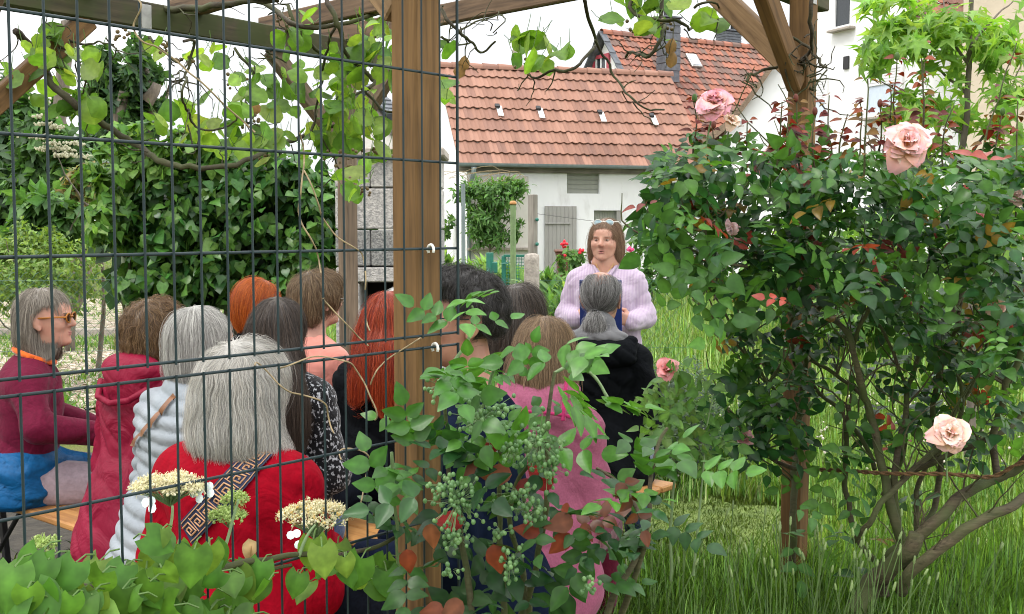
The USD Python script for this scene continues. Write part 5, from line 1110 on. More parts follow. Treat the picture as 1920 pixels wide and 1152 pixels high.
g.features(lip=(.36, .13, .12), brow=(.20, .13, .09), mouth=.003)
g.hair(CAPS(.002) + [(ell((0, -.035, -.045), (.098, .075, .105)), .03), (ell((.074, .000, -.055), (.024, .040, .080)), .02), (ell((-.074, .000, -.055), (.024, .040, .080)), .02)], [(ell((0, .13, -.045), (.084, .096, .128)), .012)], [(.17, .10, .06), (.23, .145, .09), (.12, .07, .042), (.28, .18, .115)], zmin=-.118, length=.15, seed=31, n=3600, crown_=(0, .035, .118), grav=1.1, width=.0011, fuzz=.003)
g.glasses('clip_white', 'lens_sky', up=.098, back=.055, r=.0022, sx=.024, sz=.017, name='sunglasses_on_head')
fo = thing('folder', 'dark blue document folder held by the standing speaker', 'folder'); Rf = g.R @ rot_x(-.22); v, f = box(.235, .014, .325, b=.003); fc = g.world((0.005, .262, 1.125)); mesh('cover', v, f, 'folder_blue', fo, xf=mat4(Rf, fc)); v, f = box(.225, .010, .315, b=.001); mesh('pages', v, f, 'clip_white', fo, xf=mat4(Rf, fc + g.R @ np.array([0, -.009, -.002])))
# ------------------------------------------------------------------ background trees and shrubs
def blob(cx, cy, rx, ry, Y, rd=None):
    k = Y / FPX; return (at(cx, cy, Y), (rx * k, rd or max(rx, ry) * k * .8, ry * k))
G_DARK = [(.022, .060, .016), (.035, .085, .022), (.028, .07, .03), (.05, .11, .03)]
G_MID = [(.06, .15, .03), (.085, .19, .04), (.05, .12, .03), (.11, .22, .05)]
G_LIGHT = [(.13, .26, .05), (.17, .31, .06), (.10, .21, .05), (.20, .33, .08)]
def shrub(name, label, cat, blobs, n, size, cols, seed, base=None, trunk_r=.03, limbs=5, group=None, **kw):
    o = thing(name, label, cat, group); crown(kw.pop('crown_name', 'crown'), o, blobs, n, size, cols, seed, **kw)
    if base is not None:
        b = np.asarray(base, float); top = np.mean([q[0] for q in blobs], 0) + [0, 0, .3 * max(q[1][2] for q in blobs)]
        tree_trunk(o, b, top, trunk_r, seed, limbs, name=('trunk' if trunk_r > .05 else 'stem'), spread=.3)
    return o
gr = lambda x, Y: at(x, 600, Y) * [1, 1, 0]
shrub('tree', 'large dark green tree at the left edge behind the flowering elder', 'tree', [blob(-60, 260, 110, 110, 17), blob(0, 320, 90, 110, 16.5), blob(-70, 380, 120, 110, 16), blob(40, 400, 60, 60, 16.5), blob(0, 190, 50, 50, 17)], 4400, .22, G_DARK, 101, gr(-40, 16.8), .16, shell=.4)
el = shrub('elder_shrub', 'elder with flat creamy flower heads left of the ivy', 'shrub', [blob(60, 235, 45, 45, 14), blob(100, 285, 50, 50, 13.8), blob(80, 330, 60, 55, 14), blob(150, 330, 50, 45, 13.6)], 2300, .17, G_MID[:3] + G_DARK[1:2], 103, gr(130, 14), .06, shell=.4)
r_ = rng(104)
for k in range(24):
    x, y = 45 + 130 * r_.random(), 180 + 165 * r_.random()
    if abs(x - 62 - (y - 195) * .62) > 42: continue
    c = at(x, y, 13.2 + .3 * r_.random()); pcs = [ball(c + np.array([r_.normal(0, .055), r_.normal(0, .04), r_.normal(0, .012)]), .011 + .007 * r_.random(), 5, 3) for _ in range(34)]
    v, f = cat_mesh(pcs); mesh('flower_head', v, f, 'berry', el, col=np.tile((.38, .37, .25), (len(v), 1)) * (.85 + .3 * r_.random()))
tt = thing('ivy_clad_tree', 'distant tall lopped tree clothed in upright leafy shoots against the sky', 'tree'); Yt = 24.0
crown('crown', tt, [blob(262, 125, 11, 75, Yt), blob(196, 150, 14, 55, Yt), blob(232, 190, 34, 48, Yt), blob(250, 235, 46, 45, Yt), blob(290, 133, 22, 7, Yt), blob(292, 185, 24, 8, Yt), blob(172, 125, 9, 20, Yt), blob(215, 265, 50, 45, Yt), blob(180, 190, 20, 40, Yt)], 4200, .24, G_DARK[1:] + G_MID[:1], 107, shell=.3)
tree_trunk(tt, gr(225, Yt), at(262, 90, Yt), .22, 108, 5, spread=.18)
for q in ([(215, 250), (228, 200), (232, 172)], [(275, 190), (290, 170), (295, 157)]): v, f = tube([at(x, y, Yt - .3) for x, y in q], [.16, .12, .10], 8); mesh('limb', v, f, 'bark', tt, smooth=True)
bt = thing('bare_trunk', 'tall grey bare tree trunk left of the ivy clad tree', 'tree'); v, f = tube(wiggly([gr(118, 20), at(118, 280, 20), at(112, 210, 20), at(122, 120, 20), at(124, 40, 20)], 16, .06, 3), np.linspace(.22, .10, 16), 10); mesh('trunk', v, f, 'bark', bt, smooth=True)
crown('crown', bt, [blob(92, 195, 34, 22, 20), blob(135, 300, 26, 40, 20)], 380, .2, G_DARK[1:] + G_MID[:1], 109)
shrub('shrub', 'mid green shrub with drooping leaves above the low box hedge', 'shrub', [blob(85, 395, 62, 42, 11.5), blob(70, 430, 60, 40, 11.4), blob(130, 420, 40, 40, 11.5)], 1300, .16, G_MID, 111, gr(85, 11.5), droop=.9, shell=.5)
shrub('spiraea_bush', 'low rounded fine leaved yellow green bush behind the netting', 'shrub', [blob(20, 500, 90, 70, 10.8), blob(110, 500, 90, 65, 10.6), blob(70, 470, 70, 50, 10.9), blob(-60, 500, 80, 70, 10.8), blob(60, 545, 120, 45, 10.6)], 5200, .058, [(.13, .22, .04), (.16, .26, .05), (.09, .17, .035), (.19, .28, .06)], 113, gr(60, 10.8), shell=.45)
shrub('shrub', 'reddish tipped shrub between elder and ivy', 'shrub', [blob(170, 350, 55, 40, 12), blob(215, 330, 40, 40, 12)], 1100, .09, [(.14, .20, .05), (.20, .16, .06), (.10, .17, .04)], 115, gr(180, 12))
iv = thing('ivy', 'big dense mound of glossy dark ivy behind the orange haired person', 'ivy')
IB = [blob(255, 420, 75, 90, 8.9, .4), blob(340, 400, 100, 110, 8.9, .45), blob(440, 400, 110, 120, 8.9, .45), blob(540, 400, 100, 115, 8.9, .45), blob(600, 430, 55, 110, 8.9, .35), blob(300, 500, 90, 70, 8.85, .4), blob(420, 510, 100, 75, 8.85, .4), blob(540, 520, 100, 75, 8.85, .4), blob(370, 320, 80, 60, 9.0, .4), blob(500, 325, 90, 55, 9.0, .4), blob(235, 360, 50, 60, 9, .3)]
crown('foliage', iv, IB, 6800, .088, [(.04, .115, .03), (.06, .155, .036), (.09, .20, .045), (.03, .085, .027), (.14, .26, .065), (.11, .22, .05)], 117, mat='leaf_gloss', shape=['ivy', 'ivy2'], own=300, droop=.9, shell=.62)
v, f = tube(wiggly([gr(430, 9.2), at(430, 450, 9.2), at(420, 330, 9.2)], 12, .05, 2), np.linspace(.09, .05, 12), 8); mesh('stem', v, f, 'bark', iv, smooth=True)
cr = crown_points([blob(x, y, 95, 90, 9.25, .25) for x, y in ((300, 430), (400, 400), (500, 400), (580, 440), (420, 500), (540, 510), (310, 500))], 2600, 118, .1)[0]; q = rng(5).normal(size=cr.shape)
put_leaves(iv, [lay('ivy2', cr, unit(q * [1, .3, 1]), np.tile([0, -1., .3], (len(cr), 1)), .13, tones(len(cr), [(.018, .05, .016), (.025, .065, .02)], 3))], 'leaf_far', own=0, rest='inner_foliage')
lv = thing('vine', 'light green leafy vine trailing over the top of the ivy mound', 'vine')
crown('foliage', lv, [blob(290, 270, 80, 45, 8.8, .3), blob(380, 270, 70, 35, 8.8, .3), blob(460, 275, 60, 30, 8.8, .3), blob(230, 310, 60, 60, 8.7, .3), blob(200, 400, 35, 60, 8.6, .25), blob(330, 300, 90, 30, 8.6, .2)], 1500, .085, G_LIGHT + G_MID[1:2], 119, mat='leaf', shape=['ivy2', 'rose'], own=160, droop=.8)
v, f = tube(wiggly([gr(250, 8.9), at(240, 420, 8.8), at(300, 270, 8.8), at(440, 270, 8.8)], 16, .05, 4), .012, 6); mesh('stem', v, f, 'bark_vine', lv)
hb = shrub('wall_shrub', 'feathery green climbing shrub against the outbuilding wall', 'shrub', [blob(925, 362, 62, 28, 23.4), blob(915, 400, 40, 45, 23.4), blob(920, 440, 34, 26, 23.4), blob(880, 360, 26, 24, 23.4), blob(960, 345, 32, 18, 23.4), blob(895, 430, 30, 22, 23.4), blob(955, 430, 24, 22, 23.4)], 3400, .135, [(.09, .20, .05), (.12, .26, .06), (.07, .16, .04)], 121, gr(922, 23.5), .03, shape='lance', droop=.2, shell=.2)
r_ = rng(8)
for k in range(9): a = at(925 + r_.normal(0, 20), 350, 23.3); v, f = tube(spline([a, a + [.25 * r_.normal(), -.1, .25], a + [.6 * r_.normal(), -.15, .1 + .25 * r_.random()]], 7), .006, 4); mesh('dry_shoot', v, f, 'tie_tan', hb)
shrub('wall_shrub', 'small green climber on the gable left of the steel post', 'shrub', [blob(838, 415, 10, 22, 25.0), blob(834, 440, 8, 14, 25.0)], 160, .13, G_MID, 122, gr(838, 25.0), .015, 2)
rs2 = shrub('climbing_rose', 'pink flowered climbing rose under the small barn window', 'rose', [blob(1225, 430, 36, 40, 20), blob(1215, 490, 40, 50, 20), blob(1260, 480, 40, 60, 20), blob(1195, 540, 40, 50, 19.5)], 1500, .12, G_MID + G_LIGHT[:1], 123, gr(1225, 20), .02)
rs3 = shrub('rose_plant', 'tall thin red rose plant in front of the waste bin', 'rose', [blob(1068, 500, 22, 34, 15.5), blob(1085, 495, 18, 26, 15.5), blob(1045, 540, 30, 30, 15.5)], 480, .09, G_MID, 124, gr(1065, 15.5), .012)
def small_rose(parent, c, r, col, seed):
    q = rng(seed); pcs = []
    for k in range(7): pcs.append(ball(c + q.normal(0, r * .45, 3), r * (.55 + .2 * q.random()), 6, 4))
    v, f = cat_mesh(pcs); mesh('flower', v, f, 'petal', parent, col=np.tile(col, (len(v), 1)))
for k, (x, y) in enumerate(((1215, 440), (1221, 447), (1248, 405), (1241, 422), (1182, 468), (1230, 492), (1206, 436))): small_rose(rs2, at(x, y, 19.5), .045, (.62, .07, .20) if k % 3 else (.66, .16, .22), k)
for k, (x, y) in enumerate(((1059, 455), (1056, 461), (1089, 472), (1060, 480))): small_rose(rs3, at(x, y, 15.1), .03 if k < 3 else .02, (.50, .01, .025), 20 + k)
shrub('weeds', 'tall pale weeds and grasses between concrete post and speaker', 'weeds', [blob(1035, 560, 50, 45, 11), blob(1000, 600, 60, 40, 10.5), blob(1060, 610, 50, 50, 9.8)], 1300, .15, G_LIGHT + G_MID[:2], 125, None, shape=['blade', 'lance'], droop=-1.2)
shrub('weeds', 'pale weeds in front of the gate and outbuilding wall', 'weeds', [blob(900, 530, 70, 28, 15), blob(850, 520, 30, 30, 15), blob(960, 535, 40, 20, 15)], 700, .20, G_LIGHT, 126, None, shape=['blade', 'lance'], droop=-1.2)
rm = thing('rosemary_bush', 'dark needle leaved rosemary bush to the right of the speaker', 'shrub'); rr = rng(127); ps, xs, ns = [], [], []
for k in range(170):
    b = np.array([*(at(1265 + rr.normal(0, 42), 700, 6.9 + rr.normal(0, .22))[:2]), .02]); tip = b + np.array([rr.normal(0, .1), rr.normal(0, .08), .38 + .32 * rr.random()]); n = 34
    t = np.linspace(.25, 1, n)[:, None]; a = rr.random((n, 1)) * 6.28; ps.append(b + (tip - b) * t); xs.append(np.hstack([np.cos(a), np.sin(a), .9 + 0 * a])); ns.append(np.tile([0, -.3, 1.], (n, 1)))
ps = np.vstack(ps); put_leaves(rm, [lay('lance', ps, np.vstack(xs), np.vstack(ns), .045, tones(len(ps), [(.05, .095, .045), (.075, .13, .06), (.035, .07, .035)], 5))], 'leaf_far', own=0)
v, f = cat_mesh([tube([gr(1265, 6.9) + [.05 * k, 0, 0], gr(1265, 6.9) + [.12 * k, 0, .45]], [.012, .006], 5) for k in (-2, -1, 0, 1, 2)]); mesh('stem', v, f, 'bark', rm)
shrub('leafy_shrub', 'broad light green hedge of shrubs far behind the rose bush', 'shrub', [blob(1500, 490, 110, 70, 13), blob(1640, 480, 120, 80, 13), blob(1780, 470, 120, 90, 12.5), blob(1900, 460, 110, 100, 12), blob(1400, 520, 80, 50, 13.5), blob(1560, 580, 120, 60, 12.5), blob(1720, 580, 120, 60, 12.3), blob(1880, 590, 110, 70, 12)], 6200, .14, G_LIGHT + G_MID[:2], 128, gr(1640, 13), .04, shell=.35)
lq = thing('maple_tree', 'young bright green star leaved tree at the upper right', 'tree'); Yl = 7.0
tp = wiggly([gr(1810, Yl), at(1806, 500, Yl), at(1800, 330, Yl), at(1815, 180, Yl), at(1818, 40, Yl), at(1826, -60, Yl)], 22, .015, 5); v, f = tube(tp, np.linspace(.035, .014, 22), 8); mesh('trunk', v, f, 'bark', lq, smooth=True)
pcs = [tube(wiggly([at(*q[0], Yl), at(*q[1], Yl + .1), at(*q[2], Yl + .2)], 9, .015, k), np.linspace(.011, .004, 9), 5) for k, q in enumerate([[(1815, 180), (1760, 130), (1690, 30)], [(1805, 250), (1740, 210), (1650, 150)], [(1800, 320), (1860, 230), (1920, 110)], [(1818, 90), (1860, 40), (1900, 0)], [(1803, 290), (1720, 290), (1640, 260)], [(1815, 120), (1780, 60), (1770, 0)], [(1800, 330), (1870, 330), (1920, 300)]])]; 
for v, f in pcs: mesh('branch', v, f, 'bark', lq, smooth=True)
crown('foliage', lq, [blob(1690, 80, 65, 52, Yl, .3), blob(1780, 60, 90, 80, Yl, .4), blob(1625, 95, 26, 55, Yl, .2), blob(1870, 60, 70, 80, Yl, .35), blob(1740, 200, 90, 60, Yl, .35), blob(1870, 210, 60, 80, Yl, .35), blob(1840, 340, 70, 60, Yl, .3), blob(1660, 20, 50, 40, Yl, .3), blob(1760, 300, 60, 50, Yl, .3), blob(1900, 400, 50, 60, Yl, .3)], 900, .098, [(.19, .37, .06), (.24, .42, .08), (.16, .32, .06), (.28, .44, .11)], 129, mat='leaf_thin', shape='star', own=300, droop=.7, shell=.1, clump=5)

# ------------------------------------------------------------------ climbing vine on the pergola
kv = thing('kiwi_vine', 'gnarled climbing vine with big translucent pale green leaves on the pergola', 'vine')
VB = [([(30, 60), (55, 85), (85, 135), (105, 170), (130, 186), (175, 222), (235, 257), (275, 285), (345, 313), (420, 312), (495, 283)], 4.9, .017), ([(215, -10), (330, 18), (430, 8), (520, 0)], 5.3, .020), ([(430, -5), (520, 25), (570, 50), (650, 43), (735, 20)], 5.5, .015),
      ([(610, -10), (628, 30), (642, 70), (655, 110), (680, 130), (692, 165)], 5.5, .014), ([(540, 10), (560, 60), (600, 100), (640, 130), (700, 190), (740, 215)], 5.7, .010), ([(632, 40), (610, 110), (600, 170), (590, 220), (580, 260)], 5.6, .008),
      ([(344, 78), (356, 112), (345, 138), (351, 150), (338, 172), (352, 205), (368, 238), (400, 243), (438, 212)], 4.8, .0065), ([(320, 152), (345, 150)], 4.8, .005), ([(690, 165), (640, 190), (600, 240), (620, 290), (640, 330)], 5.8, .006), ([(540, 265), (600, 245), (640, 230)], 6.0, .014),
      ([(828, 18), (845, 45), (880, 78), (905, 98), (928, 78)], 5.2, .0085), ([(828, 70), (850, 82), (885, 80)], 5.2, .006), ([(1098, -10), (1112, 60), (1116, 76), (1105, 100), (1072, 130), (1040, 132), (990, 141), (985, 118)], 5.0, .009), ([(1116, 76), (1150, 140), (1170, 170), (1200, 196), (1245, 207)], 5.0, .0065),
      ([(1242, -10), (1244, 40), (1238, 78), (1222, 103), (1190, 98), (1172, 106)], 4.9, .010), ([(1190, -5), (1215, 32), (1260, 40), (1290, 52), (1318, 48)], 4.9, .009), ([(1302, 15), (1330, 5), (1350, 25)], 4.7, .006), ([(1522, -5), (1524, 60), (1505, 110), (1470, 125), (1420, 135), (1398, 155)], 4.25, .008), ([(1440, 20), (1470, 62), (1505, 80), (1535, 108), (1550, 125)], 4.2, .007), ([(1505, 110), (1512, 150), (1525, 170)], 4.25, .009),
      ([(100, 55), (150, 82), (185, 78), (215, 84)], 4.9, .006), ([(100, 85), (140, 110), (160, 150), (150, 180)], 4.9, .006), ([(280, 72), (310, 100), (330, 118), (350, 112)], 5.0, .006), ([(440, 90), (460, 120), (475, 150), (462, 175), (470, 205), (458, 235)], 5.3, .007), ([(500, 95), (520, 110), (535, 118)], 5.4, .006), ([(860, 60), (900, 40), (935, 30), (925, 60)], 5.4, .005)]
for k, (q, Y, r0) in enumerate(VB):
    n = max(8, 4 * len(q)); p_ = wiggly([at(x, y, Y + .12 * math.sin(i * 1.3 + k)) for i, (x, y) in enumerate(q)], n, .012, 40 + k, 22); v, f = tube(p_, np.linspace(r0, r0 * .6, n), 7); mesh('vine_branch', v + (fbm(v * 60, 2, k) - .5)[:, None] * r0 * .5, f, 'bark_vine', kv, smooth=True)
r_ = rng(61); tw = []
for k in range(150):
    q, Y, r0 = VB[r_.integers(0, len(VB))]; i = r_.integers(0, len(q)); a = at(q[i][0] + r_.normal(0, 6), q[i][1] + r_.normal(0, 6), Y); d = unit(r_.normal(size=3) + [0, 0, -.5]); L = .06 + .14 * r_.random()
    tw.append(tube(wiggly([a, a + d * L * .5 + r_.normal(0, .02, 3), a + d * L + r_.normal(0, .02, 3)], 7, .012, k, 40), np.linspace(.0035, .0015, 7), 4))
v, f = cat_mesh(tw); mesh('twig', v, f, 'bark_vine', kv, kind='stuff')
KB = [(90, 100, 60, 45, 16, 4.9), (50, 150, 45, 40, 12, 4.9), (120, 175, 60, 40, 9, 4.9), (150, 110, 40, 35, 6, 4.9), (180, 210, 20, 25, 4, 4.9), (285, 100, 22, 20, 3, 5.0), (365, 110, 15, 12, 2, 5.0), (410, 115, 30, 30, 5, 5.2), (470, 130, 28, 35, 5, 5.3), (355, 225, 50, 35, 12, 5.0), (430, 185, 60, 40, 9, 5.1), (420, 260, 60, 35, 10, 5.2), (480, 270, 50, 30, 9, 5.3), (545, 150, 40, 50, 9, 5.6), (600, 200, 60, 60, 18, 5.7), (660, 220, 60, 60, 26, 5.8), (700, 110, 45, 60, 22, 5.7), (640, 120, 50, 60, 16, 5.7), (700, 270, 40, 50, 12, 5.8), (590, 270, 60, 40, 12, 5.8), (560, 50, 40, 40, 6, 5.5), (668, 340, 22, 40, 8, 5.2), (690, 50, 40, 40, 9, 5.6), (520, 230, 40, 40, 8, 5.5),
      (838, 90, 10, 12, 2, 5.2), (835, 170, 12, 20, 4, 5.4), (985, 75, 26, 20, 5, 5.0), (1020, 80, 22, 20, 4, 5.0), (1050, 100, 20, 10, 2, 5.0), (1010, 118, 30, 8, 4, 5.0), (970, 118, 10, 8, 1, 5.0), (1175, 15, 20, 22, 4, 4.9), (1215, 35, 30, 22, 5, 4.9), (1240, 10, 25, 20, 4, 4.9), (1165, 42, 18, 12, 2, 4.9), (1245, 60, 30, 20, 4, 4.9), (1330, 35, 26, 16, 4, 4.7), (1290, 10, 20, 12, 2, 4.7)]
ps, Ys = [], []
for cx, cy, rx, ry, n, Y in KB:
    for _ in range(int(n * 1.15)): a, q = r_.random() * 6.28, r_.random() ** .5; ps.append(at(cx + rx * q * math.cos(a), cy + ry * q * math.sin(a), Y + r_.normal(0, .12)))
ps = np.array(ps); n = len(ps); x = unit(np.stack([r_.normal(0, .8, n), r_.normal(-.2, .6, n), r_.normal(-.45, .5, n)], -1)); nn = unit(np.stack([r_.normal(0, .8, n), r_.normal(-.45, .75, n), np.full(n, .65)], -1)); sz = .090 * (.55 + .7 * r_.random(n)); c = tones(n, [(.18, .34, .045), (.22, .38, .06), (.13, .27, .04), (.26, .38, .08), (.09, .20, .03)], 62); h_ = r_.integers(0, 4, n)
put_leaves(kv, [lay(sh_, ps[q_] - x[q_] * sz[q_, None] * .5, x[q_], nn[q_], sz[q_], c[q_]) for sh_, q_ in zip(('kiwi', 'kiwi2', 'kiwi3', 'kiwi4'), [h_ == k for k in range(4)])], 'leaf_thin', own=300)
pt = [tube([p - xx * s_ * .5, p - xx * s_ * .75 + [0, 0, .02], p - xx * s_ * 1.0 + [0, 0, .05]], .0016, 4) for p, xx, s_ in zip(ps, x, sz)]; v, f = cat_mesh(pt); mesh('petiole', v, f, 'petiole', kv, kind='stuff')
for k, (cx, cy, Y) in enumerate([(225, 68, 4.9), (310, 85, 5.0), (345, 118, 5.0), (440, 150, 5.3), (490, 300, 5.5), (665, 300, 5.4), (672, 355, 5.2), (625, 290, 5.6), (690, 285, 5.7), (540, 40, 5.5), (990, 122, 5.0), (1195, 55, 4.9), (1252, 50, 4.9), (470, 225, 5.3)]):
    for _ in range(9):
        q = at(cx + r_.normal(0, 11), cy + r_.normal(0, 8), Y); v, f = ball(q, .007 + .003 * r_.random(), 7, 5); mesh('fruit', v, f, 'berry', kv, col=np.tile((.12, .085, .035), (len(v), 1)), smooth=True)
dl = [(345, 190, 5.3), (478, 192, 5.3), (864, 122, 5.2), (872, 108, 5.2), (1262, 75, 4.9), (1263, 100, 4.9)]
put_leaves(kv, [lay('kiwi2', np.array([at(*q) for q in dl]), np.tile([.1, 0, -1.], (len(dl), 1)), np.tile([.5, -.8, .2], (len(dl), 1)), .06, np.tile((.30, .17, .06), (len(dl), 1)))], 'dry', own=20, name='dry_leaf')
# ------------------------------------------------------------------ grass and flowers of the ground
def blades(n, h, spread, seed, cols, wid=.0075, lean=.85):
    r = rng(seed); vs, fs, cs, ns = [], [], [], []
    for k in range(n):
        a = r.random() * 6.28; b = np.array([r.normal(0, spread), r.normal(0, spread), -.01]); d = np.array([math.cos(a), math.sin(a), 0]); s = np.array([-d[1], d[0], 0]); H = h * (.5 + .7 * r.random()); le = lean * r.random() * H
        m = [b, b + d * le * .25 + [0, 0, H * .5], b + d * le * .6 + [0, 0, H * .85], b + d * le + [0, 0, H * .97]]; w = wid * (.6 + .7 * r.random())
        v = np.array([m[0] - s * w / 2, m[0] + s * w / 2, m[1] - s * w * .45, m[1] + s * w * .45, m[2] - s * w * .28, m[2] + s * w * .28, m[3]]); f = np.array([[0, 1, 3], [0, 3, 2], [2, 3, 5], [2, 5, 4], [4, 5, 6]])
        c = np.array(cols[r.integers(0, len(cols))]) * (.75 + .5 * r.random()); vs.append(v); fs.append(f + 7 * k); cs.append(np.tile(c, (7, 1))); ns.append(np.tile(unit(np.array([d[0] * .3, d[1] * .3, 1.0])), (7, 1)))
    return np.vstack(vs), np.vstack(fs), np.vstack(cs), np.vstack(ns)
def tufts(name, label, protos, pts, seed, scale=(.7, 1.3), mat='grass_leaf'):
    """One object of instanced tufts."""
    pi = UsdGeom.PointInstancer.Define(stage, free('/World', name)); path = str(pi.GetPath()); t = []
    for v, f, c, n in protos: t.append(mesh('tuft', v, f, mat, path, col=c, nrm=n).GetPath())
    pi.CreatePrototypesRel().SetTargets(t); r = rng(seed); n = len(pts); P = np.array(pts, float); P[:, 2] = ground_z(P)
    a = r.random(n) * np.pi; s = scale[0] + (scale[1] - scale[0]) * r.random(n)
    pi.CreateProtoIndicesAttr(Vt.IntArray.FromNumpy(r.integers(0, len(t), n).astype(np.int32))); pi.CreatePositionsAttr(Vt.Vec3fArray.FromNumpy(P.astype(np.float32)))
    pi.CreateOrientationsAttr(Vt.QuathArray([Gf.Quath(math.cos(x), 0, 0, math.sin(x)) for x in a])); pi.CreateScalesAttr(Vt.Vec3fArray.FromNumpy(np.stack([s, s, s * (.8 + .4 * r.random(n))], -1).astype(np.float32)))
    tag(pi, label, None, None, 'stuff')
GC = [(.22, .46, .085), (.28, .51, .11), (.17, .38, .07), (.35, .54, .15), (.38, .48, .18)]
r_ = rng(200)
def scatter(n, x0, x1, y0, y1, keep=lambda x, y: True):
    x, y = x0 + (x1 - x0) * r_.random(n), y0 + (y1 - y0) * r_.random(n); k = np.array([keep(a, b) for a, b in zip(x, y)]); return np.stack([x, y, 0 * x], -1)[k]
inside = lambda x, y: (lambda q: -2.5 < q[1] < .6 and -.6 < q[0] < 2.6)((np.dot(np.array([x, y, 0]) - O, D), np.dot(np.array([x, y, 0]) - O, E)))
mown = lambda x, y: (x - 1.15) ** 2 / .32 + (y - 5.75) ** 2 / .42 < 1
tufts('meadow_grass', 'tall light green meadow grass right of the benches', [blades(28, .175, .065, 300 + k, GC) for k in range(5)], scatter(4600, -.2, 4.6, 4.5, 9.5, lambda x, y: not inside(x, y) and not mown(x, y) and not (.45 < x < 1.5 and y < 6.3 and r_.random() < .93)), 1)
tufts('far_grass', 'grass reaching to the outbuilding wall', [blades(34, .30, .16, 310 + k, GC, wid=.012) for k in range(4)], scatter(5200, -3.5, 11, 9.0, 23.3, lambda x, y: x > -2.6 + 0 * y), 2)
tufts('mown_grass', 'short mossy yellow green patch of ground by the rose bush', [blades(40, .035, .06, 320 + k, [(.26, .38, .09), (.32, .42, .12), (.20, .33, .07)], wid=.005, lean=1.2) for k in range(3)], scatter(2200, .30, 1.75, 4.5, 6.7, ), 3)
tufts('ground_cover', 'low dark green growth on the soil under the benches', [blades(18, .07, .06, 330 + k, [(.05, .11, .025), (.07, .14, .03), (.10, .15, .04)], wid=.012, lean=1.2) for k in range(3)], scatter(2600, -3.6, .9, 2.6, 8.5, inside), 4)
tufts('front_grass', 'fine grass in the foreground bed', [blades(30, .26, .05, 340 + k, GC[:3] + [(.10, .20, .06)], wid=.005) for k in range(4)], scatter(1500, .15, 2.6, 3.3, 4.6), 5)
r_ = rng(201); tufts('yard_weeds', 'patches of weeds on the wood chip yard', [blades(20, .10, .10, 350 + k, GC, wid=.014, lean=.9) for k in range(3)], np.vstack([scatter(420, -9, -1.4, 14.2, 15.7), scatter(260, -7, -1.2, 9.6, 14), scatter(300, -9, -1.0, 18.5, 24)]), 6)
cl = [ball(np.array([*(at(1280 + 250 * r_.random(), 790 + 60 * r_.random(), 1)[:1] * 0), 0, 0]), .001, 4, 3)]
pts = scatter(420, .2, 3.6, 6.3, 9.3); cl = [ball(p + [0, 0, .10 + .16 * r_.random()], .006 + .004 * r_.random(), 5, 4) for p in pts]; v, f = cat_mesh(cl); mesh('clover_flowers', v, f, 'berry', None, col=np.tile((.55, .50, .42), (len(v), 1)), kind='stuff', label='small whitish clover heads dotted through the grass')
pts = scatter(5000, -5.2, -.9, 8.8, 14.5); ch = []
for p in pts: a = r_.random() * 3.14; v, f = box(.02 + .035 * r_.random(), .012 + .014 * r_.random(), .006); R = rot_z(a) @ rot_x(r_.normal(0, .35)); ch.append((v @ R.T + p + [0, 0, ground_z(p[None])[0] + .034], f))
v, f = cat_mesh(ch); cc = np.repeat(np.array([(.42, .33, .24), (.55, .46, .36), (.30, .22, .15), (.62, .55, .46)])[r_.integers(0, 4, len(pts))], 8, 0); mesh('wood_chips', v, f, 'berry', None, col=cc, kind='stuff', label='loose pale wood chips scattered on the yard')

# ------------------------------------------------------------------ lavender in front of the rose bush
for k, (px, Y, n) in enumerate(((1235, 3.7, 9), (1330, 3.8, 11), (1430, 3.6, 13), (1530, 3.7, 16), (1610, 3.5, 16), (1700, 3.6, 12), (1800, 3.8, 9))):
    o = thing('lavender', ('lavender clump with unopened pale spikes, %s' % ('leftmost beside the berry shrub', 'second from the berry shrub', 'in front of the twined post', 'below the leafy rose shoots', 'before the rose trunk', 'right of the rose trunk', 'rightmost under the low pink rose')[k]), 'lavender', 'lavender clumps in the front bed'); r_ = rng(400 + k); b0 = at(px, 600, Y) * [1, 1, 0]; st = []
    for i in range(n):
        a = b0 + [r_.normal(0, .05), r_.normal(0, .06), 0]; e = a + [r_.normal(.03, .075), r_.normal(0, .07), .40 + .22 * r_.random()]; p_ = spline([a, (a + e) / 2 + [r_.normal(0, .015), 0, .02], e], 7); st.append(tube(p_, .0016, 4, False)); d = unit(p_[-1] - p_[-2])
        L = .020 + .010 * r_.random(); v, f = tube([e + d * L * t for t in (-.1, .15, .3, .45, .6, .8, 1.0)], np.array([.5, 1.0, .75, 1.05, .75, .85, .25]) * .0044, 6); mesh('flower_spike', v, f, 'berry', o, col=np.tile(np.array((.22, .30, .12)) * (.8 + .4 * r_.random()), (len(v), 1)), smooth=True)
    v, f = cat_mesh(st); mesh('stem', v, f, 'grass_leaf', o, col=np.tile((.16, .25, .09), (len(v), 1)), kind='stuff')
    v, f, c, nn = blades(120, .34, .075, 500 + k, [(.14, .27, .07), (.11, .22, .05), (.18, .31, .08)], wid=.004, lean=.5); mesh('foliage', v + b0, f, 'grass_leaf', o, col=c, nrm=nn, kind='stuff')

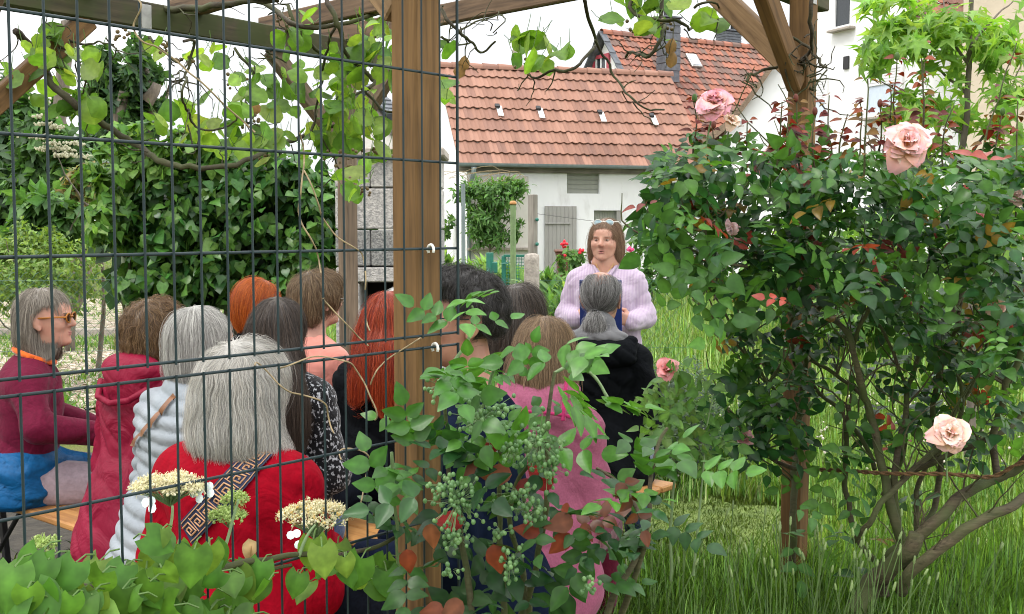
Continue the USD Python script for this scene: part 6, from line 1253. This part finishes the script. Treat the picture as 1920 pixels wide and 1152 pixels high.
# ------------------------------------------------------------------ rose flowers
def petal_mesh(L, W, cupz, tip, c_in, c_out, r):
    u, w = np.linspace(0, 1, 6), np.linspace(-1, 1, 6); P, C = [], []
    for a in u:
        hw = W * (.25 + .95 * np.sin(np.pi * min(1, .12 + .62 * a)) ** 1.1) * (1 - .55 * max(0, a - .75) / .25 * 1)
        P.append([[L * a, hw * b, cupz * (a ** 1.5) * (1 - .0 * abs(b)) + .22 * W * b * b * (1 - a) - tip * max(0, a - .55) ** 2 * L * 3 + .14 * W * a * math.sin(5 * b + r * 6) + .07 * W * a * math.sin(11 * b + r * 17)] for b in w]); m = min(1, a * .95 + .12 * abs(w[0])); C.append([np.array(c_in) * (1 - a ** 1.1) + np.array(c_out) * a ** 1.1 for b in w])
    v, f = grid(np.array(P)); return v, f, np.array(C).reshape(-1, 3)
def rose_bloom(parent, c, dia, face, seed, c_in=(.78, .42, .18), c_out=(.74, .33, .34), petals=34, name='rose_flower'):
    r = rng(seed); z = unit(np.asarray(face, float)); x = unit(np.cross([.1, .2, 1.0], z)); B = np.column_stack([x, np.cross(z, x), z]); R = dia / 2
    v, f = ball((0, 0, 0), R * .22, 8, 6); fl = mesh(name, v @ B.T + c, f, 'petal', parent, col=np.tile(np.array(c_in) * [.95, .8, .8], (len(v), 1)), smooth=True)
    for k in range(petals):
        t = (k + .5) / petals; a = k * 2.39996 + r.normal(0, .12); el = math.radians(76 - 74 * t ** .8 + r.normal(0, 13)); a += r.normal(0, .25); L = R * (.52 + .52 * t) * (.8 + .4 * r.random()); W = R * (.30 + .24 * t)
        v, f, col = petal_mesh(L, W, .25 * R * (1 - t), .35 + .9 * t * r.random(), c_in, np.clip(np.array(c_out) * (.90 + .30 * r.random()) + (.08, .10, .08) * (r.random(1) < .35), 0, .88), r.random())
        ce, se = math.cos(el), math.sin(el); v = v @ np.array([[ce, 0, se], [0, 1, 0], [-se, 0, ce]]); v = v @ rot_z(a).T + np.array([0, 0, -R * .12 * t]); mesh('petal', v @ B.T + c, f, 'petal', fl, col=col, smooth=True)
    for k in range(5):
        a = k * 1.2566; v, f = grid(np.array([[[R * .55 * q, R * .08 * b * (1 - q), -.35 * R - .25 * R * q] for b in (-1, 0, 1)] for q in (0, .5, 1)])); v = v @ rot_z(a).T; mesh('sepal', v @ B.T + c, f, 'leaf', fl, col=np.tile((.08, .15, .05), (len(v), 1)))
    return fl
rb = thing('rose_bush', 'big old rose bush with blown pink blooms, red young shoots and gnarled stems', 'rose bush')
RC = [([(1600, 1160), (1640, 1095), (1690, 1045), (1720, 1000)], 3.72, .042, .026), ([(1655, 1120), (1669, 1046), (1725, 1001), (1800, 930), (1878, 892), (1935, 850)], 3.75, .024, .016), ([(1690, 1110), (1740, 1042), (1840, 978), (1935, 925)], 3.65, .021, .015), ([(1700, 1060), (1687, 1000), (1650, 870), (1631, 776), (1614, 720), (1597, 644), (1560, 600)], 3.85, .020, .009), ([(1485, 1060), (1488, 900), (1492, 824), (1507, 692), (1511, 644), (1534, 580), (1530, 512), (1531, 420)], 4.15, .014, .008), ([(1507, 644), (1470, 570), (1414, 486), (1370, 450)], 4.1, .009, .005), ([(1522, 677), (1570, 705), (1614, 738)], 4.0, .007, .007), ([(1480, 700), (1400, 665), (1340, 600), (1300, 560)], 4.0, .006, .004), ([(1500, 760), (1440, 720), (1390, 640), (1340, 560)], 4.0, .006, .004), ([(1600, 1015), (1640, 962), (1700, 890), (1768, 830), (1800, 700)], 3.8, .011, .007),
      ([(1690, 1030), (1680, 880), (1700, 760), (1720, 650), (1730, 540)], 3.9, .014, .006), ([(1640, 1050), (1590, 960), (1585, 850), (1590, 760)], 4.0, .011, .009), ([(1720, 1000), (1760, 880), (1750, 760), (1790, 620), (1800, 500)], 3.95, .012, .006), ([(1870, 890), (1865, 800), (1890, 720), (1935, 600)], 3.7, .013, .010), ([(1690, 900), (1760, 860), (1840, 830), (1935, 740)], 3.85, .011, .008), ([(1600, 650), (1640, 560), (1680, 480), (1690, 380)], 3.85, .008, .005), ([(1534, 580), (1600, 520), (1650, 440), (1660, 360)], 4.0, .008, .004), ([(1730, 640), (1800, 560), (1850, 470), (1880, 380)], 3.9, .008, .005), ([(1490, 850), (1440, 800), (1420, 780), (1430, 740)], 4.05, .006, .003), ([(1500, 880), (1460, 870), (1430, 840), (1428, 835)], 4.0, .008, .004), ([(1450, 560), (1420, 480), (1380, 400), (1340, 300)], 3.9, .007, .004), ([(1531, 480), (1530, 400), (1500, 330)], 4.0, .006, .004), ([(1400, 500), (1340, 485), (1280, 460), (1225, 440)], 3.6, .005, .003), ([(1790, 620), (1850, 600), (1935, 560)], 3.8, .008, .006), ([(1640, 880), (1600, 800), (1540, 740), (1500, 560)], 4.05, .009, .005), ([(1720, 1010), (1730, 900), (1790, 780), (1840, 680), (1860, 560)], 3.9, .010, .005), ([(1655, 930), (1700, 820), (1690, 700), (1640, 600)], 4.0, .010, .005)]
for k, (q, Y, r0, r1) in enumerate(RC):
    n = 6 * len(q); p_ = wiggly([at(x, y, Y + .06 * math.sin(i * 1.7 + k)) for i, (x, y) in enumerate(q)], n, .012, 60 + k, 14); v, f = tube(p_, np.linspace(r0, r1, n), 9); v += (fbm(v * 45, 3, k) - .5)[:, None] * r0 * .45; mesh('cane', v, f, 'bark_rose', rb, smooth=True)
r_ = rng(71); tw = []
for k in range(190):
    q, Y, r0, r1 = RC[r_.integers(0, len(RC))]; i = r_.integers(1, len(q)); a = at(q[i][0] + r_.normal(0, 4), q[i][1] + r_.normal(0, 4), Y); d = unit(np.array([r_.normal(0, .7), r_.normal(0, .5), .6 + .5 * r_.random()])); L = .12 + .3 * r_.random()
    tw.append(tube(wiggly([a, a + d * L * .5 + r_.normal(0, .02, 3), a + d * L + r_.normal(0, .03, 3)], 8, .008, k, 20), np.linspace(.0038, .0016, 8), 4))
v, f = cat_mesh(tw); mesh('twig', v, f, 'bark_rose', rb, kind='stuff')
from shapely.geometry import Polygon, Point
POLY = Polygon([(1235, 300), (1300, 250), (1400, 262), (1520, 285), (1640, 290), (1750, 300), (1850, 285), (1940, 300), (1940, 700), (1840, 690), (1700, 610), (1600, 590), (1500, 560), (1420, 590), (1370, 540), (1290, 520), (1225, 480), (1200, 420)])
G_ROSE = [(.016, .062, .022), (.022, .080, .026), (.032, .105, .028), (.018, .055, .020), (.055, .14, .030), (.075, .18, .036), (.045, .115, .026)]
def rose_leaves(sites, size, seed, cols, red=0.0, Lk=2.1, pairs=2, upn=(0, -.45, .8)):
    r = rng(seed); out = {'rose': [[], [], [], [], []], 'rose2': [[], [], [], [], []]}
    for c in sites:
        d = unit(np.array([r.normal(0, .8), r.normal(-.25, .55), r.normal(-.05, .4)])); up = unit(np.array(upn) + r.normal(0, .45, 3)); s = size * (.7 + .6 * r.random()); ps, xs, ns = pinnate(c - d * s * Lk * .5, d, up, pairs, s * Lk, s, r)
        col = np.array((.22, .035, .028)) * (.6 + .8 * r.random()) if r.random() < red else np.array(cols[r.integers(0, len(cols))]) * (.8 + .4 * r.random())
        if upn[1] > -.8 and r.random() < .02: col = np.array((.24, .15, .03))
        o = out['rose' if r.random() < .6 else 'rose2']; o[0] += ps; o[1] += xs; o[2] += ns; o[3] += [s * (.72 + .3 * i / (2 * pairs)) for i in range(2 * pairs + 1)]; o[4] += [col * (.9 + .2 * r.random()) for _ in ps]
    return [lay(k, np.array(o[0]), np.array(o[1]), np.array(o[2]), np.array(o[3]), np.array(o[4])) for k, o in out.items() if o[0]]
sites = []
while len(sites) < 720:
    x, y = 1190 + 760 * r_.random(), 245 + 460 * r_.random()
    if POLY.contains(Point(x, y)) and r_.random() < (1.0 if y < 470 else .62): sites.append(at(x, y, 3.75 + r_.normal(0, .24)))
for cx, cy, rx, ry, n, Y in ((1420, 760, 55, 60, 16, 4.0), (1880, 780, 45, 50, 9, 3.6), (1900, 640, 40, 60, 8, 3.6), (1460, 700, 40, 40, 7, 4.0), (1600, 760, 60, 60, 6, 4.2), (1270, 330, 45, 50, 12, 3.7), (1690, 800, 60, 60, 5, 4.2), (1800, 700, 50, 60, 8, 3.9), (1380, 620, 40, 40, 6, 3.9)):
    for _ in range(n): sites.append(at(cx + rx * r_.normal() * .6, cy + ry * r_.normal() * .6, Y + r_.normal(0, .1)))
for _ in range(110): sites.append(at(1350 + 560 * r_.random(), 530 + 200 * r_.random(), 4.15 + r_.normal(0, .15)))
for _ in range(70): sites.append(at(1500 + r_.normal(0, 45), 430 + r_.normal(0, 95), 3.9 + r_.normal(0, .12)))
for _ in range(70): sites.append(at(1340 + 170 * r_.random(), 600 + 270 * r_.random(), 4.0 + r_.normal(0, .1)))
for _ in range(60): sites.append(at(1560 + 370 * r_.random(), 640 + 240 * r_.random(), 4.05 + r_.normal(0, .15)))
sets = rose_leaves(sites, .056, 72, G_ROSE, red=.04)
lo = [at(x, y, 3.85 + r_.normal(0, .1)) for x, y in ((1490, 905), (1540, 925), (1590, 945), (1560, 880), (1510, 960), (1600, 890), (1640, 930), (1580, 1000), (1530, 1010), (1620, 980), (1480, 1000), (1560, 1050), (1650, 1010), (1520, 870), (1700, 940), (1610, 850), (1490, 1040), (1640, 1080))]
sets += rose_leaves(lo, .068, 73, [(.07, .17, .05), (.045, .12, .04), (.10, .22, .06)])
lf = [at(x + 48, y, 3.45 + r_.normal(0, .08)) for x, y in ((1180, 415), (1200, 440), (1230, 420), (1210, 470), (1250, 450), (1190, 500), (1225, 520), (1260, 500), (1205, 560), (1250, 560), (1285, 540), (1270, 590), (1240, 400), (1290, 470), (1165, 430), (1300, 620))]
sets += rose_leaves(lf, .066, 74, [(.08, .20, .04), (.06, .16, .04), (.10, .24, .05)], upn=(0, -.9, .4))
put_leaves(rb, sets, 'leaf_rose', own=300)
ys = []
SHOOT = [(1500, 330, 1492, 190), (1560, 310, 1556, 178), (1600, 320, 1612, 190), (1690, 350, 1682, 112), (1722, 330, 1727, 112), (1738, 300, 1735, 118), (1640, 310, 1650, 200), (1830, 320, 1905, 80), (1905, 420, 1908, 190), (1300, 300, 1302, 190), (1390, 330, 1402, 225), (1455, 320, 1465, 190), (1530, 330, 1528, 215), (1580, 330, 1590, 215), (1770, 330, 1790, 200), (1860, 330, 1880, 215), (1670, 320, 1668, 160), (1480, 300, 1478, 230), (1330, 330, 1338, 240), (1620, 330, 1625, 150)]
rl = [[], [], [], [], []]
for k, (x0, y0, x1, y1) in enumerate(SHOOT):
    Y = 3.7 + r_.normal(0, .12); a, b = at(x0, y0, Y), at(x1, y1, Y); p_ = wiggly([a, (a + b) / 2 + [r_.normal(0, .01), 0, 0], b], 10, .006, 90 + k, 12); v, f = tube(p_, np.linspace(.0036, .0020, 10), 6); mesh('young_shoot', v, f, 'bark_rose', rb, smooth=True)
    for i in range(20):
        t = .25 + .75 * r_.random(); q = p_[min(9, int(t * 9.99))]; an = r_.random() * 6.28; d = unit(np.array([math.cos(an), math.sin(an), .35 - .7 * r_.random()])); s = .052 * (.5 + .6 * r_.random()) * (1.25 - .6 * t)
        rl[0].append(q + d * .012); rl[1].append(d); rl[2].append([r_.normal(0, .4), -.4, .8]); rl[3].append(s); rl[4].append(np.array(((.16, .018, .016), (.26, .055, .025), (.11, .022, .016), (.20, .10, .03))[r_.integers(0, 4)]) * (.7 + .6 * r_.random()))
    if k % 3 == 0: v, f = ball((0, 0, 0), .009, 7, 6); mesh('bud', v * [1, 1, 1.6] + b + [0, 0, .01], f, 'leaf', rb, col=np.tile((.11, .20, .06) if k % 2 else (.22, .06, .05), (len(v), 1)), smooth=True)
put_leaves(rb, [lay('rose2', *[np.array(q) for q in rl])], 'leaf', own=220, name='red_leaf', rest='red_foliage')
for k, (x, y, Y, d, fc, ci, co) in enumerate(((1341, 192, 3.55, 76, (-.2, -.75, .6), (.72, .40, .20), (.72, .26, .34)), (1700, 268, 3.45, 92, (.0, -.95, .35), (.80, .42, .16), (.78, .36, .39)), (1781, 813, 3.3, 78, (-.1, -.95, .3), (.82, .50, .20), (.80, .42, .40)), (1372, 226, 3.6, 40, (.2, -.7, .7), (.75, .45, .2), (.78, .50, .40)), (1452, 292, 3.75, 56, (-.3, -.8, .3), (.66, .30, .26), (.62, .28, .33)), (1372, 428, 3.5, 36, (-.7, -.5, -.3), (.70, .45, .38), (.68, .38, .42)), (1838, 409, 3.55, 34, (.3, -.8, .4), (.70, .16, .16), (.66, .16, .22)), (1868, 575, 3.7, 44, (-.3, -.8, .2), (.72, .34, .18), (.70, .38, .32)), (1398, 822, 3.9, 40, (-.4, -.6, .4), (.62, .22, .22), (.62, .26, .30)), (1908, 370, 3.5, 40, (-.4, -.8, .3), (.66, .42, .32), (.62, .36, .34)))):
    c = at(x, y, Y); rose_bloom(rb, c, d * .92 * Y / FPX, fc, 600 + k, ci, co, 30 if d > 60 else 16); e = c + np.array([.02 * (k % 3 - 1), .06, -.16]); v, f = tube([c - unit(np.array(fc)) * .012, (c + e) / 2 + [0, .02, 0], e], .003, 6); mesh('flower_stalk', v, f, 'post_green', rb, smooth=True)

# young rose left of it, with one salmon bloom
yr = thing('young_rose', 'young rose plant with one salmon bloom beside the man in black', 'rose'); r_ = rng(75)
v, f = tube(wiggly([at(1258, 1090, 3.7), at(1262, 900, 3.7), at(1252, 720, 3.7)], 12, .01, 5), np.linspace(.006, .003, 12), 7); mesh('stem', v, f, 'post_green', yr, smooth=True); v, f = tube(wiggly([at(1300, 1080, 3.6), at(1318, 900, 3.65), at(1338, 740, 3.7)], 12, .01, 6), np.linspace(.005, .002, 12), 6); mesh('stem', v, f, 'post_green', yr, smooth=True)
put_leaves(yr, rose_leaves([at(1262 + r_.normal(0, 36), 770 + r_.normal(0, 45), 3.7 + r_.normal(0, .08)) for _ in range(34)] + [at(1330 + r_.normal(0, 14), 800 + r_.normal(0, 60), 3.7) for _ in range(9)], .052, 76, [(.15, .28, .07), (.11, .23, .06), (.19, .31, .09)], Lk=2.4), 'leaf', own=220)
rose_bloom(yr, at(1252, 692, 3.68), 46 * 3.68 / FPX, (-.3, -.8, .5), 620, (.75, .16, .10), (.72, .26, .28), 18)

# rope round the post and the rose
rp = [at(x, y, Y) for x, y, Y in ((1466, 864, 4.32), (1482, 876, 4.25), (1520, 881, 4.1), (1600, 884, 3.9), (1700, 889, 3.75), (1800, 891, 3.68), (1868, 892, 3.66), (1905, 872, 3.62), (1930, 866, 3.6))]; p_ = spline(rp, 150); s = np.arange(150) * .55; tl_ = thing('rope', 'coarse brown coir rope tied from the post across the rose bush', 'rope')
for ph in (0, np.pi): v, f = tube(p_ + np.stack([0 * s, np.cos(s + ph), np.sin(s + ph)], -1) * .0042, .0042, 6); mesh('strand', v, f, 'rope', tl_, smooth=True)

# ------------------------------------------------------------------ berry shrub in the foreground
mh = thing('mahonia_shrub', 'glossy leaved shrub with clusters of green berries in the foreground', 'shrub'); Ym = 2.36
for k, q in enumerate(([(945, 1200), (940, 1050), (936, 960), (938, 860), (925, 790)], [(958, 1200), (972, 1040), (960, 930), (1000, 860), (1010, 800)], [(992, 1200), (1002, 1080), (1020, 980), (1025, 850), (1040, 700)], [(1155, 1190), (1200, 1050), (1215, 980), (1222, 900), (1250, 800)], [(1140, 1190), (1185, 1060), (1205, 1000), (1170, 920), (1120, 880)], [(885, 1200), (870, 1050), (850, 940), (840, 830), (830, 720)], [(820, 720), (850, 690), (876, 640), (884, 575)], [(1040, 700), (1080, 690), (1140, 745)], [(760, 1200), (745, 1050), (740, 930), (733, 850)], [(900, 860), (908, 750), (930, 690)])):
    n = 5 * len(q); p_ = wiggly([at(x, y, Ym + .05 * math.sin(i + k)) for i, (x, y) in enumerate(q)], n, .006, 160 + k, 18); v, f = tube(p_, np.linspace(.0085 if k < 6 else .004, .0035, n), 7); v += (fbm(v * 90, 2, k) - .5)[:, None] * .003; mesh('stem', v, f, 'bark_rose' if k < 6 else 'post_green', mh, smooth=True)
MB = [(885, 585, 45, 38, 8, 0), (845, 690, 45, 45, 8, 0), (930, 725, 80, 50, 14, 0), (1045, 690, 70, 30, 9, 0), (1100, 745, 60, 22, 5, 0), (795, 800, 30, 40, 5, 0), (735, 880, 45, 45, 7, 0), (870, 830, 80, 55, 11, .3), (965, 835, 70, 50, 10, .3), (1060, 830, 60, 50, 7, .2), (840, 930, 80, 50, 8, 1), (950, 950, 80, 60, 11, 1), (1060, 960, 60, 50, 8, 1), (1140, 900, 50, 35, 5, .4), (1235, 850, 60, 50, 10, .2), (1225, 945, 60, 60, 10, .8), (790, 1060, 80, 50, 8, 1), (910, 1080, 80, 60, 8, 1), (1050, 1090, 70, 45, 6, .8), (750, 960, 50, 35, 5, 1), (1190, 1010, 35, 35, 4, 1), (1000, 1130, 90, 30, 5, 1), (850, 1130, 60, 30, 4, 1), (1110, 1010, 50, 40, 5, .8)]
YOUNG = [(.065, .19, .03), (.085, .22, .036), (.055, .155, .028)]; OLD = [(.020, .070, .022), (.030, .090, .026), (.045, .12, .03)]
r_ = rng(81); o = {'holly': [[], [], [], [], []], 'holly2': [[], [], [], [], []]}
for cx, cy, rx, ry, n, age in MB:
    for _ in range(max(2, int(n * .62))):
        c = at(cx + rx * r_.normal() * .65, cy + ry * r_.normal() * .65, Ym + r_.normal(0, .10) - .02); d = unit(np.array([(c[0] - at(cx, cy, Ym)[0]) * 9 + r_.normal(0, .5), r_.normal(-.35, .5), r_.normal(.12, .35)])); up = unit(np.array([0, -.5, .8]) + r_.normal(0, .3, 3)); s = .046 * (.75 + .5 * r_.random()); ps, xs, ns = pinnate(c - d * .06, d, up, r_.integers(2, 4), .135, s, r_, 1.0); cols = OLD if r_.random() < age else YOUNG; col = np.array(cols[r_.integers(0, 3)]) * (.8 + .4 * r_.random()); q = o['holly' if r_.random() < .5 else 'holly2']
        if age > .5 and r_.random() < .07: col = np.array((.17, .05, .028))
        q[0] += ps; q[1] += xs; q[2] += ns; q[3] += [s * (.85 + .3 * r_.random()) for _ in ps]; q[4] += [col * (.88 + .24 * r_.random()) for _ in ps]
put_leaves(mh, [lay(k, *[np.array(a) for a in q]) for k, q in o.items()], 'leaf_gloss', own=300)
RD = [(895, 850), (918, 822), (905, 870), (1000, 905), (1032, 918), (925, 1020), (1052, 955), (1075, 975), (1068, 1000), (762, 1030), (832, 1142), (868, 1128), (842, 975), (808, 982), (1012, 1000), (960, 890), (870, 980)]
n = len(RD); put_leaves(mh, [lay('holly', np.array([at(x, y, Ym - .12) for x, y in RD]), unit(np.stack([r_.normal(0, 1, n), r_.normal(-.2, .3, n), r_.normal(-.3, .6, n)], -1)), np.stack([r_.normal(0, .4, n), np.full(n, -.9), np.full(n, .45)], -1), .058 * (.8 + .4 * r_.random(n)), tones(n, [(.36, .022, .022), (.30, .03, .025), (.26, .05, .03), (.30, .09, .06)], 9))], 'leaf', own=40, name='red_leaf')
for k, (x, y, w, h) in enumerate(((905, 790, 42, 34), (935, 765, 28, 24), (1012, 835, 40, 50), (1025, 878, 26, 34), (858, 950, 48, 52), (835, 915, 30, 24), (975, 930, 36, 36), (1003, 962, 30, 26), (940, 1000, 22, 22), (862, 1012, 30, 22), (955, 1062, 26, 30), (846, 1070, 16, 20), (826, 728, 34, 24), (1108, 1095, 20, 20), (960, 845, 26, 30), (888, 745, 24, 18))):
    pcs, tw = [], []
    for _ in range(int(w * h / 26)):
        q = at(x + w * r_.normal() * .5, y + h * r_.normal() * .5, Ym - .17 + r_.normal(0, .018)); v, f = ball((0, 0, 0), (.0043) * (.8 + .35 * r_.random()), 8, 6); pcs.append((v * [1, 1, 1.2] + q, f)); tw.append(tube([q, q + (at(x, y - h * .2, Ym - .15) - q) * .7], .0007, 3, False))
    v, f = cat_mesh(pcs); cc = np.repeat(np.array([(.10, .20, .07), (.13, .235, .085), (.08, .165, .06)])[r_.integers(0, 3, len(pcs))], len(v) // len(pcs), 0); m_ = mesh('berry_cluster', v, f, 'berry', mh, col=cc, smooth=True, kind='stuff'); v, f = cat_mesh(tw); mesh('stalk', v, f, 'post_green', m_, kind='stuff')

# ------------------------------------------------------------------ climbing hydrangea along the fence
hy = thing('climbing_hydrangea', 'heart leaved climbing hydrangea with creamy flat flower heads along the fence foot', 'climber'); r_ = rng(91)
fx = lambda px, py, o=0.0: on_plane(px, py, FO + FN * o, FN)
for k, (q, r0) in enumerate(([(330, 1100), (380, 1078), (470, 1056), (540, 1046), (610, 1040), (690, 1030), (740, 1010)], .0075), ) if False else enumerate([([(330, 1100), (400, 1074), (470, 1056), (540, 1046), (610, 1040), (690, 1030), (740, 1010)], .0072), ([(-20, 1120), (60, 1090), (130, 1095), (230, 1110), (330, 1100)], .007), ([(300, 1120), (312, 1020), (318, 950)], .004), ([(400, 1090), (425, 1020), (438, 975), (446, 940)], .004), ([(560, 1045), (575, 1010), (590, 985)], .004), ([(330, 1100), (420, 1088), (500, 1070), (545, 1062)], .006), ([(60, 1090), (75, 1060), (90, 1030)], .004)]):
    n = 5 * len(q); p_ = wiggly([fx(x, y, .04) for x, y in q], n, .006, 170 + k, 16); v, f = tube(p_, np.linspace(r0, r0 * .6, n), 7); mesh('stem', v, f, 'bark_vine' if k in (0, 1, 5) else 'post_green', hy, smooth=True)
HB = [(40, 1070, 60, 35, 14), (110, 1110, 70, 40, 22), (30, 1125, 60, 30, 14), (200, 1100, 70, 40, 22), (70, 1040, 30, 20, 4), (270, 1110, 60, 40, 20), (290, 1050, 40, 40, 9), (300, 1000, 25, 30, 5), (350, 1060, 50, 40, 13), (340, 1130, 60, 30, 14), (410, 1120, 50, 40, 14), (430, 1050, 30, 30, 6), (150, 1060, 40, 25, 6), (500, 1075, 20, 25, 3), (560, 1065, 40, 25, 6), (640, 1025, 40, 25, 6), (600, 1010, 30, 20, 4), (690, 1035, 30, 25, 5), (340, 1000, 20, 30, 3), (240, 1060, 50, 30, 8), (490, 1050, 20, 15, 3), (180, 1140, 100, 20, 14), (400, 1010, 24, 20, 3), (720, 1050, 24, 30, 4)]
ps, n = [], 0
for cx, cy, rx, ry, m in HB:
    for _ in range(max(2, int(m * .82))): a, q = r_.random() * 6.28, r_.random() ** .5; ps.append(fx(cx + rx * q * math.cos(a), cy + 36 + ry * q * math.sin(a), .05 + .17 * (r_.random() - .35)))
ps = np.array(ps); n = len(ps); x = unit(np.stack([r_.normal(.05, .5, n), r_.normal(-.35, .35, n), r_.normal(-.75, .35, n)], -1)); nn = unit(np.stack([r_.normal(.1, .4, n), r_.normal(-1.0, .35, n), np.full(n, .62)], -1)); sz = .060 * (.65 + .55 * r_.random(n)); c = tones(n, [(.095, .22, .030), (.12, .26, .038), (.075, .18, .028), (.16, .27, .045)], 92); h_ = r_.random(n) < .65
put_leaves(hy, [lay('heart', ps[h_] - x[h_] * sz[h_, None] * .45, x[h_], nn[h_], sz[h_], c[h_]), lay('heart2', ps[~h_] - x[~h_] * sz[~h_, None] * .45, x[~h_], nn[~h_], sz[~h_], c[~h_])], 'leaf', own=300)
pt = [tube([p - xx * s_ * .45, p - xx * s_ * .8 + [0, .015, -.01], p - xx * s_ * 1.1 + [0, .03, -.03]], .0016, 4) for p, xx, s_ in zip(ps, x, sz)]; v, f = cat_mesh(pt); mesh('petiole', v, f, 'petiole', hy, kind='stuff')
def lacecap(cx, cy, w, h, n, cols, size, o=-.05, seed=0):
    r = rng(700 + seed); c = fx(cx, cy, o); k = c[1] / FPX; pcs, st, cc = [], [], []; root = c - [0, 0, h * k * .75]
    for i in range(int(n * 1.7)):
        a, q = r.random() * 6.28, r.random() ** .5
        if noise(np.array([math.cos(a) * q * 3.2, math.sin(a) * q * 3.2, seed * 5.3]), 3) > .66: continue
        d = np.array([q * math.cos(a) * w / 2 * k, q * math.sin(a) * w / 2 * k * .8, (1 - .9 * q * q) * h * k * .45 - h * k * .1 + r.normal(0, .003)]); e = c + d
        for j in range(3): v, f = ball(e + r.normal(0, size, 3), size * (.5 + .5 * r.random()), 5, 4); pcs.append((v, f)); cc.append(np.tile(np.array(cols[r.integers(0, len(cols))]) * (.8 + .4 * r.random()), (len(v), 1)))
        for j in range(5): u = unit(r.normal(0, 1, 3) + [0, -.3, .7]); v, f = tube([e, e + u * size * 3.4], size * .14, 3, False); pcs.append((v, f)); cc.append(np.tile(np.array(cols[0]) * 1.05, (len(v), 1)))
        if i % 4 == 0: st.append(tube([root, root + (e - root) * .5 + [0, 0, .004], e], .0009, 4, False))
    v, f = cat_mesh(pcs); m = mesh('flower_head', v, f, 'berry', hy, col=np.vstack(cc)); v, f = cat_mesh(st); mesh('stalk', v, f, 'post_green', m, kind='stuff')
CR = [(.64, .58, .36), (.58, .54, .34), (.68, .63, .46), (.52, .50, .26)]
lacecap(318, 912, 142, 52, 190, CR, .0031, seed=1); lacecap(592, 968, 148, 62, 210, CR + [(.50, .34, .10)], .0031, seed=2); lacecap(428, 968, 68, 30, 60, [(.26, .36, .10), (.33, .42, .14)], .0036, seed=3); lacecap(440, 936, 46, 22, 34, [(.28, .38, .10), (.34, .42, .14)], .0036, seed=4)
lacecap(85, 1020, 40, 16, 24, [(.28, .38, .10), (.34, .42, .14)], .0036, seed=5)
for k, (x_, y_) in enumerate(((552, 1008), (566, 1026), (388, 920), (368, 930), (279, 948))):
    c = fx(x_, y_, .0); nrm = unit(np.array([r_.normal(0, .3), -1, .3])); ax = unit(np.cross(nrm, [0, 0, 1])); ay = np.cross(ax, nrm); pcs = []
    for j in range(4): a = j * 1.57 + .5; t = np.linspace(0, 6.283, 9)[:-1]; cc = c + (ax * math.cos(a) + ay * math.sin(a)) * .009; v = np.vstack([cc + nrm * .001, [cc + (ax * math.cos(b) + ay * math.sin(b)) * .009 for b in t]]); pcs.append((v, np.array([[0, i + 1, (i + 1) % 8 + 1] for i in range(8)])))
    for v, f in pcs[:2 if k in (0, 1) else 3]: mesh('white_bract', v, f, 'petal', hy, col=np.tile((.80, .80, .76), (len(v), 1)))
put_leaves(hy, [lay('rose2', np.array([fx(466, 1010, -.02), fx(470, 1020, -.02)]), np.array([[.1, -.1, -1.], [-.15, 0, -1]]), np.array([[.5, -.8, .2], [-.6, -.7, .2]]), .05, np.array([(.48, .33, .16), (.42, .28, .13)]))], 'dry', own=4, name='dry_leaf')

# dry tendrils tied on the mesh fence
for k, (q, lb) in enumerate((([(478, 685), (508, 704), (530, 728), (552, 738), (600, 752), (614, 775), (626, 812)], 'lowest of them, before the speckled knit'), ([(520, 692), (560, 678), (606, 668), (640, 676), (668, 695), (690, 735), (704, 788)], 'one looping past the salmon shirt'), ([(562, 250), (570, 300), (564, 350), (562, 408), (578, 440), (592, 470), (602, 512)], 'one hanging straight in front of the ivy'), ([(570, 320), (598, 390), (620, 430), (660, 462), (680, 480), (687, 520), (684, 560), (694, 620)], 'one swinging past the far post'), ([(606, 560), (620, 578), (650, 610), (676, 635), (692, 648)], 'short one beside the far post'), ([(788, 636), (758, 652), (735, 668), (706, 695), (696, 720)], 'one crossing the near post'), ([(640, 862), (662, 842), (684, 852), (688, 890), (677, 930), (676, 965)], 'one near the bench end'), ([(250, -5), (262, 20), (250, 50), (262, 72), (300, 95), (370, 150), (430, 205), (480, 250)], 'long one falling from the beam'))):
    n = 6 * len(q); v, f = tube(wiggly([fx(x_, y_, .012 - .02 * ((i + k) % 2)) for i, (x_, y_) in enumerate(q)], n, .003, 180 + k, 25), .0017, 5); m_ = mesh('dry_tendril', v, f, 'tie_tan', None, smooth=True); tag(m_, 'dry tan tendril on the wire mesh, ' + lb, 'tendril')
pot = thing('plant_pot', 'black plastic plant pot half hidden in grass beyond the salmon rose', 'pot'); c = on_ground(1290, 715); c = at(1290, 690, 7.4) * [1, 1, 0]; v, f = tube([c, c + [0, 0, .2], c + [0, 0, .23], c + [0, 0, .235]], [.10, .13, .14, .12], 14); mesh('pot_body', v, f, 'black_plastic', pot, smooth=30); v, f = tube([c + [0, 0, .2], c + [0, 0, .22]], [.12, .12], 14); mesh('soil', v, f, 'soot', pot)
wd_ = shrub('weeds', 'fresh light green weeds at the netting left of the crimson jacket', 'weeds', [blob(108, 745, 22, 24, 6.2), blob(120, 775, 26, 20, 6.0), blob(100, 790, 30, 16, 5.8)], 130, .09, G_LIGHT, 131, None, shape=['lance'], droop=-.8, mat='leaf')
